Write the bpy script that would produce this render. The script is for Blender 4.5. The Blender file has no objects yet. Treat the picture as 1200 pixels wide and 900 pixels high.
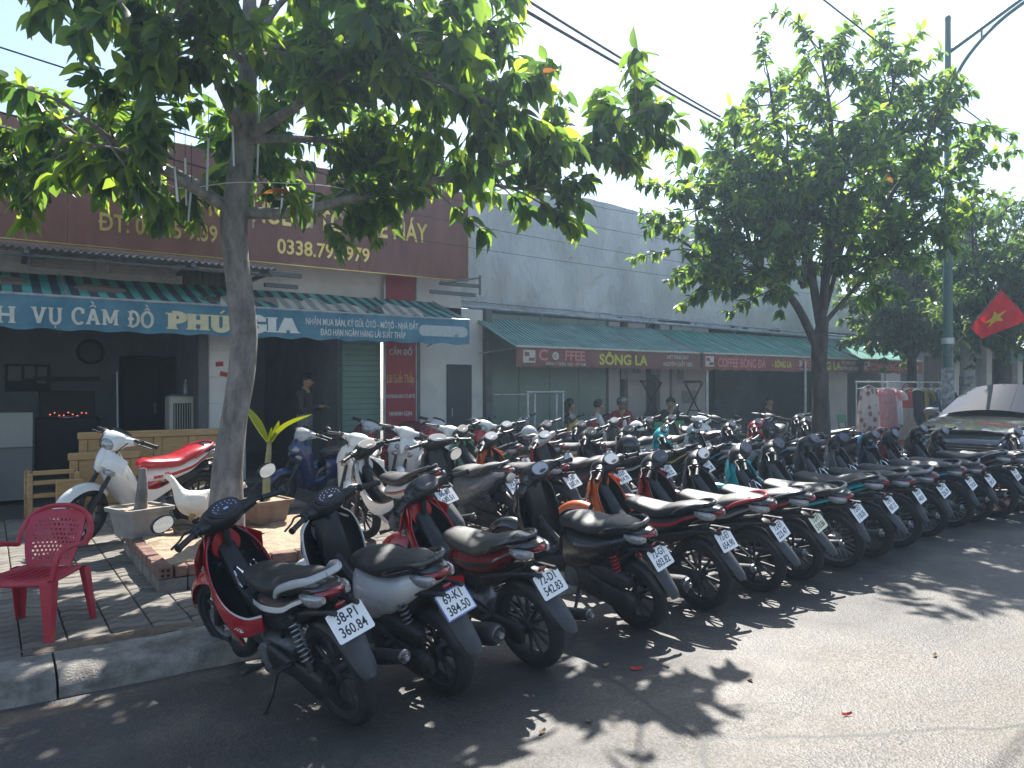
import bpy, bmesh, math, random
import numpy as np
from mathutils import Vector, Matrix, Euler, noise

R = math.radians
SC = bpy.context.scene
COL = SC.collection
rnd = random.Random(7)

# ------------------------------------------------------------------ camera
CAMH = 1.6
YAW = R(35)                       # view axis is 35 degrees to the right of the shop-front normal
cam = bpy.data.cameras.new("camera")
cam.sensor_width = 36.0
cam.lens = 36.0 * 880 / 1200
cam.shift_y = 0.002
cam.clip_start = 0.05
cam.clip_end = 4000
camo = bpy.data.objects.new("camera", cam)
COL.objects.link(camo)
camo.location = (0, 0, CAMH)
camo.rotation_euler = (R(90), 0, -YAW)
SC.camera = camo

# ------------------------------------------------------------------ light
SUN_AZ, SUN_EL = R(44), R(50)     # azimuth from +Y towards +X: the sun stands behind the shops
world = bpy.data.worlds.new("World")
SC.world = world
world.use_nodes = True
wn = world.node_tree
bg = wn.nodes["Background"]
sky = wn.nodes.new("ShaderNodeTexSky")
sky.sky_type = 'NISHITA'
sky.sun_disc = False
sky.sun_elevation = SUN_EL
sky.sun_rotation = SUN_AZ
sky.altitude = 0
sky.air_density = 1.0
sky.dust_density = 1.0
sky.ozone_density = 1.5
ctc = wn.nodes.new("ShaderNodeTexCoord")
cmp_ = wn.nodes.new("ShaderNodeMapping")
cmp_.inputs["Scale"].default_value = (1.2, 1.2, 3.2)
cno = wn.nodes.new("ShaderNodeTexNoise")
cno.inputs["Scale"].default_value = 1.7
cno.inputs["Detail"].default_value = 7
cno.inputs["Roughness"].default_value = .58
crp = wn.nodes.new("ShaderNodeMapRange")
crp.inputs[1].default_value, crp.inputs[2].default_value = .5, .74
crp.inputs[3].default_value, crp.inputs[4].default_value = 0, .62
cmx = wn.nodes.new("ShaderNodeMix")
cmx.data_type = 'RGBA'
cmx.inputs[7].default_value = (5.4, 5.9, 6.1, 1)      # thin bright cloud
wn.links.new(ctc.outputs["Generated"], cmp_.inputs[0])
wn.links.new(cmp_.outputs[0], cno.inputs["Vector"])
wn.links.new(cno.outputs[0], crp.inputs[0])
wn.links.new(crp.outputs[0], cmx.inputs[0])
wn.links.new(sky.outputs[0], cmx.inputs[6])
wn.links.new(cmx.outputs[2], bg.inputs[0])
bg.inputs[1].default_value = 0.054
sun = bpy.data.lights.new("sun", 'SUN')
sun.energy = 2.9
sun.angle = R(0.5)
sun.color = (1.0, 0.965, 0.91)
suno = bpy.data.objects.new("sun", sun)
COL.objects.link(suno)
d = Vector((math.sin(SUN_AZ) * math.cos(SUN_EL), math.cos(SUN_AZ) * math.cos(SUN_EL), math.sin(SUN_EL)))
suno.rotation_euler = d.to_track_quat('Z', 'Y').to_euler()
suno.location = (0, 0, 20)

SC.view_settings.view_transform = 'Standard'
SC.view_settings.look = 'None'
SC.view_settings.exposure = 2.15
SC.view_settings.gamma = 1.0
SC.render.engine = 'CYCLES'
SC.cycles.max_bounces = 8
SC.cycles.transparent_max_bounces = 8

# ------------------------------------------------------------------ helpers: materials
MATS = {}


def mat(name, col, rough=0.6, metal=0.0, var=0.0, vscale=6.0, col2=None, bump=0.0, bscale=40.0, coat=0.0,
        spec=0.5, trans=0.0, emit=None, dust=0.0, stretch=None):
    if name in MATS:
        return MATS[name]
    m = bpy.data.materials.new(name)
    m.use_nodes = True
    nt = m.node_tree
    b = nt.nodes["Principled BSDF"]
    b.inputs["Roughness"].default_value = rough
    b.inputs["Metallic"].default_value = metal
    b.inputs["Coat Weight"].default_value = coat
    b.inputs["Coat Roughness"].default_value = 0.05
    b.inputs["Specular IOR Level"].default_value = spec
    b.inputs["Base Color"].default_value = (*col, 1)
    tc = None
    src = None
    if var or col2 or bump or dust:
        tc = nt.nodes.new("ShaderNodeTexCoord")
        src = tc.outputs["Object"]
        if stretch:
            mp = nt.nodes.new("ShaderNodeMapping")
            mp.inputs["Scale"].default_value = stretch
            nt.links.new(src, mp.inputs[0])
            src = mp.outputs[0]
    if var or col2:
        n = nt.nodes.new("ShaderNodeTexNoise")
        n.inputs["Scale"].default_value = vscale
        n.inputs["Detail"].default_value = 6
        n.inputs["Roughness"].default_value = 0.65
        nt.links.new(src, n.inputs["Vector"])
        rp = nt.nodes.new("ShaderNodeValToRGB")
        c2 = col2 if col2 else tuple(min(1, c * (1 + var)) for c in col)
        c1 = col if col2 else tuple(c * (1 - var) for c in col)
        rp.color_ramp.elements[0].position = 0.35
        rp.color_ramp.elements[1].position = 0.65
        rp.color_ramp.elements[0].color = (*c1, 1)
        rp.color_ramp.elements[1].color = (*c2, 1)
        nt.links.new(n.outputs[0], rp.inputs[0])
        nt.links.new(rp.outputs[0], b.inputs["Base Color"])
    if dust:
        n3 = nt.nodes.new("ShaderNodeTexNoise")
        n3.inputs["Scale"].default_value = 9
        n3.inputs["Detail"].default_value = 8
        nt.links.new(src, n3.inputs["Vector"])
        mr = nt.nodes.new("ShaderNodeMapRange")
        mr.inputs[1].default_value = 0.3
        mr.inputs[2].default_value = 0.75
        mr.inputs[3].default_value = rough
        mr.inputs[4].default_value = min(1, rough + dust)
        nt.links.new(n3.outputs[0], mr.inputs[0])
        nt.links.new(mr.outputs[0], b.inputs["Roughness"])
    if bump:
        n2 = nt.nodes.new("ShaderNodeTexNoise")
        n2.inputs["Scale"].default_value = bscale
        n2.inputs["Detail"].default_value = 5
        nt.links.new(src, n2.inputs["Vector"])
        bp = nt.nodes.new("ShaderNodeBump")
        bp.inputs["Strength"].default_value = bump
        bp.inputs["Distance"].default_value = 0.01
        nt.links.new(n2.outputs[0], bp.inputs["Height"])
        nt.links.new(bp.outputs[0], b.inputs["Normal"])
    if trans:
        b.inputs["Transmission Weight"].default_value = trans
    if emit:
        b.inputs["Emission Color"].default_value = (*emit[0], 1)
        b.inputs["Emission Strength"].default_value = emit[1]
    MATS[name] = m
    return m


def paint(name, col):
    return mat("paint_" + name, col, rough=0.22, coat=0.6, dust=0.22, var=0.05, vscale=3)


def cloth(name, col, tl=0.35, col2=None, vscale=8.0):
    """thin fabric that lets some light through"""
    if name in MATS:
        return MATS[name]
    m = mat(name, col, rough=0.85, col2=col2, vscale=vscale, bump=0.25, bscale=60, var=0.0 if col2 else 0.12)
    nt = m.node_tree
    b = nt.nodes["Principled BSDF"]
    t = nt.nodes.new("ShaderNodeBsdfTranslucent")
    t.inputs[0].default_value = (*col, 1)
    lk = b.inputs["Base Color"].links
    if lk:
        nt.links.new(lk[0].from_socket, t.inputs[0])
    mx = nt.nodes.new("ShaderNodeMixShader")
    mx.inputs[0].default_value = tl
    nt.links.new(b.outputs[0], mx.inputs[1])
    nt.links.new(t.outputs[0], mx.inputs[2])
    nt.links.new(mx.outputs[0], nt.nodes["Material Output"].inputs[0])
    return m


# ------------------------------------------------------------------ helpers: meshes
def crom(keys, sub):
    """Catmull-Rom through tuples"""
    K = [np.array(k, float) for k in keys]
    if len(K) < 3 or sub < 2:
        out = []
        for i in range(len(K) - 1):
            for s in range(sub):
                out.append(K[i] + (K[i + 1] - K[i]) * s / sub)
        out.append(K[-1])
        return out
    K = [2 * K[0] - K[1]] + K + [2 * K[-1] - K[-2]]
    out = []
    for i in range(1, len(K) - 2):
        p0, p1, p2, p3 = K[i - 1:i + 3]
        for s in range(sub):
            t = s / sub
            out.append(0.5 * (2 * p1 + (p2 - p0) * t + (2 * p0 - 5 * p1 + 4 * p2 - p3) * t * t + (3 * p1 - p0 - 3 * p2 + p3) * t ** 3))
    out.append(K[-2])
    return out


class MB:
    def __init__(s):
        s.v, s.f, s.mi = [], [], []

    def add(s, vs, fs, mi=0):
        o = len(s.v)
        s.v += [tuple(map(float, v)) for v in vs]
        s.f += [tuple(i + o for i in f) for f in fs]
        s.mi += [mi] * len(fs)
        return s

    def box(s, c, size, rot=None, ch=0.0, mi=0):
        hx, hy, hz = size[0] / 2, size[1] / 2, size[2] / 2
        c = Vector(c)
        M = Euler(rot).to_matrix() if rot else Matrix.Identity(3)
        if ch <= 0:
            P = [(x, y, z) for z in (-hz, hz) for y in (-hy, hy) for x in (-hx, hx)]
            F = [(0, 2, 3, 1), (4, 5, 7, 6), (0, 1, 5, 4), (2, 6, 7, 3), (0, 4, 6, 2), (1, 3, 7, 5)]
            return s.add([c + M @ Vector(p) for p in P], F, mi)
        ch = min(ch, hx * .95, hy * .95, hz * .95)
        P, idx = [], {}
        for sx in (-1, 1):
            for sy in (-1, 1):
                for sz in (-1, 1):
                    for ax in range(3):
                        q = [sx * (hx - ch), sy * (hy - ch), sz * (hz - ch)]
                        q[ax] += (sx, sy, sz)[ax] * ch
                        idx[(sx, sy, sz, ax)] = len(P)
                        P.append(q)
        F = []
        for ax in range(3):
            a, b = [k for k in range(3) if k != ax]
            for sg in (-1, 1):
                loop = []
                for u, w in ((-1, -1), (1, -1), (1, 1), (-1, 1)):
                    k = [0, 0, 0]
                    k[ax], k[a], k[b] = sg, u, w
                    loop.append(idx[(*k, ax)])
                flip = (sg < 0) ^ (ax == 1)
                F.append(tuple(loop[::-1] if flip else loop))
        for ax in range(3):
            a, b = [k for k in range(3) if k != ax]
            for u in (-1, 1):
                for w in (-1, 1):
                    k0 = [0, 0, 0]
                    k0[a], k0[b] = u, w
                    k1 = list(k0)
                    k0[ax], k1[ax] = -1, 1
                    F.append((idx[(*k0, a)], idx[(*k1, a)], idx[(*k1, b)], idx[(*k0, b)]))
        for sx in (-1, 1):
            for sy in (-1, 1):
                for sz in (-1, 1):
                    F.append(tuple(idx[(sx, sy, sz, ax)] for ax in range(3)))
        return s.add([c + M @ Vector(p) for p in P], F, mi)

    def rings(s, rings, cap=True, closed=True, mi=0):
        k = len(rings[0])
        V = [p for r in rings for p in r]
        F = []
        n = k if closed else k - 1
        for i in range(len(rings) - 1):
            for j in range(n):
                a, b = i * k + j, i * k + (j + 1) % k
                F.append((a, b, b + k, a + k))
        if cap and closed:
            F.append(tuple(range(k))[::-1])
            F.append(tuple((len(rings) - 1) * k + j for j in range(k)))
        return s.add(V, F, mi)

    def tube(s, pts, r, n=8, sub=1, cap=True, mi=0, flat=None):
        if sub > 1:
            pts = crom(pts, sub)
        P = [Vector(p) for p in pts]
        N = len(P)
        if not hasattr(r, '__len__'):
            rr = [r] * N
        else:
            rr = list(np.interp(np.linspace(0, 1, N), np.linspace(0, 1, len(r)), r))
        T = [(P[min(i + 1, N - 1)] - P[max(i - 1, 0)]).normalized() for i in range(N)]
        up = Vector((0, 0, 1)) if abs(T[0].z) < 0.9 else Vector((1, 0, 0))
        u = T[0].cross(up).normalized()
        out = []
        for i in range(N):
            u = (u - T[i] * u.dot(T[i])).normalized()
            w = T[i].cross(u)
            fl = flat or 1.0
            out.append([P[i] + (u * math.cos(a) + w * math.sin(a) * fl) * rr[i] for a in (2 * math.pi * j / n for j in range(n))])
        return s.rings(out, cap=cap, mi=mi)

    def lathe(s, prof, n=24, c=(0, 0, 0), axis='y', closed=False, mi=0, a0=0.0, a1=2 * math.pi):
        """prof: (radius, along-axis)"""
        full = abs(a1 - a0 - 2 * math.pi) < 1e-6
        m = n if full else n + 1
        V, F = [], []
        for i in range(m):
            a = a0 + (a1 - a0) * i / n
            ca, sa = math.cos(a), math.sin(a)
            for (r, h) in prof:
                p = {'y': (r * ca, h, r * sa), 'z': (r * ca, r * sa, h), 'x': (h, r * ca, r * sa)}[axis]
                V.append((p[0] + c[0], p[1] + c[1], p[2] + c[2]))
        k = len(prof)
        kk = k if closed else k - 1
        for i in range(n):
            for j in range(kk):
                a, b = i * k + j, i * k + (j + 1) % k
                a2, b2 = ((i + 1) % m) * k + j, ((i + 1) % m) * k + (j + 1) % k
                F.append((a, b, b2, a2))
        return s.add(V, F, mi)

    def disc(s, c, r, h, n=16, axis='y', mi=0):
        prof = [(0.0005, -h / 2), (r * .92, -h / 2), (r, -h * .35), (r, h * .35), (r * .92, h / 2), (0.0005, h / 2)]
        return s.lathe(prof, n, c, axis, mi=mi)

    def loftx(s, keys, sub=4, n=2.6, k=16, half=0, cap=True, mi=0):
        """keys (x, z, half width, half height[, y])"""
        keys = [tuple(q) + ((0,) if len(q) == 4 else ()) for q in keys]
        out = []
        for (x, z, w, h, y) in crom(keys, sub):
            w, h = max(w, .001), max(h, .001)
            if half == 0:
                A = [2 * math.pi * j / k for j in range(k)]
            else:
                A = [-math.pi / 2 + math.pi * j / k for j in range(k + 1)]
            r = []
            for a in A:
                ca, sa = math.cos(a), math.sin(a)
                yy = math.copysign(abs(ca) ** (2 / n), ca) * w
                zz = math.copysign(abs(sa) ** (2 / n), sa) * h
                r.append((x, y + (yy if half >= 0 else -yy), z + zz))
            out.append(r)
        return s.rings(out, cap=cap and half == 0, closed=half == 0, mi=mi)

    def shell(s, grid, t, mi=0):
        nu, nv = len(grid), len(grid[0])
        G = np.array(grid, float)
        du = np.gradient(G, axis=0)
        dv = np.gradient(G, axis=1)
        N = np.cross(du, dv)
        N /= np.linalg.norm(N, axis=2, keepdims=True) + 1e-9
        A = G.reshape(-1, 3)
        B = (G - N * t).reshape(-1, 3)
        o = nu * nv
        F = []
        for i in range(nu - 1):
            for j in range(nv - 1):
                a = i * nv + j
                F.append((a, a + nv, a + nv + 1, a + 1))
                F.append((o + a, o + a + 1, o + a + nv + 1, o + a + nv))
        bd = [i * nv for i in range(nu)] + [(nu - 1) * nv + j for j in range(1, nv)] + \
             [i * nv + nv - 1 for i in range(nu - 2, -1, -1)] + [j for j in range(nv - 2, 0, -1)]
        for a, b in zip(bd, bd[1:] + bd[:1]):
            F.append((a, o + a, o + b, b))
        return s.add(list(A) + list(B), F, mi)

    def prism(s, outline, lo, hi, axis='y', mi=0):
        """outline of 2-D points extruded along axis"""
        def pt(u, w, h):
            return {'y': (u, h, w), 'x': (h, u, w), 'z': (u, w, h)}[axis]
        n = len(outline)
        V = [pt(u, w, lo) for u, w in outline] + [pt(u, w, hi) for u, w in outline]
        F = [tuple(range(n)), tuple(range(2 * n - 1, n - 1, -1))]
        F += [(i, n + i, n + (i + 1) % n, (i + 1) % n) for i in range(n)]
        return s.add(V, F, mi)

    def mesh(s, name, angle=38):
        me = bpy.data.meshes.new(name)
        me.from_pydata(s.v, [], s.f)
        bm = bmesh.new()
        bm.from_mesh(me)
        bmesh.ops.recalc_face_normals(bm, faces=bm.faces)
        bm.to_mesh(me)
        bm.free()
        if any(s.mi):
            me.polygons.foreach_set("material_index", s.mi)
        me.polygons.foreach_set("use_smooth", [True] * len(me.polygons))
        me.set_sharp_from_angle(angle=R(angle))
        return me


def link(name, me, mats=(), parent=None, loc=(0, 0, 0), rot=(0, 0, 0)):
    if isinstance(me, MB):
        me = me.mesh(name)
    o = bpy.data.objects.new(name, me)
    COL.objects.link(o)
    if not isinstance(mats, (list, tuple)):
        mats = [mats]
    if me is not None and mats and not me.materials:
        for m in mats:
            me.materials.append(m)
    if parent is not None:
        o.parent = parent
    o.location = loc
    o.rotation_euler = rot
    return o


def tag(o, label=None, cat=None, group=None, kind=None):
    if label:
        o["label"] = label
    if cat:
        o["category"] = cat
    if group:
        o["group"] = group
    if kind:
        o["kind"] = kind
    return o


def thing(name, label, cat, loc=(0, 0, 0), rz=0.0, group=None):
    o = bpy.data.objects.new(name, None)
    COL.objects.link(o)
    o.empty_display_size = 0.2
    o.location = loc
    o.rotation_euler = (0, 0, rz)
    return tag(o, label, cat, group)


TXT = {}


def text_mesh(s, size=1.0, bold=0.0, sx=1.0, ext=0.002, align='CENTER', shear=0.0, spacing=1.0):
    """lettering; the barred D is a D with a bar of its own"""
    key = ('full', s, size, bold, sx, ext, align, shear, spacing)
    if key in TXT:
        return TXT[key]
    if '\u0110' not in s:
        return text_raw(s, size, bold, sx, ext, align, shear, spacing)
    plain = s.replace('\u0110', 'D')
    me = text_raw(plain, size, bold, sx, ext, align, shear, spacing).copy()
    wid = lambda t: (lambda c: (min(c), max(c)))([v.co.x for v in text_raw(t, size, bold, sx, ext, 'LEFT', shear, spacing).vertices])
    x0 = min(v.co.x for v in me.vertices) - wid(plain)[0]
    dw = wid('D')[1] - wid('D')[0]
    capz = [v.co.y for v in text_raw('D', size, bold, sx, ext, align, shear, spacing).vertices]
    mid = (min(capz) + max(capz)) / 2
    bm = bmesh.new()
    bm.from_mesh(me)
    for i, ch in enumerate(s):
        if ch == '\u0110':
            xl = x0 + wid(plain[:i + 1])[1] - dw
            b = MB().box((xl + dw * .22, mid, 0), (dw * .62, size * .085, ext * 2 + .0008))
            vs = [bm.verts.new(v) for v in b.v]
            for f in b.f:
                bm.faces.new([vs[k] for k in f])
    bm.to_mesh(me)
    bm.free()
    TXT[key] = me
    return me


def text_fit(s, x0, x1, size, bold=0.0, ext=0.002):
    """lettering squeezed to the width from x0 to x1 (centred)"""
    me = text_mesh(s, size, bold, 1.0, ext)
    xs = [v.co.x for v in me.vertices]
    return text_mesh(s, size, bold, (x1 - x0) / (max(xs) - min(xs)), ext)


def text_raw(s, size=1.0, bold=0.0, sx=1.0, ext=0.002, align='CENTER', shear=0.0, spacing=1.0):
    key = (s, size, bold, sx, ext, align, shear, spacing)
    if key in TXT:
        return TXT[key]
    c = bpy.data.curves.new("lettering", 'FONT')
    c.body = s
    c.size = size
    c.align_x = align
    c.align_y = 'CENTER'
    c.offset = bold * size
    c.extrude = ext
    c.shear = shear
    c.space_character = spacing
    c.resolution_u = 3
    o = bpy.data.objects.new("lettering", c)
    COL.objects.link(o)
    dg = bpy.context.evaluated_depsgraph_get()
    me = bpy.data.meshes.new_from_object(o.evaluated_get(dg))
    bpy.data.objects.remove(o)
    bpy.data.curves.remove(c)
    me.name = "lettering"
    me.transform(Matrix.Diagonal((sx, 1, 1, 1)))
    TXT[key] = me
    return me


WALLTXT = (R(90), 0, 0)           # lettering that faces the street
# ================================================================== MOTORBIKES
M_black = mat("black_plastic", (.012, .012, .014), rough=.36, col2=(.022, .022, .023), vscale=7, dust=.3, bump=.08, bscale=300)
M_gloss = mat("gloss_black", (.010, .010, .012), rough=.18, col2=(.02, .02, .021), vscale=6, coat=.7, dust=.25)
M_grey = mat("grey_plastic", (.05, .053, .058), rough=.55, dust=.2, var=.2, vscale=8)
M_seat = mat("seat_vinyl", (.016, .016, .017), rough=.34, col2=(.036, .035, .034), vscale=5, dust=.28, bump=.25, bscale=180)
M_seat2 = mat("dusty_seat_vinyl", (.03, .029, .027), rough=.42, col2=(.075, .07, .062), vscale=4, dust=.25, bump=.25, bscale=180)
M_metal = mat("dull_alloy", (.32, .32, .33), rough=.42, metal=.85, var=.25, vscale=14, dust=.25)
M_dark = mat("dark_metal", (.05, .05, .052), rough=.5, metal=.5, var=.3, vscale=14, dust=.25)
M_chrome = mat("chrome", (.75, .75, .77), rough=.12, metal=1.0)
M_red = mat("red_lens", (.24, .008, .012), rough=.08, coat=.8)
M_clear = mat("clear_lens", (.30, .30, .31), rough=.08, coat=1.0, metal=.3, var=.3, vscale=60)
M_orange = mat("amber_lens", (.7, .2, .02), rough=.1, coat=.8)
M_mirror = mat("mirror_glass", (.92, .94, .96), rough=.02, metal=1.0)
M_dash = mat("dial_glass", (.012, .014, .025), rough=.3, coat=.15)
M_dashpale = mat("pale_dial_glass", (.32, .33, .34), rough=.12, coat=1.0)
M_dial = mat("dial_marks", (.35, .45, .75), rough=.5)
M_plate = mat("plate_white", (.8, .8, .78), rough=.4, var=.06)
M_platey = mat("plate_cream", (.76, .74, .5), rough=.4, var=.06)
M_plateb = mat("plate_edge_blue", (.04, .1, .5), rough=.4)
M_ink = mat("plate_ink", (.02, .02, .025), rough=.5)
M_spring = mat("spring_red", (.5, .02, .02), rough=.35)
M_cream = mat("cream_decal", (.75, .73, .68), rough=.4)
M_rubber = None


def make_rubber():
    m = mat("tyre_rubber", (.016, .016, .017), rough=.75, var=.35, vscale=20, dust=.15)
    nt = m.node_tree
    b = nt.nodes["Principled BSDF"]
    tc = nt.nodes.new("ShaderNodeTexCoord")
    sp = nt.nodes.new("ShaderNodeSeparateXYZ")
    nt.links.new(tc.outputs["Object"], sp.inputs[0])

    def mth(op, a, bb=None):
        n = nt.nodes.new("ShaderNodeMath")
        n.operation = op
        for i, q in enumerate((a, bb)):
            if q is None:
                continue
            if isinstance(q, (int, float)):
                n.inputs[i].default_value = q
            else:
                nt.links.new(q, n.inputs[i])
        return n.outputs[0]
    ang = mth('ARCTAN2', sp.outputs[2], sp.outputs[0])
    rad = mth('SQRT', mth('ADD', mth('MULTIPLY', sp.outputs[0], sp.outputs[0]), mth('MULTIPLY', sp.outputs[2], sp.outputs[2])))
    w = mth('SINE', mth('ADD', mth('MULTIPLY', ang, 34), mth('MULTIPLY', mth('ABSOLUTE', sp.outputs[1]), 110)))
    g = mth('GREATER_THAN', w, 0.55)
    near = mth('GREATER_THAN', rad, 0.252)
    h = mth('SUBTRACT', 1.0, mth('MULTIPLY', g, near))
    bp = nt.nodes.new("ShaderNodeBump")
    bp.inputs["Strength"].default_value = 1.0
    bp.inputs["Distance"].default_value = 0.006
    nt.links.new(h, bp.inputs["Height"])
    nt.links.new(bp.outputs[0], b.inputs["Normal"])
    return m


M_rubber = make_rubber()


def tyre(Rt, hw):
    ri = Rt - .072
    prof = []
    for i in range(15):
        a = -math.pi * .5 + math.pi * i / 14
        prof.append((Rt - .058 + .058 * math.cos(a) ** .8 if abs(a) < 1.55 else Rt - .058, hw * math.sin(a)))
    prof += [(ri, hw * .72), (ri - .004, 0), (ri, -hw * .72)]
    return MB().lathe(prof, 40, closed=True)


def rim_cast(Rt, hw, spokes=5):
    m = MB()
    r = Rt - .068
    m.lathe([(r + .004, -hw * .8), (r - .016, -hw * .62), (r - .02, 0), (r - .016, hw * .62), (r + .004, hw * .8)], 40, closed=True)
    m.lathe([(.001, -.045), (.05, -.045), (.055, 0), (.05, .045), (.001, .045)], 20)
    for i in range(spokes):
        a = 2 * math.pi * i / spokes + .3
        for da in (-.16, .16):
            p0 = (.04 * math.cos(a + da), .0, .04 * math.sin(a + da))
            p1 = ((r - .012) * math.cos(a + da * 1.5), 0, (r - .012) * math.sin(a + da * 1.5))
            m.tube([p0, p1], [.015, .010], n=6, flat=1.0)
    return m


def rim_wire(Rt, hw):
    m = MB()
    r = Rt - .066
    m.lathe([(r + .004, -hw * .7), (r - .010, -hw * .5), (r - .013, 0), (r - .010, hw * .5), (r + .004, hw * .7)], 40, closed=True)
    m.lathe([(.001, -.055), (.06, -.05), (.065, -.03), (.045, -.02), (.045, .02), (.065, .03), (.06, .05), (.001, .055)], 20)
    for i in range(32):
        a = 2 * math.pi * i / 32
        sd = 1 if i % 2 else -1
        b = a + (.5 if (i // 2) % 2 else -.5)
        m.tube([(.055 * math.cos(a), sd * .032, .055 * math.sin(a)), (r * math.cos(b), 0, r * math.sin(b))], .0022, n=4, cap=False)
    return m


def brake_disc(y):
    m = MB()
    m.lathe([(.07, y - .002), (.105, y - .002), (.105, y + .002), (.07, y + .002)], 28, closed=True)
    for i in range(5):
        a = 2 * math.pi * i / 5
        m.tube([(.03 * math.cos(a), y, .03 * math.sin(a)), (.08 * math.cos(a), y, .08 * math.sin(a))], .007, n=5)
    return m


def fender_arc(cx, cz, rad, a0, a1, w0, w1, n=14, drop=.025, t=.004):
    grid = []
    for i in range(n + 1):
        u = i / n
        a = R(a0 + (a1 - a0) * u)
        w = (w0 + (w1 - w0) * u) * (1 - .5 * max(0, abs(u - .5) * 2 - .7) / .3 * .6)
        row = []
        for j in range(9):
            q = -1 + 2 * j / 8
            rr = rad - drop * abs(q) ** 2.5 - .02 * max(0, abs(q) - .9) * 10 * .3
            row.append((cx + rr * math.cos(a), w * q, cz + rr * math.sin(a)))
        grid.append(row)
    return MB().shell(grid, t)


def strip_guard(path, ws, sag=.03, t=.005, sub=4):
    """mud guard along a path of (x, z) with half widths; cross-section curls forward at the edges"""
    P = crom([(*p, w) for p, w in zip(path, ws)], sub)
    grid = []
    for i, (x, z, w) in enumerate(P):
        a, b = P[max(0, i - 1)], P[min(len(P) - 1, i + 1)]
        tx, tz = b[0] - a[0], b[1] - a[1]
        L = math.hypot(tx, tz) + 1e-9
        nx, nz = -tz / L, tx / L          # points forward/up into the wheel side
        row = []
        for j in range(9):
            q = -1 + 2 * j / 8
            o = sag * abs(q) ** 2.2
            row.append((x - nx * o * -1 * 1.0, w * q, z - nz * o * -1 * 1.0))
        grid.append(row)
    return MB().shell(grid, t)


def leg_shield(prof, t=.006, inset=0.0, s_lim=1.0):
    """prof keys top->bottom: (z, x_front, x_edge, half width)"""
    P = crom(prof, 4)
    grid = []
    for (z, xf, xe, w) in P:
        row = []
        for j in range(15):
            q = (-1 + 2 * j / 14) * s_lim
            aq = abs(q)
            x = xf + (xe - xf) * aq ** 2.4 - inset
            row.append((x, (w - inset * .6) * math.sin(q * math.pi / 2) ** 1 if True else 0, z))
        grid.append(row)
    return MB().shell(grid, t)


def coil(p0, p1, r, turns, wire, n=6):
    p0, p1 = Vector(p0), Vector(p1)
    ax = (p1 - p0)
    u = ax.normalized().cross(Vector((0, 1, 0))).normalized()
    w = ax.normalized().cross(u)
    N = turns * 10
    pts = [p0 + ax * (i / N) + (u * math.cos(2 * math.pi * i / 10) + w * math.sin(2 * math.pi * i / 10)) * r for i in range(N + 1)]
    return MB().tube(pts, wire, n=5)


WB = 1.24


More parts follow.
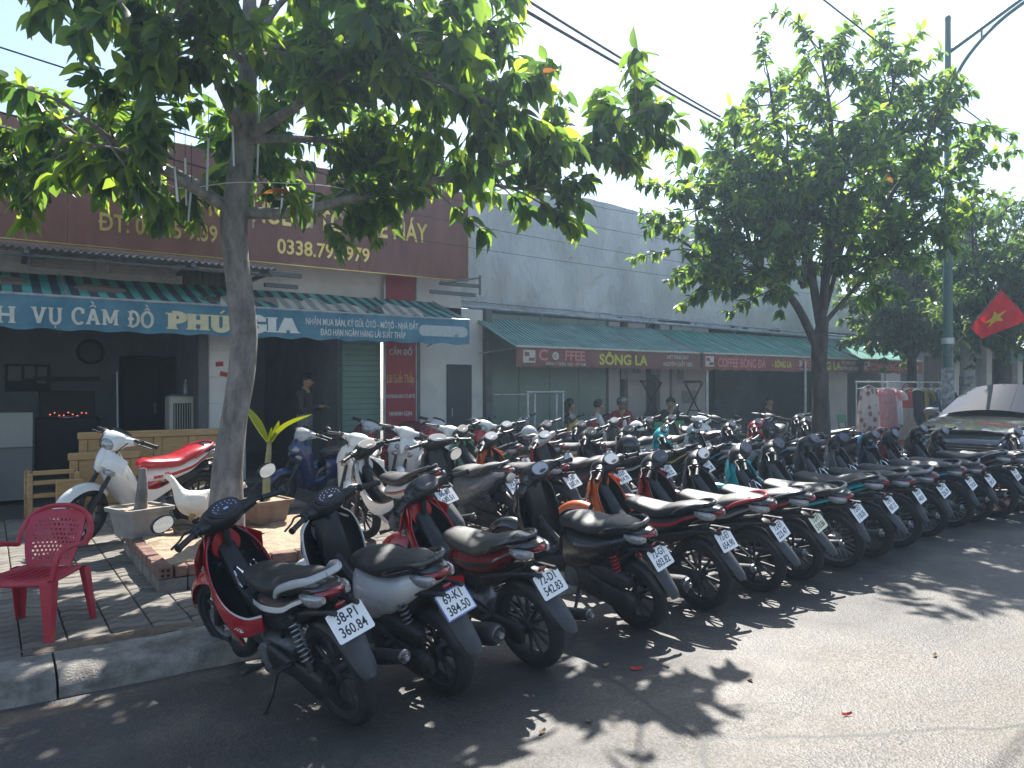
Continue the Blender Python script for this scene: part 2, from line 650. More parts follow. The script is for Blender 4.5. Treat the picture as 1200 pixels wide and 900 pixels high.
def build_kind(kind, wire=False):
    """returns a list of parts: (name, mesh, material key, location, steered, index of parent part)"""
    L = []

    def P(name, mb, mk, loc=(0, 0, 0), steer=False, parent=None):
        L.append((name, mb.mesh(name) if isinstance(mb, MB) else mb, mk, loc, steer, parent))
        return len(L) - 1

    sc = kind == 'scooter'
    sp = kind == 'sport'
    Rt = .262 if sc else .285
    hwr, hwf = (.055, .047) if sc else ((.055, .045) if sp else (.044, .038))
    # ---- wheels
    rim = (lambda h: rim_wire(Rt, h)) if wire else (lambda h: rim_cast(Rt, h, 6 if sp else 5))
    wr = P('wheel', rim(hwr), 'rim', (0, 0, Rt))
    P('tyre', tyre(Rt, hwr), 'rubber', (0, 0, 0), False, wr)
    wf = P('wheel', rim(hwf), 'rim', (WB, 0, Rt), True)
    P('tyre', tyre(Rt, hwf), 'rubber', (0, 0, 0), True, wf)
    P('brake_disc', brake_disc(.055), 'metal', (0, 0, 0), True, wf)
    # ---- fork and front guard
    fk = MB()
    top = 1.02 if not sc else 1.01
    for y in (-.075, .075):
        fk.tube([(WB, y, Rt), (WB - .07, y, Rt + .17), (top, y, .74)], [.024, .024, .017], n=8)
    fk.box((top, 0, .72), (.05, .2, .04), ch=.01)
    P('fork', fk, 'dark', steer=True)
    P('front_fender', fender_arc(WB, Rt, Rt + .035, 8 if not sc else 25, 140, .05, .075, drop=.045), 'main' if not sp else 'main', steer=True)
    # ---- frame, engine
    fr = MB()
    fr.tube([(1.0, 0, .78), (.90, 0, .58), (.62, 0, .42), (.42, 0, .40)], [.03, .035, .04, .03], n=8, sub=4)
    for y in (-.09, .09):
        fr.tube([(.42, y * .6, .40), (.30, y, .55), (.0, y, .66), (-.22, y * .7, .70)], .014, n=6, sub=3)
        fr.tube([(.44, y * .6, .36), (.40, y, .24)], .018, n=6)
        fr.tube([(.40, y, .34), (.2, y * 1.1, .31), (0, y * 1.1, Rt)], [.022, .02, .017], n=6)
    fr.disc((0, 0, Rt), .016, .25, n=10)
    P('frame', fr, 'dark')
    en = MB()
    en.loftx([(.33, .31, .06, .05), (.38, .31, .10, .085), (.48, .30, .105, .10), (.58, .31, .10, .085), (.63, .32, .07, .05)], sub=3, n=3.2, k=14)
    en.disc((.50, .115, .30), .078, .05, n=20)
    en.disc((.40, .11, .30), .05, .05, n=16)
    en.disc((.48, -.12, .30), .085, .05, n=20)
    for i in range(9):
        en.box((.63 + i * .017, 0, .335 + i * .003), (.006, .15, .125), ch=.004)
    en.loftx([(.60, .33, .05, .05), (.80, .36, .05, .05)], sub=2)
    en.box((.81, 0, .365), (.05, .11, .10), ch=.015)
    en.tube([(.74, .02, .42), (.66, .03, .50), (.55, .02, .52)], .024, n=8, sub=4)
    for q in ((.50, .30), (.44, .34), (.55, .34), (.46, .25), (.55, .26)):
        en.disc((q[0], .143, q[1]), .008, .01, n=6)
    P('engine', en, 'alloyd')
    cc = MB()
    if sc:
        cc.loftx([(.42, .31, .03, .09, .125), (.30, .31, .045, .10, .13), (.1, .285, .045, .085, .135), (-.04, .27, .045, .085, .135), (-.10, .27, .02, .05, .13)], sub=4, n=3, k=14)
        cc.loftx([(.30, .44, .03, .04, .12), (.2, .44, .05, .06, .125), (.02, .43, .05, .055, .125), (-.06, .42, .02, .03, .125)], sub=3, n=3.5)
        for i in range(8):
            a = 2 * math.pi * i / 8
            cc.disc((.30 + .075 * math.cos(a), .178, .31 + .075 * math.sin(a)), .007, .01, n=6)
    else:
        cc.loftx([(.46, .325, .02, .055, .125), (.40, .325, .028, .07, .125), (.2, .31, .026, .05, .125), (.0, .29, .03, .075, .125), (-.07, .287, .02, .05, .125)], sub=4, n=3, k=14)
    P('chain_case' if not sc else 'drive_cover', cc, 'black' if not sc else 'dark')
    # ---- exhaust on the right
    ex = MB()
    ex.tube([(.80, -.05, .31), (.76, -.08, .21), (.60, -.11, .17), (.35, -.13, .19), (.18, -.15, .25)], .015, n=8, sub=4)
    if sc:
        ex.loftx([(.22, .26, .02, .02, -.15), (.16, .27, .05, .055, -.16), (-.05, .31, .06, .065, -.17), (-.28, .36, .058, .065, -.18), (-.32, .37, .045, .05, -.18)], sub=3, n=2.2, k=16)
        ee = MB().lathe([(.046, -.0), (.046, .016), (.02, .016), (.018, -.02), (.001, -.02)], 18, axis='x')
        eloc = (-.335, -.18, .373)
    else:
        ex.tube([(.2, -.15, .25), (.1, -.155, .275), (-.15, -.165, .33), (-.36, -.17, .385)], [.02, .036, .042, .034], n=12, sub=3)
        ee = MB().lathe([(.034, 0), (.034, .012), (.015, .012), (.013, -.02), (.001, -.02)], 16, axis='x')
        eloc = (-.372, -.17, .388)
    exi = P('exhaust', ex, 'dark')
    P('end_cap', ee, 'metal', eloc, False, exi)
    hs = MB()
    hs.shell([[(x, -.155 - .055 * math.sin(a) - .02 * 0 - (.02 if sc else .01) * 1, .27 - x * .22 + .062 * math.cos(a)) for a in (R(-10 + 22 * k) for k in range(7))] for x in (.14, .05, -.05, -.15, -.24)], .003)
    P('heat_shield', hs, 'black' if not sp else 'metal', (0, 0, 0), False, exi)
    # ---- shocks
    for y in ((.13, -.13) if not sp else (.0,)):
        if sp:
            p0, p1 = (.22, 0, .36), (.34, 0, .56)
        else:
            p0, p1 = (.01, y, Rt + .04), (.10, y, .63)
        sh = MB()
        v0, v1 = Vector(p0), Vector(p1)
        sh.tube([v0, v0.lerp(v1, .45)], .019, n=10)
        sh.tube([v0.lerp(v1, .4), v1], .009, n=8)
        sh.disc(v0, .02, .03, n=10)
        sh.disc(v1, .02, .03, n=10)
        i = P('shock_absorber', sh, 'dark')
        P('spring', coil(v0.lerp(v1, .25), v0.lerp(v1, .9), .027, 8, .0055), 'spring', (0, 0, 0), False, i)
    def sq(K):
        return [((q[0] if q[0] > .2 else .2 + (q[0] - .2) * .56),) + tuple(q[1:]) for q in K]
    # ---- seat
    if sc:
        sk = [(.67, .70, .04, .02), (.62, .715, .10, .045), (.48, .735, .14, .052), (.32, .735, .15, .05), (.18, .765, .15, .06), (0, .785, .13, .05), (-.16, .80, .10, .035), (-.25, .808, .05, .015)]
    elif sp:
        sk = [(.72, .73, .05, .025), (.66, .735, .09, .045), (.5, .73, .12, .05), (.34, .735, .135, .05), (.24, .77, .12, .055), (.05, .82, .115, .045), (-.12, .85, .09, .03), (-.24, .865, .05, .012)]
    else:
        sk = [(.72, .715, .05, .022), (.66, .715, .09, .042), (.5, .715, .12, .05), (.34, .725, .135, .052), (.2, .755, .13, .055), (.02, .775, .12, .048), (-.14, .785, .10, .035), (-.22, .79, .05, .012)]
    P('seat', MB().loftx(sq(sk), sub=5, n=2.7, k=20), 'seat')
    # ---- body sides
    if sc:
        bk = [(.64, .50, .10, .17), (.56, .50, .145, .18), (.40, .53, .175, .165), (.22, .59, .18, .135), (.0, .66, .165, .105), (-.18, .715, .125, .075), (-.33, .755, .085, .05), (-.40, .77, .05, .03)]
    elif sp:
        bk = [(.70, .58, .04, .05), (.60, .60, .09, .085), (.42, .62, .12, .095), (.2, .68, .13, .085), (0, .745, .12, .065), (-.2, .80, .09, .045), (-.36, .845, .05, .03), (-.45, .87, .02, .012)]
    else:
        bk = [(.70, .56, .04, .05), (.60, .58, .09, .09), (.42, .60, .125, .10), (.2, .645, .135, .085), (0, .695, .125, .065), (-.18, .735, .10, .052), (-.32, .765, .075, .04), (-.38, .775, .05, .025)]
    bk = sq(bk)
    for h in (1, -1):
        i = P('side_panel', MB().loftx(bk, sub=4, n=1.9 if not sc else 2.3, k=12, half=h), 'panel')
        # a stripe that follows the panel
        st = []
        for (x, z, w, hh) in [b for b in bk[1:7]]:
            st.append((x, z + hh * .12, w, hh))
        grid = []
        for (x, z, w, hh, *_) in crom(st, 4):
            row = []
            for dz in (-.22, -.05, .12):
                sa = dz + .1
                yy = w * (1 - min(.99, abs((sa * hh + hh * .0) / hh)) ** (1.9 if not sc else 2.3)) ** (1 / (1.9 if not sc else 2.3)) + .0035
                row.append((x, h * yy, z - hh * .12 + sa * hh))
            grid.append(row)
        P('stripe', MB().shell(grid, .002 * h), 'stripe', (0, 0, 0), False, i)
    if sp or not sc:
        # dark lower body / under tail
        uk = [(.62, .50, .06, .05), (.45, .50, .10, .06), (.2, .56, .10, .05), (-.05, .63, .085, .04), (-.25, .69, .06, .03)]
    else:
        uk = [(.55, .36, .10, .05), (.4, .40, .14, .06), (.2, .48, .14, .05), (-.05, .56, .11, .04), (-.25, .66, .07, .03)]
    P('under_cover', MB().loftx(sq(uk), sub=3, n=3, k=14), 'black')
    # ---- tail light, signals, grab rail
    tz = .775 if sc else (.835 if sp else .765)
    tx = -.125 if sc else (-.14 if sp else -.115)
    P('tail_light', MB().loftx([(tx + .09, tz - .004, .085 if not sp else .055, .036), (tx + .03, tz, .082 if not sp else .05, .036), (tx - .03, tz + .008, .058 if not sp else .036, .026), (tx - .06, tz + .014, .018 if not sp else .01, .008)], sub=4, n=1.9, k=16), 'red')
    for y in (1, -1):
        P('turn_signal', MB().loftx([(tx + .13, tz - .018, .012, .02, y * .10), (tx + .06, tz - .022, .026, .032, y * .098), (tx + .0, tz - .02, .024, .03, y * .082), (tx - .028, tz - .014, .012, .018, y * .068)], sub=4, n=2.4, k=12), 'clear')
    tc_ = MB().loftx([(tx + .16, tz + .006, .10, .052), (tx + .08, tz + .012, .092, .046), (tx + .02, tz + .022, .075, .03), (tx - .035, tz + .033, .04, .012)], sub=4, n=2.2, k=16)
    P('tail_cowl', tc_, 'gloss')
    gr = MB()
    zo = .06 if sp else 0
    if sp:
        for y in (1, -1):
            gr.tube(sq([(.16, y * .135, .775), (.0, y * .135, .84), (-.2, y * .10, .885), (-.32, y * .045, .90), (-.34, 0, .90)]), [.012, .016, .016, .014, .012], n=8, sub=4)
    else:
        for y in (1, -1):
            gr.tube(sq([(.18, y * .15, .735 + (.02 if sc else 0)), (.06, y * .155, .79), (-.14, y * .13, .83), (-.28, y * .085, .845), (-.315, 0, .848)]), [.011, .015, .017, .015, .014], n=8, sub=4, flat=1.3)
    P('grab_rail', gr, 'rail')
    # ---- rear guard and plate
    kx = .74 if sp else (.62 if sc else .5)
    rg = strip_guard([(.05, .66), (-.07, .685), (-.14, .665), (-.19, .61), (-.235, .55)], [.05, .065, .066, .062, .058], sag=.03, t=.006)
    P('plate_bracket', rg, 'black')
    rg = strip_guard([(-.17, .60), (-.24, .54), (-.19 - .16 * kx, .475), (-.19 - .25 * kx, .405), (-.19 - .285 * kx, .365)], [.062, .064, .06, .05, .03], sag=.03, t=.006)
    P('rear_fender', rg, 'guard')
    hug = fender_arc(0, Rt, Rt + .03, 60, 165, .05, .06, drop=.03)
    P('inner_fender', hug, 'black')
    P('reflector', MB().box((-.165, 0, .705), (.015, .055, .03), rot=(0, R(-35), 0), ch=.004), 'red')
    pl = MB()
    w, h, r = .103, .077, .012
    ol = []
    for cx, cy, a0 in ((w - r, h - r, 0), (-w + r, h - r, 90), (-w + r, -h + r, 180), (w - r, -h + r, 270)):
        ol += [(cx + r * math.cos(R(a0 + k * 30)), cy + r * math.sin(R(a0 + k * 30))) for k in range(4)]
    pl.prism(ol, 0, .0015, axis='z')
    P('license_plate', pl, 'plate')
    # ---- leg shield, centre cover, floor
    if sc:
        lp = [(.93, 1.04, .98, .12), (.86, 1.075, .965, .19), (.72, 1.07, .93, .215), (.55, 1.02, .89, .20), (.42, .97, .86, .185), (.33, .93, .84, .17)]
    elif sp:
        lp = [(.88, 1.08, 1.00, .09), (.78, 1.10, .93, .15), (.66, 1.06, .86, .17), (.52, .98, .76, .16), (.38, .88, .66, .14), (.28, .78, .58, .11)]
    else:
        lp = [(.90, 1.05, 1.0, .09), (.82, 1.085, .95, .15), (.70, 1.075, .885, .185), (.56, 1.02, .82, .19), (.42, .94, .76, .18), (.31, .88, .72, .155)]
    ls = P('leg_shield', leg_shield(lp, .006), 'main')
    P('inner_cover', leg_shield([(z, xf - .0, xe - .0, w) for z, xf, xe, w in lp], .006, inset=.012, s_lim=.93), 'inner')
    if not sc:
        up_ = crom([(1.005, .90, .115), (.90, .70, .175), (.77, .555, .178), (.60, .515, .155), (.42, .565, .135)], 4)
        lo_ = crom([(.985, .82, .135), (.885, .58, .188), (.79, .425, .182), (.66, .385, .16), (.43, .48, .135)], 4)
        for y in (1, -1):
            gw = []
            for a, b in zip(up_, lo_):
                gw.append([tuple((a[0] + (b[0] - a[0]) * v, 0, a[1] + (b[1] - a[1]) * v)[k] if k != 1 else y * (a[2] + (b[2] - a[2]) * v + .005 * math.sin(math.pi * v)) for k in range(3)) for v in (0, .25, .5, .75, 1)])
            i = P('side_fairing', MB().shell(gw, .005 * y), 'main')
            tr_ = [[(q[0] + .004, q[1] + y * .004, q[2] + .004), (q[0] + .002, q[1] + y * .0045, q[2] - .008)] for q in [g_[0] for g_ in gw[6:]]]
            P('trim_line', MB().shell(tr_, .002 * y), 'stripe', (0, 0, 0), False, i)
    nose = MB().loftx([(1.0, .82, .09, .10), (1.07, .815, .08, .125), (1.12, .79, .05, .10), (1.15, .755, .015, .03)], sub=4, n=1.7, k=16)
    P('front_cover', nose, 'main2')
    for y in (1, -1):
        cs = [Vector(q) for q in ((1.075, y * .045, .925), (1.135, y * .035, .77), (1.005, y * .215, .69), (.97, y * .215, .82))]
        nn = (cs[1] - cs[0]).cross(cs[3] - cs[0]).normalized() * y
        gw = []
        for a in range(7):
            u = a / 6
            gw.append([cs[0].lerp(cs[1], u).lerp(cs[3].lerp(cs[2], u), b / 6) + nn * (.022 * math.sin(math.pi * b / 6) * math.sin(math.pi * (.15 + .7 * u)) - .02 * (u - .5) ** 2 * (b / 6)) for b in range(7)])
        P('front_panel', MB().shell(gw, .005 * y), 'wing')
    ck = MB()
    if sc:
        ck.loftx([(.60, .36, .10, .09), (.70, .34, .12, .08), (.85, .33, .14, .06), (.94, .36, .12, .10)], sub=3, n=4, k=16)
        ck.loftx([(.98, .80, .10, .15), (.94, .66, .09, .2), (.92, .5, .10, .2)], sub=3, n=3.5)
    else:
        ck.loftx([(1.0, .76, .06, .08), (.90, .64, .065, .08), (.78, .52, .07, .075), (.66, .49, .08, .08), (.58, .52, .09, .10), (.52, .56, .10, .11)], sub=4, n=2.8, k=16)
    P('centre_cover', ck, 'inner')
    # ---- steering head
    st0 = .94 if not sc else .93
    hb = MB()
    for y in (1, -1):
        hb.tube([(st0 - .01, 0, .98), (st0 - .02, y * .10, 1.0), (st0 - .05, y * .22, 1.015), (st0 - .09, y * .36, 1.0)], .011, n=8, sub=3)
    hb.tube([(1.0, 0, .76), (.945, 0, .99)], .022, n=8)
    hbi = P('handlebar', hb, 'dark', steer=True)
    for y in (1, -1):
        g = MB().tube([(st0 - .057, y * .235, 1.013), (st0 - .092, y * .355, 1.0)], .0175, n=10)
        g.tube([(st0 - .093, y * .357, 1.0), (st0 - .098, y * .372, .998)], .021, n=10)
        g.disc((st0 - .057, y * .235, 1.013), .026, .014, n=14)
        P('grip', g, 'black', steer=True)
        lv = MB().tube([(st0 + .0, y * .19, 1.01), (st0 + .035, y * .235, 1.01), (st0 - .005, y * .30, 1.0), (st0 - .03, y * .37, .99)], [.008, .007, .006, .007], n=6, sub=3)
        lv.box((st0 - .015, y * .195, 1.015), (.05, .05, .05), ch=.012)
        P('brake_lever', lv, 'dark', steer=True)
    cw = MB().loftx([(st0 + .135, .955, .035, .035), (st0 + .12, .958, .085, .07), (st0 + .06, .985, .12, .085), (st0 - .01, 1.0, .125, .07), (st0 - .06, 1.01, .09, .04), (st0 - .08, 1.012, .03, .012)], sub=4, n=2.6, k=20)
    for y in (1, -1):
        cw.tube([(st0 + .03, y * .07, .99), (st0 - .0, y * .14, 1.0), (st0 - .035, y * .205, 1.013)], [.055, .042, .026], n=12, sub=3)
    cwi = P('handlebar_cover', cw, 'cowl', steer=True)
    # dial: tilted ellipse facing the rider
    dl = MB()
    cen, nrm = Vector((st0 - .035, 0, 1.062)), Vector((-.62, 0, .78)).normalized()
    uu, vv = Vector((0, 1, 0)), nrm.cross(Vector((0, 1, 0))).normalized()
    for a, b, lift, hgt in ((.105, .062, -.02, .02), (.092, .05, .0, .004)):
        ri = []
        for lay in (0, 1):
            ri.append([cen + nrm * (lift + hgt * lay) + uu * a * math.copysign(abs(math.cos(q)) ** .8, math.cos(q)) + vv * b * math.sin(q) for q in (2 * math.pi * k / 24 for k in range(24))])
        dl.rings(ri, mi=0 if hgt > .01 else 1)
    P('dashboard', dl, ('black', 'dial'), (0, 0, 0), True, cwi)
    dm = MB()
    for k in range(11):
        a = R(200 - k * 22)
        c = cen + nrm * .0055 + uu * -.075 * math.cos(a) + vv * .036 * -math.sin(a)
        dm.box(c, (.006, .006, .002), rot=(0, R(-38), 0))
        if k % 2:
            c2 = cen + nrm * .0055 + uu * -.045 * math.cos(a) + vv * .02 * -math.sin(a)
            dm.box(c2, (.004, .010, .002), rot=(0, R(-38), 0))
    dm.box(cen + nrm * .0055 + vv * .01, (.012, .03, .002), rot=(0, R(-38), 0))
    P('dial_marks', dm, 'marks', (0, 0, 0), True, cwi)
    if sc:
        hd = MB().loftx([(1.07, .80, .11, .045), (1.10, .80, .11, .05), (1.125, .79, .07, .035), (1.14, .785, .02, .01)], sub=3, n=2.4, k=16)
        P('headlight', hd, 'clear')
    else:
        hd = MB().loftx([(st0 + .09, .965, .085, .055), (st0 + .13, .958, .075, .055), (st0 + .15, .95, .05, .035), (st0 + .155, .948, .015, .01)], sub=3, n=2.3, k=16)
        P('headlight', hd, 'clear', (0, 0, 0), True, cwi)
    for y in (1, -1):
        P('front_signal', MB().loftx([(1.04, .70, .02, .03, y * .12), (1.08, .705, .035, .035, y * .11), (1.11, .71, .02, .018, y * .085)], sub=3, n=2.2, k=12), 'clear')
    # ---- mirrors (left 'mirror_a' first)
    for y in (1, -1):
        ms = MB().tube([(st0 - .005, y * .17, 1.02), (st0 + .01, y * .21, 1.055), (st0 + .0, y * .28, 1.09), (st0 - .01, y * .325, 1.11)], .0055, n=6, sub=3)
        c = Vector((st0 - .005, y * .36, 1.135))
        for lay in [[(-.012, .98), (.004, 1.0), (.016, .8), (.022, .4)]]:
            rr = []
            for (o, f) in lay:
                rr.append([c + Vector((o, y * .066 * f * math.cos(q), .044 * f * math.copysign(abs(math.sin(q)) ** .75, math.sin(q)))) for q in (2 * math.pi * k / 20 for k in range(20))])
            ms.rings(rr)
        i = P('mirror', ms, 'black', steer=True)
        L[i] = L[i] + (y,)
        gl = MB()
        gl.rings([[c + Vector((o, y * .059 * math.cos(q), .038 * math.copysign(abs(math.sin(q)) ** .75, math.sin(q)))) for q in (2 * math.pi * k / 20 for k in range(20))] for o in (-.0135, -.012)])
        j = P('mirror_glass', gl, 'mirror', (0, 0, 0), True, i)
        L[j] = L[j] + (y,)
    # ---- stand, pegs, levers
    ss = MB().tube([(.46, .10, .24), (.42, .19, .12), (.40, .275, .052)], .013, n=8, sub=3)
    ss.box((.385, .285, .052), (.06, .05, .012), ch=.004)
    P('side_stand', ss, 'dark')
    for y in (1, -1):
        fp = MB().tube([(.55, y * .12, .24), (.55, y * .27, .25)], .014, n=8)
        fp.box((.55, y * .235, .253), (.035, .075, .028), ch=.008)
        if y > 0:
            fp.tube([(.52, .13, .25), (.62, .15, .22), (.68, .19, .225)], .008, n=6)
        else:
            fp.tube([(.52, -.15, .28), (.36, -.17, .38), (.33, -.21, .40)], .009, n=6)
        P('foot_peg', fp, 'dark')
        fq = MB().tube([(.20, y * .11, .36), (.18, y * .20, .36)], .011, n=6)
        fq.tube([(.18, y * .16, .362), (.18, y * .235, .365)], .016, n=8)
        P('pillion_peg', fq, 'dark')
    if kind == 'wave':
        ca = MB()
        for y in (-.05, .05):
            ca.tube([(.86, y, .70), (.80, y, .60), (.70, y * .8, .66), (.80, y * 1.0, .735), (.86, y, .70)], .006, n=6, sub=3)
        ca.tube([(.80, -.05, .61), (.80, .05, .61)], .006, n=6)
        P('carrier_hook', ca, 'chrome')
    cb = MB()
    for y in (.06, -.06):
        cb.tube([(st0 + .04, y * 2.6, 1.0), (st0 + .10, y * 2, .93), (st0 + .09, y * .8, .82)], .0045, n=5, sub=4)
    P('cable', cb, 'black', steer=True)
    return L


KINDS = {}


def kind_parts(kind, wire):
    if (kind, wire) not in KINDS:
        KINDS[(kind, wire)] = build_kind(kind, wire)
    return KINDS[(kind, wire)]


PAINTS = {
    'red': (.40, .008, .016), 'darkred': (.16, .006, .012), 'white': (.72, .72, .70), 'black': (.010, .010, .012),
    'grey': (.16, .165, .17), 'silver': (.42, .43, .44), 'teal': (.0, .38, .42), 'blue': (.007, .02, .10), 'navy': (.008, .014, .05),
    'orange': (.62, .12, .02), 'brown': (.10, .035, .02), 'green': (.10, .30, .16), 'pearl': (.62, .60, .54), 'yellow': (.6, .42, .05),
    'bronze': (.22, .14, .09), 'charcoal': (.035, .036, .04), 'sky': (.05, .30, .55),
}


def pm(n):
    return paint(n, PAINTS[n])


STEER_AX = (Vector((WB, 0, .285)), Vector((-.42, 0, 1)).normalized())
BIKES = []


def make_bike(label, kind, x, y, head, z=0.0, main='black', panel=None, stripe=None, wire=False, plate=None, lean=10.0, steer=0.0,
              mirrors='', cat='motorbike', group=None, inner='black', cowl=None, spring='dark', rail='black', pitch=0.0, guard='grey', seat=None, wing=None,
              dial='dark', platemat=None, scale=.91, rimmat=None, marks=None, name=None, panel_text=None):
    """x, y: rear tyre contact; head: degrees anticlockwise from +X that the bike points to"""
    parts = kind_parts(kind, wire)
    root = bpy.data.objects.new(name or ('motor_scooter' if kind == 'scooter' else 'motorbike'), None)
    COL.objects.link(root)
    root.empty_display_size = .3
    tag(root, label, cat, group)
    root.matrix_world = Matrix.Translation((x, y, z)) @ Matrix.Rotation(R(head), 4, 'Z') @ Matrix.Rotation(R(-pitch), 4, 'Y') @ Matrix.Rotation(R(-lean), 4, 'X') @ Matrix.Scale(scale, 4)
    MM = {'wing': pm(wing or main), 'main': pm(main), 'main2': pm(main), 'panel': pm(panel or main), 'stripe': pm(stripe or panel or main), 'inner': M_black if inner == 'black' else pm(inner),
          'cowl': M_black if cowl is None else pm(cowl), 'gloss': M_gloss, 'rubber': M_rubber, 'rim': rimmat or (M_metal if wire else M_dark), 'metal': M_metal, 'dark': M_dark, 'alloyd': M_enginem,
          'black': M_black, 'seat': (M_seat, M_seat, M_seat2)[len(BIKES) * 7 % 3] if not seat else pm(seat), 'red': M_red, 'clear': M_clear, 'mirror': M_mirror, 'spring': M_spring if spring == 'red' else M_metal,
          'rail': {'black': M_gloss, 'metal': M_metal, 'grey': M_grey}.get(rail) or pm(rail), 'guard': M_grey if guard == 'grey' else (M_black if guard == 'black' else pm(guard)), 'plate': platemat or M_plate,
          'dial': M_dash if dial == 'dark' else M_dashpale, 'chrome': M_chrome, 'marks': marks or M_cream}
    c, ax = STEER_AX
    S = Matrix.Translation(c) @ Matrix.Rotation(R(steer), 4, ax) @ Matrix.Translation(-c)
    made = []
    for rec in parts:
        nm, me, mk, loc, st, par = rec[:6]
        if len(rec) > 6:
            sd = 'l' if rec[6] > 0 else 'r'
            if sd not in mirrors:
                made.append(None)
                continue
        if nm == 'license_plate' and plate is None:
            made.append(None)
            continue
        if nm in ('stripe', 'trim_line') and stripe is None:
            made.append(None)
            continue
        if nm == 'dial_marks' and marks is None:
            made.append(None)
            continue
        o = bpy.data.objects.new(nm, me)
        COL.objects.link(o)
        ks = mk if isinstance(mk, tuple) else (mk,)
        while len(me.materials) < len(ks):
            me.materials.append(None)
        for i, k in enumerate(ks):
            o.material_slots[i].link = 'OBJECT'
            o.material_slots[i].material = MM[k]
        if par is None:
            o.parent = root
            B = Matrix.Translation(loc)
            if nm == 'license_plate':
                B = Matrix.Translation((-.228, 0, .628)) @ PLATE_ROT
            o.matrix_local = (S @ B) if st else B
        else:
            o.parent = made[par]
            o.matrix_local = Matrix.Translation(loc)
        made.append(o)
        if nm == 'license_plate':
            l1, l2 = plate
            for s, dy in ((l1, .035), (l2, -.033)):
                t = text_mesh(s, .072, .014, .78, .0006)
                q = link('plate_number', t, M_ink, o, (0, dy, .0018))
            if platemat is None and l1 == '69-K1':
                e = MB()
                for sy in (1, -1):
                    e.box((0, sy * .0735, .001), (.19, .005, .0035))
                    e.box((sy * .0995, 0, .001), (.005, .14, .0035))
                link('plate_edge', e, M_plateb, o)
    if panel_text:
        s, px, pz, sz, m_ = panel_text
        q = link('emblem', text_mesh(s, sz, .02, 1.0, .001, shear=.3), m_, root)
        q.matrix_local = Matrix.Translation((px[0], px[1], pz)) @ Matrix.Rotation(R(180), 4, 'Z') @ Matrix.Rotation(R(90 - px[2]), 4, 'X') @ Matrix.Rotation(R(px[3]), 4, 'Z')
    BIKES.append(root)
    return root


M_enginem = mat("engine_alloy", (.20, .20, .205), rough=.5, metal=.7, var=.3, vscale=16, dust=.3)
# local plate axes: x -> bike's right as seen from behind, y -> up, normal -> back and up
_n = Vector((-math.cos(R(38)), 0, math.sin(R(38))))
_x = Vector((0, -1, 0))
_y = _n.cross(_x)
PLATE_ROT = Matrix((( _x.x, _y.x, _n.x, 0), (_x.y, _y.y, _n.y, 0), (_x.z, _y.z, _n.z, 0), (0, 0, 0, 1)))
# ================================================================== SETTING
SWZ = 0.13                        # height of the pavement above the road
KERB_Y = 4.5


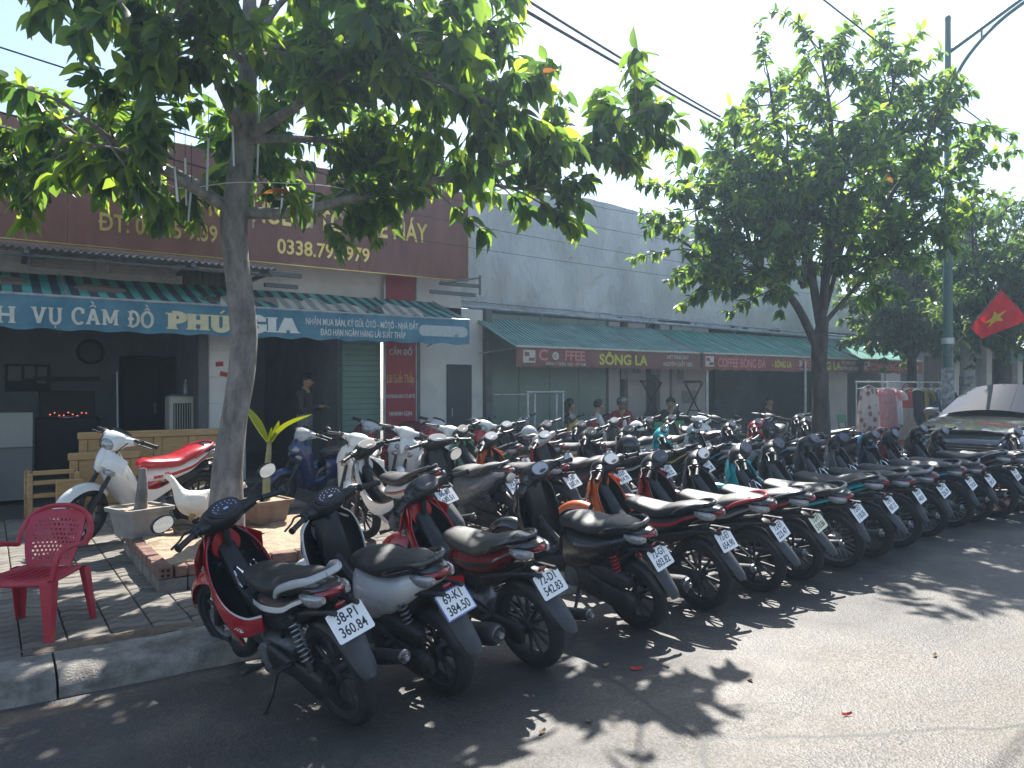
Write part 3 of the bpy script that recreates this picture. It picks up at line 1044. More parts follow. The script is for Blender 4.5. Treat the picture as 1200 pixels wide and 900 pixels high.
def road_material():
    m = bpy.data.materials.new("asphalt")
    m.use_nodes = True
    nt = m.node_tree
    b = nt.nodes["Principled BSDF"]
    tc = nt.nodes.new("ShaderNodeTexCoord")
    O = tc.outputs["Object"]

    def noise_(scale, detail=5, rough=.6):
        n = nt.nodes.new("ShaderNodeTexNoise")
        n.inputs["Scale"].default_value = scale
        n.inputs["Detail"].default_value = detail
        n.inputs["Roughness"].default_value = rough
        nt.links.new(O, n.inputs["Vector"])
        return n.outputs[0]

    def ramp(src, a, b_, ca, cb):
        r = nt.nodes.new("ShaderNodeValToRGB")
        r.color_ramp.elements[0].position = a
        r.color_ramp.elements[1].position = b_
        r.color_ramp.elements[0].color = (*ca, 1)
        r.color_ramp.elements[1].color = (*cb, 1)
        nt.links.new(src, r.inputs[0])
        return r.outputs[0]

    def mix(f, a, c, mode='MIX'):
        x = nt.nodes.new("ShaderNodeMix")
        x.data_type = 'RGBA'
        x.blend_type = mode
        for sock, v in ((x.inputs[0], f), (x.inputs[6], a), (x.inputs[7], c)):
            if isinstance(v, (int, float)):
                sock.default_value = v
            elif isinstance(v, tuple):
                sock.default_value = (*v, 1)
            else:
                nt.links.new(v, sock)
        return x.outputs[2]
    base = ramp(noise_(.55, 6), .3, .7, (.058, .053, .046), (.150, .135, .110))
    vor = nt.nodes.new("ShaderNodeTexVoronoi")
    vor.inputs["Scale"].default_value = 95
    nt.links.new(O, vor.inputs["Vector"])
    stone = ramp(vor.outputs["Color"], .25, .95, (.35, .35, .35), (2.0, 1.95, 1.85))
    c = mix(.75, base, stone, 'MULTIPLY')
    # long smears of dust along the road
    mp = nt.nodes.new("ShaderNodeMapping")
    mp.inputs["Scale"].default_value = (.25, 1.6, 1)
    nt.links.new(O, mp.inputs[0])
    n5 = nt.nodes.new("ShaderNodeTexNoise")
    n5.inputs["Scale"].default_value = 1.3
    n5.inputs["Detail"].default_value = 7
    nt.links.new(mp.outputs[0], n5.inputs["Vector"])
    c = mix(ramp(n5.outputs[0], .45, .72, (0, 0, 0), (.55, .55, .55)), c, (.17, .15, .118))
    # oily stains where the motorbikes stand, darkened further to paint in the row's shade
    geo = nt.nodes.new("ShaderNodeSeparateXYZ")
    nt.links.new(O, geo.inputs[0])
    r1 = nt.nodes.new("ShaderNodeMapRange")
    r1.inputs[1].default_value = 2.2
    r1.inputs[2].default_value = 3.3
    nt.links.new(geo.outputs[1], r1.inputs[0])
    oil_shade = nt.nodes.new("ShaderNodeMath")
    oil_shade.operation = 'MULTIPLY'
    nt.links.new(r1.outputs[0], oil_shade.inputs[0])
    nt.links.new(ramp(noise_(1.7, 7), .3, .58, (0, 0, 0), (.88, .88, .88)), oil_shade.inputs[1])
    c = mix(oil_shade.outputs[0], c, (.05, .047, .045))
    # small dark spots and old gum
    v2 = nt.nodes.new("ShaderNodeTexVoronoi")
    v2.inputs["Scale"].default_value = 3.1
    nt.links.new(O, v2.inputs["Vector"])
    c = mix(ramp(v2.outputs["Distance"], .03, .05, (.7, .7, .7), (0, 0, 0)), c, (.04, .04, .04))
    # hairline cracks
    v3 = nt.nodes.new("ShaderNodeTexVoronoi")
    v3.feature = 'DISTANCE_TO_EDGE'
    v3.inputs["Scale"].default_value = .42
    n6 = nt.nodes.new("ShaderNodeTexNoise")
    n6.inputs["Scale"].default_value = 2.5
    n6.inputs["Detail"].default_value = 6
    nt.links.new(O, n6.inputs["Vector"])
    nt.links.new(mix(.12, O, n6.outputs[1]), v3.inputs["Vector"])
    crk = ramp(v3.outputs["Distance"], .002, .007, (.8, .8, .8), (0, 0, 0))
    c = mix(crk, c, (.05, .048, .045))
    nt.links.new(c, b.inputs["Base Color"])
    rr = nt.nodes.new("ShaderNodeMapRange")
    rr.inputs[1].default_value = .3
    rr.inputs[2].default_value = .7
    rr.inputs[3].default_value = .5
    rr.inputs[4].default_value = .72
    nt.links.new(noise_(2.2), rr.inputs[0])
    nt.links.new(rr.outputs[0], b.inputs["Roughness"])
    bp = nt.nodes.new("ShaderNodeBump")
    bp.inputs["Strength"].default_value = .9
    bp.inputs["Distance"].default_value = .006
    nt.links.new(mix(.5, vor.outputs["Distance"], noise_(60, 3)), bp.inputs["Height"])
    nt.links.new(bp.outputs[0], b.inputs["Normal"])
    return m


rd = MB()
rd.add([(-60, -50, 0), (120, -50, 0), (120, KERB_Y + .1, 0), (-60, KERB_Y + .1, 0)], [(0, 1, 2, 3)])
tag(link("road", rd, road_material()), kind="structure")
M_ground = mat("bare_ground", (.16, .14, .11), rough=.95, var=.3, vscale=.5)
gd = MB()
gd.add([(-60, KERB_Y, -.05), (120, KERB_Y, -.05), (120, 100, -.05), (-60, 100, -.05)], [(0, 1, 2, 3)])
tag(link("ground", gd, M_ground), kind="structure")

# ---- pavement: mortar bed with interlocking wavy pavers on top
M_bed = mat("paver_bed", (.055, .05, .043), rough=.95, var=.35, vscale=9, bump=.4, bscale=70)
sw = MB()
sw.box((18, 11, SWZ / 2 - .012), (76, 12.4, SWZ - .012))
sidewalk = tag(link("sidewalk", sw, M_bed), kind="structure")
PAVE = [mat("paver_grey", (.11, .098, .082), rough=.88, col2=(.19, .172, .145), vscale=11, bump=.35, bscale=160),
        mat("paver_dusty", (.135, .12, .10), rough=.9, col2=(.215, .195, .165), vscale=9, bump=.35, bscale=160),
        mat("paver_dark", (.085, .076, .067), rough=.88, col2=(.15, .137, .118), vscale=13, bump=.35, bscale=160)]
PX, PY, PG = .225, .115, .009


def wavy(u):
    return .021 * math.sin(2 * math.pi * u)


def paver_mesh():
    n = 8
    top, low = [], []
    A = [(PX * (i / n) - PX / 2, PY / 2 + wavy(i / n)) for i in range(n + 1)]
    B = [(PX * (i / n) - PX / 2, -PY / 2 + wavy(i / n)) for i in range(n, -1, -1)]

    def sh(p, g):
        return (p[0] * (1 - 2 * g / PX), p[1] - math.copysign(g, p[1]))
    A0, B0 = [sh(p, PG / 2) for p in A], [sh(p, PG / 2) for p in B]
    A1, B1 = [sh(p, PG / 2 + .005) for p in A], [sh(p, PG / 2 + .005) for p in B]
    lo = [(*p, -.02) for p in A0 + B0]
    mid = [(*p, -.004) for p in A0 + B0]
    hi = [(*p, 0) for p in A1 + B1]
    m = MB()
    m.rings([lo, mid, hi], cap=False)
    m.f.append(tuple(range(2 * len(lo), 3 * len(lo))))
    m.mi.append(0)
    return m


pv = paver_mesh()
pvme = pv.mesh("paver", 25)
pvs = []
for r in range(46):
    for c in range(38):
        x = -2.2 + c * PX
        y = 4.87 + PY / 2 + r * PY
        if y > 9.9:
            continue
        if .95 < x < 2.75 and 5.75 < y < 7.6:
            continue
        if x > 3.4 and y > 6:
            continue
        pvs.append((math.hypot(x - .2, y - .0) + (5 if x < -1.2 or x > 2.6 else 0), x, y))
pvs.sort()
PAVEME = []
for k in range(3):
    me = pvme.copy()
    me.materials.append(PAVE[k])
    PAVEME.append(me)
rest = MB()
for k, (dd, x, y) in enumerate(pvs):
    z = SWZ + rnd.uniform(-.003, .002)
    tilt = (rnd.uniform(-.012, .012), rnd.uniform(-.012, .012), rnd.uniform(-.01, .01))
    if k < 298:
        o = bpy.data.objects.new("paver", PAVEME[rnd.choice((0, 0, 1, 1, 2))])
        COL.objects.link(o)
        o.parent = sidewalk
        o.location = (x, y, z)
        o.rotation_euler = tilt
    else:
        M = Euler(tilt).to_matrix()
        rest.add([Vector((x, y, z)) + M @ Vector(p) for p in pv.v], pv.f, rnd.choice((0, 1, 1, 2)))
tag(link("pavers", rest, PAVE, sidewalk), kind="stuff")

# ---- kerb of long cast blocks
M_kerb = mat("kerb_concrete", (.12, .11, .095), rough=.92, col2=(.32, .30, .265), vscale=6.5, bump=1.0, bscale=75)
kerb = tag(thing("kerb", None, None), kind="structure")
x = -6.0
rk = random.Random(3)
while x < 30:
    L = 1.05
    m = MB()
    g = .006
    prof = [(4.47, -.03), (4.485, .055), (4.53, .098), (4.62, .122), (4.84, .132), (4.87, .126), (4.87, -.03)]
    nseg = 8
    rr = []
    for i in range(nseg + 1):
        xx = x + g + (L - 2 * g) * i / nseg
        e = .004 if i in (0, nseg) else 0
        rr.append([(xx, y_ + rk.uniform(-.008, .008), z_ - e + rk.uniform(-.006, .006)) for y_, z_ in prof])
    m.rings(rr)
    link("kerb_stone", m, M_kerb, kerb, loc=(0, 0, rk.uniform(-.004, .004)))
    x += L

# dirt washed against the kerb
M_dirt = mat("kerb_dirt", (.10, .07, .05), rough=.95, col2=(.17, .13, .09), vscale=14, bump=.5, bscale=90)


def blob(name, cx, cy, z, rx, ry, h, m, seed, kind="stuff", parent=None):
    q = random.Random(seed)
    ph = [q.uniform(0, 6.28) for _ in range(6)]
    V, F = [(cx, cy, z + h)], []
    n, lay = 28, 4
    for j in range(1, lay + 1):
        for i in range(n):
            a = 2 * math.pi * i / n
            k = 1 + .22 * math.sin(2 * a + ph[0]) + .16 * math.sin(3 * a + ph[1]) + .1 * math.sin(7 * a + ph[2])
            f = j / lay
            V.append((cx + rx * k * f * math.cos(a), cy + ry * k * f * math.sin(a), z + h * (1 - f ** 2) + (.25 * h * q.uniform(-1, 1) if j < lay else -.004)))
    for i in range(n):
        F.append((0, 1 + i, 1 + (i + 1) % n))
    for j in range(lay - 1):
        for i in range(n):
            a, b = 1 + j * n + i, 1 + j * n + (i + 1) % n
            F.append((a, a + n, b + n, b))
    o = link(name, MB().add(V, F), m, parent)
    return tag(o, kind=kind)


blob("dirt", .62, 4.93, SWZ - .002, .42, .10, .02, M_dirt, 4)
blob("dirt", -.3, 4.93, SWZ - .002, .3, .07, .015, M_dirt, 9)
blob("dirt", -.4, 4.36, -.002, 1.3, .10, .008, M_dirt, 5)

# scraps lying on the road
M_scrap = mat("red_paper", (.45, .03, .025), rough=.8)
M_leafdry = mat("dry_leaf", (.28, .19, .09), rough=.8, var=.3)


def scrap(name, label, cat, x, y, l, w, rz, m, z=.003, bend=.02, group=None):
    g = []
    for i in range(6):
        u = i / 5
        ww = w * (.3 + .7 * math.sin(math.pi * min(.95, u + .1)))
        g.append([(l * (u - .5), ww * (v - .5) * .5, z + bend * abs(u - .45) ** 1.5 + .3 * bend * abs(v - .5)) for v in (0, .5, 1, 1.5, 2)])
    o = link(name, MB().shell(g, .001), m, None, (x, y, 0), (0, 0, rz))
    return tag(o, label, cat, group)


scrap("paper_scrap", "red paper scrap on the road beside the third motorbike's rear wheel", "scrap", 3.0, 3.06, .07, .03, -.5, M_scrap)
scrap("paper_scrap", "red paper scrap alone on the open sunlit road", "scrap", 3.42, 2.05, .055, .014, -.4, M_scrap)
for i, (x, y, r_) in enumerate([(2.1, 2.75, .3), (1.15, 3.0, 1.2), (1.6, 2.5, .8), (2.35, 2.72, 2), (-.2, 4.1, .4), (2.9, 3.2, .2), (.62, 3.3, 2.0), (3.4, 2.6, 1.3), (4.6, 2.2, .3)]):
    scrap("fallen_leaf", "small dry leaf lying on the asphalt", "leaf", x, y, .045, .022, r_, M_leafdry, group="dry leaves fallen on the road")

# ================================================================== PLANTER with the street tree
M_bricktop = mat("planter_red", (.14, .068, .05), rough=.93, col2=(.24, .145, .11), vscale=7, bump=.5, bscale=70)
M_bricklow = mat("planter_grey", (.13, .12, .105), rough=.95, col2=(.25, .225, .195), vscale=9, bump=.5, bscale=60)
M_soil = mat("dry_soil", (.26, .19, .125), rough=.97, col2=(.42, .32, .22), vscale=18, bump=.9, bscale=45)
M_hole = mat("brick_hole", (.03, .012, .01), rough=.95)
planter = thing("planter", "square street-tree planter edged with red and grey bricks, filled with dry soil", "planter", (0, 0, 0))
PXa, PXb, PYa, PYb = 1.0, 2.62, 5.83, 7.5


def edge_brick(x0, y0, x1, y1, z0, z1, m):
    b = MB().box(((x0 + x1) / 2, (y0 + y1) / 2, (z0 + z1) / 2), (abs(x1 - x0) - .006, abs(y1 - y0) - .006, z1 - z0 - .005), ch=.007)
    return link("brick", b, m, planter, loc=(rnd.uniform(-.004, .004), rnd.uniform(-.004, .004), rnd.uniform(-.003, .003)))


for z0, z1, m in ((SWZ - .03, .215, M_bricklow), (.215, .30, M_bricktop)):
    n = 8
    for i in range(n):
        xa, xb = PXa + .002 + (PXb - PXa) * i / n, PXa + (PXb - PXa) * (i + 1) / n
        if i == 0 and z0 > .2:
            xa += .11
        edge_brick(xa, PYa, xb, PYa + .105, z0, z1, m)
        edge_brick(xa, PYb - .105, xb, PYb, z0, z1, m)
        ya, yb = PYa + .11 + (PYb - PYa - .22) * i / n, PYa + .11 + (PYb - PYa - .22) * (i + 1) / n
        if not (z0 > .2 and i == 0):
            edge_brick(PXa, ya, PXa + .105, yb, z0, z1, m)
        edge_brick(PXb - .105, ya, PXb, yb, z0, z1, m)
hb_ = MB().box((PXa + .052, PYa + .14, .2575), (.104, .28, .083), ch=.006)
hbr = link("brick", hb_, M_bricktop, planter)
for i in range(2):
    for j in range(2):
        hl = MB().lathe([(.001, -.0005), (.0125, -.0005), (.0125, -.003), (.001, -.003)], 14, axis='y')
        link("brick_hole", hl, M_hole, hbr, loc=(PXa + .034 + i * .036, PYa + .0005, .24 + j * .036))
grid = []
for i in range(29):
    row = []
    for j in range(29):
        x = PXa + .09 + (PXb - PXa - .18) * i / 28
        y = PYa + .09 + (PYb - PYa - .18) * j / 28
        z = .255 + .05 * noise.noise((x * 2.2, y * 2.2, 1)) + .025 * noise.noise((x * 7, y * 7, 3)) + .04 * math.exp(-((x - 1.74) ** 2 + (y - 6.7) ** 2) / .12)
        row.append((x, y, z))
    grid.append(row)
link("soil", MB().shell(grid[::-1], .03), M_soil, planter)
lit = MB()
for k in range(420):
    x, y = rnd.uniform(PXa + .12, PXb - .12), rnd.uniform(PYa + .12, PYb - .12)
    z = .262 + .05 * noise.noise((x * 2.2, y * 2.2, 1)) + .025 * noise.noise((x * 7, y * 7, 3)) + .04 * math.exp(-((x - 1.74) ** 2 + (y - 6.7) ** 2) / .12)
    s_ = rnd.uniform(.006, .022)
    a = rnd.uniform(0, 6.28)
    ca, sa = math.cos(a) * s_, math.sin(a) * s_
    lit.add([(x - ca, y - sa, z), (x - sa * .4, y + ca * .4, z + s_ * .5), (x + ca, y + sa, z + s_ * .2), (x + sa * .4, y - ca * .4, z + s_ * .1)], [(0, 1, 2), (0, 2, 3), (0, 3, 1), (1, 3, 2)])
tag(link("litter", lit, M_leafdry, planter), kind="stuff")

# ================================================================== PAWN SHOP (left)
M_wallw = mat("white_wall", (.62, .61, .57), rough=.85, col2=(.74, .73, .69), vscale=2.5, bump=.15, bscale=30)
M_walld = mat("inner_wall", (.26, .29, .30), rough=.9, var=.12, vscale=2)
M_tile = mat("pillar_tile", (.68, .68, .66), rough=.25, var=.05, vscale=3)
M_post = mat("grey_door_post", (.13, .135, .14), rough=.6, var=.2)
M_roller = mat("green_roller", (.17, .28, .24), rough=.6, var=.12, vscale=1.5)
M_steel = mat("galvanised_steel", (.42, .44, .45), rough=.45, metal=.7, var=.25, vscale=5)
M_corr = mat("corrugated_sheet", (.45, .46, .45), rough=.5, metal=.3, col2=(.60, .61, .60), vscale=3)
M_darkdoor = mat("dark_door", (.045, .05, .06), rough=.5, var=.15)
M_floor = mat("shop_floor", (.16, .16, .155), rough=.45, var=.15, vscale=2)
M_vent = mat("vent_concrete", (.40, .385, .365), rough=.9, col2=(.52, .50, .47), vscale=6)
M_dim = mat("dim_timber", (.035, .03, .028), rough=.6, var=.2)
M_granite = mat("counter_granite", (.22, .22, .21), rough=.5, col2=(.34, .34, .32), vscale=120)
FZ = .17                           # shop floor level


def building(name, label):
    return thing(name, label, "building")


shop = building("pawn_shop", "white single-storey shop with open dark rooms behind the blue lettered awning")
m = MB()
m.box((.5, 14.0, FZ / 2), (10.4, 4.5, FZ))
link("floor", m, M_floor, shop)
m = MB()
m.box((-.85, 11.92, 3.85), (10.6, .2, 2.1))
m.box((5.8, 11.93, 3.85), (2.7, .18, 2.1))
link("upper_wall", m, M_wallw, shop)
m = MB()
m.box((.9, 16.4, 2.3), (11, .2, 4.6))
m.box((-4.3, 14.2, 2.3), (.2, 4.2, 4.6))
m.box((3.1, 14.3, 1.6), (.15, 4.2, 3.2))
m.box((4.98, 14.3, 1.6), (.15, 4.2, 3.2))
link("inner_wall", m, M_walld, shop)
m = MB()
m.box((.9, 14.2, 2.95), (11, 4.3, .12))
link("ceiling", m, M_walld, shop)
m = MB()
m.box((1.4, 14.1, 5.0), (11.6, 4.6, .1), rot=(R(2), 0, 0))
link("roof", m, M_corr, shop)
# tiled pillar between the two openings, tile by tile
pil = link("pillar", MB().box((2.99, 11.95, 1.42), (.54, .36, 2.7)), M_wallw, shop)
for r in range(7):
    for fc in range(2):
        if fc == 0:
            t = MB().box((2.99, 11.766, .35 + r * .395), (.535, .014, .388), ch=.004)
        else:
            t = MB().box((2.716, 11.95, .35 + r * .395), (.014, .34, .388), ch=.004)
        link("tile", t, M_tile, pil)
for k, (dx, dz) in enumerate(((-.12, 1.93), (-.06, 1.78))):
    link("sticker", MB().box((2.99 + dx, 11.757, dz), (.11, .003, .07), rot=(0, R(-6 + 20 * k), 0)), mat("sticker_red", (.42, .05, .06), rough=.6), pil)
for xx, w in ((2.63, .13), (6.22, .06)):
    link("door_post", MB().box((xx, 11.83, 1.4), (w, .2, 2.7), ch=.006), M_post, shop)
# roller shutter panel: slats
rol = link("roller_shutter", MB().box((5.2, 11.90, 1.5), (.70, .06, 2.8)), M_roller, shop)
for k in range(30):
    link("slat", MB().box((5.2, 11.862, .24 + k * .092), (.68, .014, .088), ch=.006), M_roller, rol)
link("side_wall", MB().box((6.93, 11.95, 1.55), (1.38, .22, 2.95)), M_wallw, shop)
dr = link("door", MB().box((7.10, 11.825, 1.08), (.52, .05, 1.83), ch=.008), M_darkdoor, shop)
link("door_handle", MB().tube([(6.92, 11.77, 1.05), (6.92, 11.77, 1.2)], .012, 8), M_steel, dr)
# vent blocks: slabs pierced with slots, built as frames of bars
for (x0, x1, z0, z1) in ((.44, 1.28, 3.14, 3.43), (1.36, 2.24, 3.13, 3.42)):
    v = MB()
    w, h = x1 - x0, z1 - z0
    v.box(((x0 + x1) / 2, 11.80, z0 + .02), (w, .09, .04), ch=.006)
    v.box(((x0 + x1) / 2, 11.80, z1 - .02), (w, .09, .04), ch=.006)
    for xx in (x0 + .02, x1 - .02):
        v.box((xx, 11.80, (z0 + z1) / 2), (.04, .09, h - .082), ch=.006)
    for rowz, off in ((z0 + h * .30, 0), (z0 + h * .5, .5), (z0 + h * .70, 0)):
        for k in range(4):
            cx = x0 + (k + .5 + (off - .25)) * w / 4
            v.box((min(max(cx, x0 + .12), x1 - .12), 11.80, rowz), (w * .17, .075, .022), ch=.006)
    for k in (1, 2, 3):
        v.box((x0 + w * k / 4, 11.803, (z0 + z1) / 2), (.018, .07, h - .085))
    link("vent_block", v, M_vent, shop)
    link("vent_recess", MB().box(((x0 + x1) / 2, 11.842, (z0 + z1) / 2), (w - .05, .03, h - .05)), mat("vent_dark", (.02, .02, .022), rough=.9), shop)
link("vent_wall", MB().box((.2, 11.835, 3.22), (4.8, .06, .50)), M_vent, shop)
pk = link("plank_panel", MB().box((2.72, 11.79, 3.16), (.72, .02, .30)), M_dim, shop)
for k in range(8):
    link("plank", MB().box((2.41 + k * .089, 11.77, 3.16 + rnd.uniform(-.01, .01)), (.083, .02, .31), ch=.004), mat("grey_plank", (.11, .10, .095), rough=.9, var=.4, vscale=10, stretch=(1, 1, .2)), pk)
# corrugated eave under the sign board
cr = []
for i in range(241):
    x = -2.2 + i * (3.45 + 2.2) / 240
    zz = .022 * math.cos(2 * math.pi * (x / .085))
    cr.append([(x, 10.82 + .008 * math.sin(x * 3), 3.29 + zz), (x, 11.3, 3.335 + zz), (x, 11.76, 3.38 + zz)])
link("eave_sheet", MB().shell(cr, .004), M_corr, shop)
fr = MB()
for xx in (-1.4, .4, 2.3, 3.35):
    fr.box((xx, 11.3, 3.235), (.05, 1.0, .05))
fr.box((.6, 10.92, 3.2), (5.6, .04, .03))
link("eave_frame", fr, M_post, shop)
bk = MB()
for (xx, z_, l) in ((3.62, 3.27, .62), (3.62, 3.10, .5), (6.75, 3.36, .8), (6.6, 3.2, .9)):
    bk.box((xx, 11.2, z_), (l, .06, .06))
bk.tube([(7.1, 11.15, 3.5), (6.3, 11.15, 3.34)], .018, 6)
bk.tube([(7.12, 11.15, 3.55), (7.12, 11.15, 3.2)], .02, 6)
link("bracket", bk, M_post, shop)

# ---- counter and things inside
ctr = thing("counter", "grey stone-topped shop counter at the left opening of the shop", "counter", (0, 0, 0))
link("counter_base", MB().box((-.75, 11.55, .50), (2.46, .55, .66)), M_floor, ctr)
for k in range(4):
    link("stone_panel", MB().box((-1.68 + k * .62, 11.54, 1.05), (.612, .60, .44), ch=.008), M_granite, ctr)
clock = thing("wall_clock", "round dark wall clock on the back wall of the shop", "clock", (1.62, 16.27, 2.25))
link("clock_case", MB().lathe([(.001, .0), (.21, .0), (.24, -.03), (.2, -.05), (.19, -.03), (.001, -.03)], 28, axis='y'), M_dim, clock)
link("clock_face", MB().disc((0, -.035, 0), .185, .01, 24), mat("clock_dial", (.15, .15, .14), rough=.4), clock)
cab = thing("cabinet", "tall dark cabinet against the back wall of the shop", "cabinet", (2.75, 16.0, FZ))
link("carcass", MB().box((0, 0, 1.0), (1.3, .45, 2.0), ch=.01), M_dim, cab)
for sx in (-.33, .33):
    dd = link("door", MB().box((sx, -.24, 1.0), (.62, .03, 1.9), ch=.01), M_dim, cab)
    link("handle", MB().tube([(sx * .3, -.265, .9), (sx * .3, -.265, 1.1)], .012, 6), M_steel, dd)
alt = thing("altar_shelf", "dark altar stand with small glowing red lamps inside the shop", "altar", (1.12, 14.6, FZ))
link("stand", MB().box((0, 0, .45), (.9, .5, .9), ch=.01).box((0, .12, 1.1), (.8, .2, .5), ch=.01).box((0, .12, 1.55), (.95, .24, .08)), M_dim, alt)
M_lamp = mat("altar_lamp", (.5, .05, .03), rough=.3, emit=((1, .2, .1), .3))
for k in range(9):
    link("lamp", MB().disc((-.26 + k * .065, -.12, .96 + .03 * math.sin(k * 1.9)), .012, .02, 8), M_lamp, alt)
link("offering_plate", MB().disc((0, -.15, .915), .16, .02, 16, axis='z'), M_steel, alt)
pap = thing("notice_board", "pale papers pinned to a dark board inside the shop", "board", (.62, 16.26, 1.75))
link("board", MB().box((0, 0, 0), (.7, .03, .5)), M_dim, pap)
for k, (dx, dz, w, h) in enumerate(((-.2, .08, .2, .26), (.03, .1, .16, .22), (.22, .05, .15, .3))):
    link("paper", MB().box((dx, -.02, dz), (w, .004, h), rot=(0, rnd.uniform(-.05, .05), 0)), mat("paper_pale", (.3, .31, .3), rough=.8), pap)
cool = thing("air_cooler", "cream upright air cooler with a dark louvred grille beside the tiled pillar", "air cooler", (2.42, 12.3, FZ))
link("housing", MB().box((0, 0, .64), (.36, .36, 1.28), ch=.025), mat("cooler_cream", (.55, .53, .46), rough=.4, var=.06), cool)
link("grille_recess", MB().box((0.0, -.178, .78), (.25, .01, .78)), mat("grille_dark", (.05, .05, .05), rough=.6), cool)
for k in range(7):
    link("louvre", MB().box((-.105 + k * .035, -.188, .78), (.008, .012, .76)), mat("cooler_cream", (.5, .5, .45)), cool)
link("top_tray", MB().box((0, 0, 1.295), (.30, .30, .03), ch=.01), M_post, cool)
bo = thing("plastic_bottle", "small clear bottle standing on top of the air cooler", "bottle", (2.5, 12.28, FZ + 1.31))
link("bottle_body", MB().lathe([(.001, 0), (.035, 0), (.036, .12), (.014, .17), (.014, .2), (.001, .2)], 14, axis='z'), mat("bottle_plastic", (.6, .64, .66), rough=.1, trans=.6), bo)
link("cap", MB().disc((0, 0, .208), .016, .02, 10, axis='z'), M_wallw, bo)
pole_ = thing("broom", "thin pale broom handle leaning inside the dark shop", "broom", (1.62, 12.6, FZ))
link("handle", MB().tube([(0, 0, .15), (.0, .12, 1.65)], .011, 8), mat("pale_stick", (.6, .62, .64), rough=.5), pole_)
link("bristles", MB().loftx([(-.12, .12, .03, .1), (0, .1, .05, .1), (.12, .12, .03, .1)], n=3), M_dim, pole_)

# ---- wooden bed parts stacked on the pavement
M_wood = mat("varnished_wood", (.36, .21, .075), rough=.42, col2=(.47, .29, .12), vscale=7, stretch=(1, 1, 6), coat=.3)


def panel_frame(name, label, x0, x1, y, z0, z1, nx, group, rz=0, depth=.05):
    t = thing(name, label, "bed panel", ((x0 + x1) / 2, y, SWZ), rz, group)
    w, h = x1 - x0, z1 - z0
    fr_ = MB()
    fr_.box((0, 0, z0 + .04), (w, depth, .08), ch=.008)
    fr_.box((0, 0, z1 - .045), (w + .03, depth + .02, .09), ch=.012)
    link("rail", fr_, M_wood, t)
    for k in range(nx + 1):
        link("stile", MB().box((-w / 2 + .045 + (w - .09) * k / nx, .001, (z0 + z1) / 2), (.088, depth - .004, h - .17), ch=.006), M_wood, t)
    for k in range(nx):
        pw = (w - .09) / nx - .09
        cx = -w / 2 + .045 + (w - .09) * (k + .5) / nx
        link("panel", MB().box((cx, .004, (z0 + z1) / 2), (pw + .004, depth * .4, h - .168), ch=.012), M_wood, t)
    return t


panel_frame("bed_headboard", "long varnished bed headboard behind the red and white motorbike", .9, 2.62, 10.25, 0, .92, 4, "dismantled wooden bed parts")
panel_frame("bed_headboard", "square varnished wooden board standing in front of the long headboard", .78, 1.5, 9.95, 0, .70, 1, "dismantled wooden bed parts", rz=-.12)
t = thing("wooden_stand", "low open varnished wooden frame at the left end of the bed parts", "bed frame", (.62, 9.75, SWZ), .05, "dismantled wooden bed parts")
fr_ = MB()
for sx in (-.24, .2):
    for sy in (-.12, .22):
        fr_.box((sx, sy, .26), (.05, .05, .52), ch=.006)
link("corner_posts", fr_, M_wood, t)
for z_ in (.13, .28, .42, .525):
    link("rail", MB().box((-.02, -.121, z_), (.39, .03, .05), ch=.006), M_wood, t)
    link("rail", MB().box((-.241, .05, z_), (.03, .29, .05), ch=.006), M_wood, t)
link("side_board", MB().box((.12, -.19, .22), (.26, .04, .44), ch=.008), M_wood, t)

# ---- big sign board with raised gold letters
M_sign = mat("sign_brown", (.17, .055, .038), rough=.45, col2=(.25, .095, .065), vscale=2.2, coat=.2, stretch=(1.5, 1, .35), bump=.1, bscale=9)
M_gold = mat("sign_gold", (.62, .40, .10), rough=.28, metal=.75, col2=(.80, .60, .22), vscale=5)
sg = thing("sign_board", "large dark red-brown sign board with raised gold letters above the shop", "sign", (0, 0, 0))
nb = 5
for k in range(nb):
    xa, xb = -3.2 + (6.96 + 3.2) * k / nb, -3.2 + (6.96 + 3.2) * (k + 1) / nb
    link("board", MB().box(((xa + xb) / 2, 11.34, 4.22), (xb - xa - .006, .07, 1.54)), M_sign, sg)
tr = MB()
tr.box((1.88, 11.335, 3.445), (10.2, .09, .012))
tr.box((1.88, 11.335, 4.997), (10.2, .09, .012))
tr.box((6.966, 11.335, 4.22), (.012, .09, 1.54))
link("edge_trim", tr, M_gold, sg)


def sign_text(s, x, z, size, m, par, y=11.30, bold=.02, sx=1.0, ext=.012, align='CENTER', sp=1.0):
    return link("lettering", text_mesh(s, size, bold, sx, ext, align, 0, sp), m, par, (x, y, z), WALLTXT)


for s, x0, x1, z, sz in (("CHO THU\u00ca \u00d4 T\u00d4 + XE M\u00c1Y", 2.22, 6.14, 4.17, .44), ("0338.79.3979", 3.59, 5.09, 3.70, .31), ("\u0110T: 08745 9.39", 1.22, 2.73, 3.77, .33)):
    link("lettering", text_fit(s, x0, x1, sz, .018, .012), M_gold, sg, ((x0 + x1) / 2, 11.30, z), WALLTXT)

# ---- stroke letters with slab serifs for the awning
def arc(cx, cy, rx, ry, a0, a1, n=12):
    return [(cx + rx * math.cos(R(a0 + (a1 - a0) * i / n)), cy + ry * math.sin(R(a0 + (a1 - a0) * i / n))) for i in range(n + 1)]


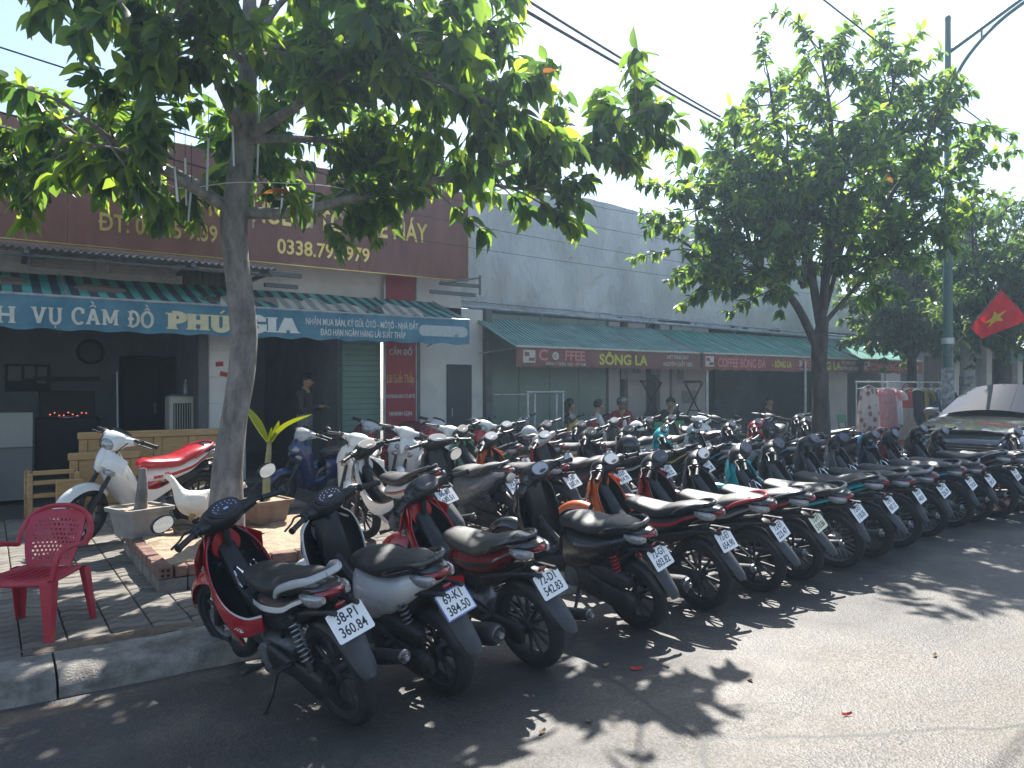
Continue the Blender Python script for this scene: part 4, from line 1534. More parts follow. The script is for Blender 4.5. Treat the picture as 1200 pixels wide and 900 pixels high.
GLY = {   # width, strokes, serif centres
    'D': (.68, [[(.16, 0), (.16, 1)], [(.16, 1), (.3, 1)] + arc(.28, .5, .32, .5, 90, -90) + [(.16, 0)]], [(.12, 0), (.12, 1)]),
    '\u0110': (.70, [[(.18, 0), (.18, 1)], [(.18, 1), (.32, 1)] + arc(.30, .5, .32, .5, 90, -90) + [(.18, 0)], [(.02, .5), (.36, .5)]], [(.14, 0), (.14, 1)]),
    'I': (.32, [[(.16, 0), (.16, 1)]], [(.16, 0), (.16, 1)]),
    'C': (.66, [arc(.36, .5, .30, .5, 48, 312, 18), [(.57, .66), (.57, .98)]], []),
    'G': (.72, [arc(.36, .5, .30, .5, 48, 330, 18), [(.57, .68), (.57, .98)], [(.60, .02), (.60, .42)]], [(.56, .42)]),
    'H': (.80, [[(.16, 0), (.16, 1)], [(.62, 0), (.62, 1)], [(.16, .5), (.62, .5)]], [(.16, 0), (.16, 1), (.62, 0), (.62, 1)]),
    'V': (.74, [[(.12, 1), (.37, 0)], [(.37, 0), (.62, 1)]], [(.12, 1), (.62, 1)]),
    'U': (.74, [[(.15, 1), (.15, .35)] + arc(.37, .33, .22, .33, 180, 360) + [(.59, 1)]], [(.15, 1), (.59, 1)]),
    'A': (.76, [[(.12, 0), (.38, 1)], [(.38, 1), (.64, 0)], [(.22, .32), (.54, .32)]], [(.12, 0), (.64, 0)]),
    'M': (.96, [[(.16, 0), (.16, 1)], [(.16, 1), (.47, .12)], [(.47, .12), (.78, 1)], [(.78, 1), (.78, 0)]], [(.16, 0), (.12, 1), (.78, 0), (.82, 1)]),
    'O': (.72, [arc(.36, .5, .30, .5, 0, 360, 24)], []),
    'P': (.64, [[(.16, 0), (.16, 1)], [(.16, 1), (.34, 1)] + arc(.32, .74, .24, .26, 90, -90) + [(.16, .48)]], [(.16, 0), (.12, 1)]),
}
DIA = {'hat': lambda w: [[(w / 2 - .15, 1.12), (w / 2, 1.27)], [(w / 2, 1.27), (w / 2 + .15, 1.12)]],
       'grave': lambda w: [[(w / 2 - .10, 1.5), (w / 2 + .03, 1.34)]], 'acute': lambda w: [[(w / 2 - .02, 1.14), (w / 2 + .13, 1.34)]],
       'dot': lambda w: [[(w / 2 - .04, -.2), (w / 2 + .04, -.2)]]}


def serif_word(chars, size, th, ext=.004, gap=.07):
    """chars: list of (letter, marks); returns MB in the XZ plane facing -Y and its width"""
    m = MB()
    x = 0.0
    lay = 0
    for ch, marks in chars:
        if ch == ' ':
            x += .42
            continue
        w, strokes, ser = GLY[ch]
        ss = [(s_, th) for s_ in strokes] + [([(a - th * .5 - .05, b_ + (.03 if b_ < .5 else -.03)), (a + th * .5 + .05, b_ + (.03 if b_ < .5 else -.03))], .09) for a, b_ in ser]
        for k in marks:
            ss += [(q, .085 if k != 'dot' else .12) for q in DIA[k](w)]
        for pts, t_ in ss:
            lay = (lay + 1) % 9
            e = ext + lay * .0004
            P = [Vector((p[0] + x, p[1])) for p in pts]
            Lf, Rt_ = [], []
            for i, p in enumerate(P):
                a, b_ = P[max(0, i - 1)], P[min(len(P) - 1, i + 1)]
                d_ = (b_ - a).normalized()
                n_ = Vector((-d_.y, d_.x)) * t_ / 2
                Lf.append(p + n_)
                Rt_.append(p - n_)
            V, F = [], []
            for l_, r_ in zip(Lf, Rt_):
                for q in (l_, r_):
                    V.append((q.x * size, -e, q.y * size))
                    V.append((q.x * size, 0, q.y * size))
            for i in range(len(P) - 1):
                o = i * 4
                F += [(o, o + 4, o + 6, o + 2), (o, o + 1, o + 5, o + 4), (o + 2, o + 6, o + 7, o + 3)]
            o = (len(P) - 1) * 4
            F += [(0, 2, 3, 1), (o, o + 1, o + 3, o + 2)]
            m.add(V, F)
        x += w + gap
    return m, x * size


# ---- the shop awning
def stripes(name, ca, cb, period, duty=.5, tl=.4, dirt=.35):
    m = bpy.data.materials.new(name)
    m.use_nodes = True
    nt = m.node_tree
    b = nt.nodes["Principled BSDF"]
    b.inputs["Roughness"].default_value = .7
    tc = nt.nodes.new("ShaderNodeTexCoord")
    sp_ = nt.nodes.new("ShaderNodeSeparateXYZ")
    nt.links.new(tc.outputs["Object"], sp_.inputs[0])
    md = nt.nodes.new("ShaderNodeMath")
    md.operation = 'PINGPONG'
    md.inputs[1].default_value = period / 2
    nt.links.new(sp_.outputs[0], md.inputs[0])
    gt = nt.nodes.new("ShaderNodeMath")
    gt.operation = 'GREATER_THAN'
    gt.inputs[1].default_value = period / 2 * duty
    nt.links.new(md.outputs[0], gt.inputs[0])
    mx = nt.nodes.new("ShaderNodeMix")
    mx.data_type = 'RGBA'
    mx.inputs[6].default_value = (*ca, 1)
    mx.inputs[7].default_value = (*cb, 1)
    nt.links.new(gt.outputs[0], mx.inputs[0])
    n = nt.nodes.new("ShaderNodeTexNoise")
    n.inputs["Scale"].default_value = 3
    n.inputs["Detail"].default_value = 7
    nt.links.new(tc.outputs["Object"], n.inputs["Vector"])
    mr = nt.nodes.new("ShaderNodeMapRange")
    mr.inputs[1].default_value, mr.inputs[2].default_value = .3, .7
    mr.inputs[3].default_value, mr.inputs[4].default_value = 1 - dirt, 1.05
    nt.links.new(n.outputs[0], mr.inputs[0])
    mul = nt.nodes.new("ShaderNodeMix")
    mul.data_type = 'RGBA'
    mul.blend_type = 'MULTIPLY'
    mul.inputs[0].default_value = 1
    nt.links.new(mx.outputs[2], mul.inputs[6])
    nt.links.new(mr.outputs[0], mul.inputs[7])
    nt.links.new(mul.outputs[2], b.inputs["Base Color"])
    t = nt.nodes.new("ShaderNodeBsdfTranslucent")
    nt.links.new(mul.outputs[2], t.inputs[0])
    ms = nt.nodes.new("ShaderNodeMixShader")
    ms.inputs[0].default_value = tl
    nt.links.new(b.outputs[0], ms.inputs[1])
    nt.links.new(t.outputs[0], ms.inputs[2])
    nt.links.new(ms.outputs[0], nt.nodes["Material Output"].inputs[0])
    return m


M_str1 = stripes("awning_stripes", (.16, .56, .46), (.10, .115, .12), .2, .5, .45)
M_strw = stripes("torn_lining_stripes", (.72, .68, .56), (.42, .41, .36), .2, .5, .45, .2)
M_str2 = stripes("cafe_awning_stripes", (.42, .62, .56), (.06, .26, .21), .085, .5, .4)
M_str3 = stripes("cafe_awning_green", (.16, .48, .38), (.10, .36, .28), .25, .5, .4)
M_blue = cloth("awning_blue", (.085, .25, .38), .3, col2=(.16, .36, .48), vscale=2.5)
M_let = mat("cream_lettering", (.50, .53, .49), rough=.7, col2=(.72, .72, .64), vscale=7)
M_letw = mat("white_lettering", (.58, .63, .64), rough=.7, col2=(.78, .81, .80), vscale=7)
M_lety = mat("yellowed_lettering", (.64, .60, .40), rough=.7, var=.12)
M_patch = mat("painted_over_patch", (.50, .56, .58), rough=.8, col2=(.40, .46, .48), vscale=22)
aw = thing("shop_awning", "torn green striped awning with a blue lettered valance along the shop", "awning", (0, 0, 0))


def awning_top(x0, x1, yf, zf, yr, zr, nx, ny, sag=.05, holes=(), seed=0):
    m = MB()
    idx = {}
    for i in range(nx + 1):
        for j in range(ny + 1):
            u, v = i / nx, j / ny
            x = x0 + (x1 - x0) * u
            y = yf + (yr - yf) * v
            z = zf + (zr - zf) * v - sag * math.sin(math.pi * v) * (1 - .6 * abs(math.cos(math.pi * u * 5))) + .02 * noise.noise((x * 1.7, v * 2, seed))
            idx[i, j] = (x, y, z)
    T = .003
    vi = {}

    def hole(x, v):
        return any(noise.noise((x * 4, v * 7, 5)) * .035 + math.hypot((x - hx) / hw, (v - hv) / hh) < 1 for hx, hv, hw, hh in holes)
    V, F = [], []

    def vid(i, j, s):
        if (i, j, s) not in vi:
            p = idx[i, j]
            vi[i, j, s] = len(V)
            V.append((p[0], p[1], p[2] - s * T))
        return vi[i, j, s]
    alive = {(i, j) for i in range(nx) for j in range(ny) if not hole(idx[i, j][0], (j + .5) / ny)}
    for (i, j) in alive:
        q = [(i, j), (i + 1, j), (i + 1, j + 1), (i, j + 1)]
        F.append(tuple(vid(a, b, 0) for a, b in q))
        F.append(tuple(vid(a, b, 1) for a, b in q[::-1]))
        for (di, dj), (a, b) in {(0, -1): (q[0], q[1]), (1, 0): (q[1], q[2]), (0, 1): (q[2], q[3]), (-1, 0): (q[3], q[0])}.items():
            if (i + di, j + dj) not in alive:
                F.append((vid(*a, 0), vid(*b, 0), vid(*b, 1), vid(*a, 1)))
    return m.add(V, F)


AWF, AWR = 10.4, 11.55
AX0, AX1 = -3.4, 6.43
ct = link("canopy", awning_top(AX0, AX1, AWF, 2.67, AWR, 3.06, 260, 22, .03, holes=((4.1, .30, .75, .17), (5.2, .38, .3, .16), (3.55, .55, .35, .2), (1.2, .55, .3, .2), (2.6, .35, .25, .14), (.2, .6, .2, .2))), M_str1, aw)


def fold(x, v, seed, wob):
    return wob * v * (noise.noise((x * 2.2, v * 1.2, seed)) + .8 * noise.noise((x * 5.5 + v * 1.3, v * .7, seed + 3)) + .35 * math.sin(x * 9 + 2 * noise.noise((x * .7, 0, seed))))


def conform(t, z0, z1, seed, wob):
    """bend the lettering on a cloth along the cloth's own folds"""
    for o in list(t.children):
        if o.name.split('.')[0] not in ('lettering', 'letter', 'painted_patch'):
            continue
        me = o.data = o.data.copy()
        up = o.rotation_euler.x > 1
        for v in me.vertices:
            lx, lz = (v.co.x, v.co.y) if up else (v.co.x, v.co.z)
            f = fold(o.location.x + lx * o.scale.x, (z1 - o.location.z - lz) / (z1 - z0), seed, wob)
            if up:
                v.co.z -= f
            else:
                v.co.y += f


def valance(x0, x1, y, z0, z1, seed, wob=.012, fl=.04):
    g = []
    n = int((x1 - x0) * 26)
    for i in range(n + 1):
        x = x0 + (x1 - x0) * i / n
        row = []
        for j in range(9):
            v = j / 8
            z = z1 + (z0 - z1) * v
            if j == 8:
                z += .012 * math.sin(x * 14) + .012 * noise.noise((x * 5, seed, 0))
            row.append((x, y + fold(x, v, seed, wob), z))
        g.append(row)
    return MB().shell(g, .003)


link("valance", valance(AX0, AX1, AWF - .006, 2.27, 2.665, 1, wob=.02), M_blue, aw)
# end cap of the valance at the right corner and the rolled-back torn lining
link("end_flap", MB().shell([[(AX1 + .004, AWF + .6 * v * u2, 2.66 - .38 * u2 * (1 - v) + .22 * v * u2) for v in (0, .33, .66, 1)] for u2 in (0, .5, 1)], .003), M_blue, aw)
for (x0, x1, dz) in ((3.35, 4.65, 0), (4.95, 5.62, .02), (2.55, 2.9, 0)):
    g = []
    for i in range(13):
        u = i / 12
        x = x0 + (x1 - x0) * u
        hgt = .34 * (1 - .55 * abs(u - .35)) * (1 + .3 * noise.noise((x * 4, 2, 1)))
        g.append([(x + .1 * v, AWF + .03 + .62 * hgt * v * 2.2, 2.675 + dz + hgt * v * .62 + .02 * noise.noise((x * 5, v * 3, 9))) for v in (0, .25, .5, .75, 1)])
    link("torn_flap", MB().shell(g, .003), M_strw, aw)
fm = MB()
fm.tube([(AX0, AWF, 2.67), (AX1, AWF, 2.67)], .016, 8)
for xx in (-1.5, .8, 3.15, 5.3, 6.4):
    fm.tube([(xx, AWF + .01, 2.65), (xx, AWR, 3.08)], .013, 6)
    fm.tube([(xx, AWF + .02, 2.64), (xx, 11.75, 2.3)], .011, 6)
link("frame", fm, M_steel, aw)


def put_word(chars, x0, x1, z, size, th, m, par, y):
    wd = serif_word(chars, size, th)[1]
    k = (x1 - x0) / wd
    for i in range(len(chars)):
        off = serif_word(chars[:i], size, th)[1] if i else 0.0
        o = link("letter", serif_word(chars[i:i + 1], size, th)[0], m, par, (x0 + off * k, y, z))
        o.scale = (k, 1, 1)


YL = AWF - .013
put_word([('D', ()), ('I', ('dot',)), ('C', ()), ('H', ())], -.42, .31, 2.33, .185, .17, M_let, aw, YL)
put_word([('V', ()), ('U', ('dot',))], .43, .76, 2.34, .185, .17, M_let, aw, YL)
put_word([('C', ()), ('A', ('hat', 'grave')), ('M', ())], .84, 1.36, 2.35, .185, .17, M_let, aw, YL)
put_word([('\u0110', ()), ('O', ('hat', 'grave'))], 1.44, 1.75, 2.345, .185, .17, M_let, aw, YL)
put_word([('P', ()), ('H', ()), ('U', ('acute',))], 1.9, 2.70, 2.335, .20, .30, M_lety, aw, YL)
put_word([('G', ()), ('I', ()), ('A', ())], 2.88, 3.62, 2.345, .20, .30, M_letw, aw, YL)
link("lettering", text_fit("NH\u1eacN MUA B\u00c1N, K\u00dd G\u1eecI: \u00d4T\u00d4 - M\u00d4T\u00d4 - NH\u00c0 \u0110\u1ea4T", 3.72, 5.50, .135, .012), M_letw, aw, (4.6, YL, 2.515), WALLTXT)
link("lettering", text_fit("\u0110\u00c1O H\u1ea0N NG\u00c2N H\u00c0NG L\u00c3I SU\u1ea4T TH\u1ea4P", 3.93, 5.28, .135, .012), M_letw, aw, (4.6, YL, 2.37), WALLTXT)
ol = []
for cx, a0 in ((.36, -90), (-.36, 90)):
    ol += [(cx + .085 * math.cos(R(a0 + k * 22.5)), .085 * math.sin(R(a0 + k * 22.5))) for k in range(9)]
link("painted_patch", MB().prism(ol, -.002, .002), M_patch, aw, (5.95, YL, 2.47))

conform(aw, 2.27, 2.665, 1, .02)

# ---- tall red notice between shutter and wall
M_rednot = mat("notice_red", (.30, .03, .045), rough=.6, col2=(.36, .05, .06), vscale=2)
M_notgold = mat("notice_gold", (.60, .38, .16), rough=.6)
nt_ = thing("notice_banner", "tall narrow red notice with gold and white lettering beside the shop's side wall", "sign", (0, 0, 0))
link("board", MB().box((5.86, 11.74, 1.9), (.58, .04, 3.3), ch=.006), M_rednot, nt_)
link("edge_trim", MB().box((5.56, 11.735, 1.9), (.02, .05, 3.3)).box((6.16, 11.735, 1.9), (.02, .05, 3.3)), M_steel, nt_)
for s, z, sz, m, sx in (("L\u00e3i Su\u1ea5t Th\u1ea5p", 1.72, .20, M_notgold, .46), ("CHUY\u00caN MUA B\u00c1N \u00d4 T\u00d4, M\u00d4 T\u00d4", 1.42, .085, M_letw, .42),
                        ("NHANH G\u1eccN", 1.12, .10, M_letw, .7), ("UY T\u00cdN", .86, .11, M_letw, .8), ("C\u1ea6M \u0110\u1ed2", 2.18, .14, M_letw, .8)):
    link("lettering", text_mesh(s, sz, .01, sx, .002), m, nt_, (5.86, 11.717, z), WALLTXT)

# ================================================================== CAFE (right of the shop)
M_tarp = bpy.data.materials.new("grey_tarpaulin")
M_tarp.use_nodes = True
_b = M_tarp.node_tree.nodes["Principled BSDF"]
_b.inputs["Roughness"].default_value = .42
_b.inputs["Metallic"].default_value = .1
_tc = M_tarp.node_tree.nodes.new("ShaderNodeTexCoord")
_n = M_tarp.node_tree.nodes.new("ShaderNodeTexNoise")
_n.inputs["Scale"].default_value = .9
_n.inputs["Detail"].default_value = 8
_mp = M_tarp.node_tree.nodes.new("ShaderNodeMapping")
_mp.inputs["Scale"].default_value = (1.6, 1, .6)
M_tarp.node_tree.links.new(_tc.outputs["Object"], _mp.inputs[0])
M_tarp.node_tree.links.new(_mp.outputs[0], _n.inputs["Vector"])
_n2 = M_tarp.node_tree.nodes.new("ShaderNodeTexNoise")
_n2.inputs["Scale"].default_value = 3.2
_n2.inputs["Detail"].default_value = 6
_n2.inputs["Distortion"].default_value = 1.6
_bp = M_tarp.node_tree.nodes.new("ShaderNodeBump")
_bp.inputs["Strength"].default_value = 1.0
_bp.inputs["Distance"].default_value = .06
M_tarp.node_tree.links.new(_mp.outputs[0], _n2.inputs["Vector"])
M_tarp.node_tree.links.new(_n2.outputs[0], _bp.inputs["Height"])
M_tarp.node_tree.links.new(_bp.outputs[0], _b.inputs["Normal"])
_r = M_tarp.node_tree.nodes.new("ShaderNodeValToRGB")
_r.color_ramp.elements[0].position, _r.color_ramp.elements[1].position = .3, .72
_r.color_ramp.elements[0].color = (.44, .45, .44, 1)
_r.color_ramp.elements[1].color = (.70, .71, .68, 1)
M_tarp.node_tree.links.new(_n.outputs[0], _r.inputs[0])
M_tarp.node_tree.links.new(_r.outputs[0], _b.inputs["Base Color"])
M_cgreen = mat("green_board", (.22, .30, .26), rough=.5, var=.1, vscale=1.2)
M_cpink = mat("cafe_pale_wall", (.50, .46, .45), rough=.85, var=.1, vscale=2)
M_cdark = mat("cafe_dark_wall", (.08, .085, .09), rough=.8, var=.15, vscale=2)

cafe = building("cafe_building", "long low cafe building whose upper wall is covered in grey tarpaulin")
CX0, CX1 = 7.66, 24.0
link("floor", MB().box(((CX0 + CX1) / 2, 14.0, FZ / 2 - .01), (CX1 - CX0 + .1, 4.3, FZ)), M_floor, cafe)
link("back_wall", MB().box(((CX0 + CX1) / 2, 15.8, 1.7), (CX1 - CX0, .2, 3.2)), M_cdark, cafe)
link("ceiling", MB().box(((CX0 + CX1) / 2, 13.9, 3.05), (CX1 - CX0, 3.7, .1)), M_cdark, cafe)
link("corner_post", MB().box((7.73, 11.9, 1.6), (.13, .25, 2.9), ch=.01), M_post, cafe)
link("end_wall", MB().box((CX1 - .06, 13.95, 1.6), (.12, 3.6, 3.0)).box((21.9, 12.25, 3.3), (4.2, .15, .8)), M_cpink, cafe)
link("party_wall", MB().box((CX0 + .06, 13.9, 1.6), (.12, 3.6, 2.9)), M_cpink, cafe)
for k in range(4):
    link("green_panel", MB().box((8.2 + k * .77, 12.05, 1.58), (.76, .05, 2.82), ch=.006), M_cgreen, cafe)
for (x0, x1) in ((10.98, 11.3), (11.55, 12.1), (12.55, 12.85), (12.95, 14.2), (19.2, 20.1), (21.9, 23.0)):
    link("wall_section", MB().box(((x0 + x1) / 2, 12.15, 1.58), (x1 - x0, .2, 2.82)), M_cpink, cafe)
for (x0, x1) in ((14.3, 15.6), (15.75, 17.2)):
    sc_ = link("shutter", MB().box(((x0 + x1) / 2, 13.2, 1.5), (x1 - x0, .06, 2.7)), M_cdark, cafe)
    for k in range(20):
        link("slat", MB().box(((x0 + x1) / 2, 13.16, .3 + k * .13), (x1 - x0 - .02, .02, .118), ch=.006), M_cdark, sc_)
for xx, m in ((11.42, M_cdark), (12.33, M_darkdoor)):
    link("door", MB().box((xx, 12.2, 1.3), (.24 if xx < 12 else .44, .06, 2.2)), m, cafe)
for (xx, zz, w, h) in ((11.42, 2.0, .2, .5), (11.8, 2.1, .22, .42), (13.2, 1.9, .2, .3), (13.5, 1.35, .5, .3), (12.33, 2.0, .2, .3)):
    link("poster", MB().box((xx, 12.03, zz), (w, .012, h)), mat("poster_grey", (.22, .22, .22), rough=.8, col2=(.36, .35, .34), vscale=16), cafe)
# awning posts
for xx in (12.5, 16.0, 19.6):
    link("awning_post", MB().tube([(xx, 10.66, .13), (xx, 10.66, 2.2)], .03, 10), M_steel, cafe)
# roof slab behind the tarpaulin, rail pipe below it
link("roof", MB().box(((7.4 + 19.6) / 2, 14.1, 4.6), (12.2, 3.6, .1), rot=(R(-3), R(3), 0)), M_corr, cafe)
rp = MB()
rp.tube([(7.0, 11.9, 3.08), (13, 11.9, 3.0), (19.7, 11.9, 2.92), (24, 11.9, 2.9)], .035, 8)
rp.tube([(7.0, 11.88, 3.19), (13, 11.88, 3.1), (19.7, 11.88, 3.0)], .02, 8)
for k in range(9):
    rp.tube([(7.6 + k * 1.5, 11.9, 3.1), (7.6 + k * 1.5, 12.1, 2.75)], .015, 6)
link("support_rail", rp, M_steel, cafe)
g = []
NX, NZ = 150, 46
for i in range(NX + 1):
    u = i / NX
    x = 7.0 + (19.65 - 7.0) * u
    zt = np.interp(x, [7.0, 9.3, 10.4, 13, 19.65], [5.17, 5.46, 5.56, 5.42, 4.80])
    zb = 3.12 - .012 * (x - 7)
    row = []
    for j in range(NZ + 1):
        v = j / NZ
        z = zb + (zt - zb) * v
        y = 12.05 - .07 * noise.noise((x * .8 + v * 1.2, v * 1.5, 0)) - .06 * abs(noise.noise((x * 1.6 - v * 2.2, v * 1.8, 7))) - .014 * noise.noise((x * 5 + v * 3, v * 6, 2)) - .006 * math.exp(-(((x * .7 + v * 1.4) % 1.9 - .9) / .05) ** 2)
        row.append((x, y, z))
    g.append(row)
link("tarpaulin", MB().shell(g, .006), M_tarp, cafe)
tb = MB()
tb.box((13.3, 12.22, 4.1), (12.6, .1, 1.9))
link("upper_wall", tb, M_cpink, cafe)

# ---- the four cafe awnings
M_brown = cloth("valance_brown", (.20, .095, .08), .25, col2=(.30, .16, .135), vscale=3)
M_brown2 = cloth("valance_red_brown", (.27, .085, .075), .25, col2=(.36, .15, .13), vscale=3)
M_yel = mat("lettering_yellow", (.55, .54, .08), rough=.6)
M_pinkl = mat("lettering_pale_red", (.56, .22, .2), rough=.6)
M_whl = mat("lettering_pale", (.44, .41, .39), rough=.7, col2=(.64, .62, .59), vscale=9)


def cafe_awning(x0, x1, yf, label, wide, mcan, mval, seed):
    t = thing("cafe_awning", label, "awning", (0, 0, 0), 0, "cafe awnings in a row")
    link("canopy", awning_top(x0, x1, yf, 2.29, 11.95, 2.88, int((x1 - x0) * 12), 8, .05, seed=seed), mcan, t)
    link("valance", valance(x0, x1, yf - .006, 1.94, 2.28, seed), mval, t)
    f = MB()
    f.tube([(x0, yf, 2.285), (x1, yf, 2.285)], .018, 8)
    for k in range(4):
        xx = x0 + .03 + (x1 - x0 - .06) * k / 3
        f.tube([(xx, yf, 2.27), (xx, 11.95, 2.84)], .014, 6)
        f.tube([(xx, yf + .02, 2.26), (xx, 12.0, 2.2)], .011, 6)
    link("frame", f, M_steel, t)
    link("hem_strip", MB().box(((x0 + x1) / 2, yf - .012, 2.295), (x1 - x0, .012, .025)), M_let, t)
    y = yf - .013
    W = x1 - x0
    px = lambda q: x0 + W * q
    link("emblem", MB().box((px(.06), y, 2.12), (.26, .004, .22)), M_whl, t)
    link("emblem", MB().box((px(.06) - .05, y - .004, 2.16), (.1, .004, .07)).box((px(.06) + .05, y - .004, 2.07), (.12, .004, .06)), mval, t)
    if wide:
        link("lettering", text_mesh("C", .27, .03, 1.1, .002), M_pinkl, t, (px(.125), y, 2.14), WALLTXT)
        link("bean_emblem", MB().lathe([(.035, -.002), (.075, -.002), (.075, .002), (.035, .002)], 18, (px(.185), y, 2.14), closed=True).box((px(.185), y - .004, 2.14), (.1, .003, .02), rot=(0, .6, 0)), M_whl, t)
        link("lettering", text_mesh("FFEE", .25, .026, 1.0, .002), M_pinkl, t, (px(.28), y, 2.14), WALLTXT)
        link("lettering", text_mesh("H\u01af\u01a0NG L\u00dd TRUNG TH\u1ef0C - VI\u1ec6T NAM", .075, .005, .72, .002), M_whl, t, (px(.235), y, 1.995), WALLTXT)
        link("lettering", text_mesh("S\u00d4NG LA", .27, .03, 1.1, .002), M_yel, t, (px(.54), y, 2.09), WALLTXT)
        link("lettering", text_mesh("H\u1ea0T RANG XAY", .12, .01, .72, .002), M_whl, t, (px(.86), y, 2.18), WALLTXT)
        link("lettering", text_mesh("NGUY\u00caN CH\u1ea4T 100%", .12, .01, .74, .002), M_whl, t, (px(.86), y, 2.04), WALLTXT)
    else:
        link("lettering", text_mesh("COFFEE B\u00d3NG \u0110\u00c1", .27, .02, .72, .002), M_pinkl, t, (px(.38), y, 2.09), WALLTXT)
        link("lettering", text_mesh("- S\u00d4NG LA", .20, .02, .74, .002), M_yel, t, (px(.80), y, 2.09), WALLTXT)
    conform(t, 1.94, 2.28, seed, .012)
    return t


cafe_awning(7.5, 12.2, 10.6, "first cafe awning from the blue shop awning, finely striped green top and brown valance", True, M_str2, M_brown, 11)
cafe_awning(12.27, 15.62, 10.57, "second cafe awning, plain green top with red-brown valance, left of the tree trunk", False, M_str3, M_brown2, 12)
cafe_awning(15.3, 18.35, 10.72, "third cafe awning, partly hidden behind the dark tree trunk", True, M_str3, M_brown, 13)
cafe_awning(18.4, 21.4, 10.6, "last cafe awning, right of the tree trunk above the clothes rack", False, M_str3, M_brown2, 14)

# ---- shops farther along the street
M_far1 = mat("far_wall_grey", (.30, .31, .30), rough=.9, var=.15, vscale=1)
M_far2 = mat("far_wall_brown", (.13, .085, .065), rough=.8, var=.2, vscale=1)
far = building("far_shop", "dim row of shop fronts beyond the cafe with a lean-to roof")
link("wall", MB().box((31, 12.2, 2.0), (14, .3, 4.0)), M_far1, far)
for k, xx in enumerate((25.2, 27.4, 29.8, 32.3, 34.9)):
    d_ = link("door", MB().box((xx, 12.0, 1.35), (1.5, .1, 2.4)), M_far2 if k % 2 == 0 else M_darkdoor, far)
    for q in range(6):
        link("plank", MB().box((xx - .62 + q * .248, 11.94, 1.35), (.236, .03, 2.36), ch=.008), M_far2 if k % 2 == 0 else M_darkdoor, d_)
for k, xx in enumerate((26.3, 28.6, 31.1, 33.6)):
    link("pillar", MB().box((xx, 11.98, 1.5), (.4, .2, 3.0)), M_wallw, far)
a_ = []
for i in range(90):
    x = 24.2 + i * 12 / 89
    zz = .03 * math.cos(i * 1.4)
    a_.append([(x, 9.9, 2.75 + zz), (x, 11, 3.05 + zz), (x, 12.1, 3.35 + zz)])
link("lean_to_roof", MB().shell(a_, .006), M_corr, far)
link("green_valance", valance(24.2, 27.0, 9.9, 2.35, 2.72, 21, wob=.05), cloth("faded_green", (.12, .26, .22)), far)
far3 = building("back_house", "plain grey house rising behind the cafe's right end")
link("wall", MB().box((27, 19, 2.6), (14, 4, 5.2)), M_far1, far3)
link("roof", MB().box((27, 18.8, 5.25), (14.6, 5, .12), rot=(R(4), 0, 0)), M_corr, far3)
for k in range(4):
    w_ = link("window", MB().box((21.6 + k * 3.2, 16.97, 3.7), (1.2, .08, 1.1)), M_darkdoor, far3)
    link("frame", MB().box((21.6 + k * 3.2, 16.93, 3.1), (1.4, .1, .08)).box((21.6 + k * 3.2, 16.93, 4.3), (1.4, .1, .08)), M_wallw, w_)
far2 = building("far_house", "pale two-storey house far down the street behind the trees")
link("wall", MB().box((48, 14, 3), (16, 6, 6)), M_far1, far2)
link("roof", MB().box((48, 13.6, 6.1), (16.6, 7, .2)), M_corr, far2)
for k in range(5):
    w_ = link("window", MB().box((41.8 + k * 2.9, 10.98, 4.3), (1.3, .08, 1.3)), M_darkdoor, far2)
    link("frame", MB().box((41.8 + k * 2.9, 10.93, 3.62), (1.5, .1, .1)).box((41.8 + k * 2.9, 10.93, 4.98), (1.5, .1, .1)), M_wallw, w_)
    link("door", MB().box((41.8 + k * 2.9, 10.98, 1.4), (1.6, .08, 2.4)), M_far2, far2)
# ================================================================== TREES
def bark(name, c1, c2):
    m = mat(name, c1, rough=.95, col2=c2, vscale=9, stretch=(1, 1, .45), bump=.9, bscale=30)
    return m


M_bark1 = bark("bark_grey", (.105, .098, .088), (.27, .255, .235))
M_bark2 = bark("bark_dark", (.045, .04, .036), (.10, .09, .08))


def leafmat(name, col, tcol, tl=.48):
    m = bpy.data.materials.new(name)
    m.use_nodes = True
    nt = m.node_tree
    b = nt.nodes["Principled BSDF"]
    b.inputs["Base Color"].default_value = (*col, 1)
    b.inputs["Roughness"].default_value = .38
    t = nt.nodes.new("ShaderNodeBsdfTranslucent")
    t.inputs[0].default_value = (*tcol, 1)
    x = nt.nodes.new("ShaderNodeMixShader")
    x.inputs[0].default_value = tl
    nt.links.new(b.outputs[0], x.inputs[1])
    nt.links.new(t.outputs[0], x.inputs[2])
    nt.links.new(x.outputs[0], nt.nodes["Material Output"].inputs[0])
    return m


LEAF = [leafmat("leaf_deep", (.033, .066, .040), (.13, .27, .04)), leafmat("leaf_mid", (.050, .094, .048), (.26, .44, .05)),
        leafmat("leaf_fresh", (.085, .145, .04), (.50, .68, .06)), leafmat("leaf_rust", (.26, .09, .03), (.4, .16, .03))]
LEAF3 = [leafmat("leaf_far_deep", (.045, .075, .035), (.08, .17, .03)), leafmat("leaf_far_mid", (.07, .11, .04), (.15, .27, .04)),
         leafmat("leaf_far_fresh", (.12, .17, .05), (.26, .38, .05)), LEAF[3]]


def leaf_template(nseg, droop=.32):
    V, F = [], []
    st = np.linspace(0, 1, nseg + 1)
    for u in st:
        w = .5 * (math.sin(math.pi * u ** .85) ** .8 if 0 < u < 1 else .03)
        z = -droop * u * u
        V += [(u, -w, z + .22 * w), (u, 0, z), (u, w, z + .22 * w)]
    for i in range(nseg):
        for j in range(2):
            a = i * 3 + j
            F.append((a, a + 3, a + 4, a + 1))
    return np.array(V), F


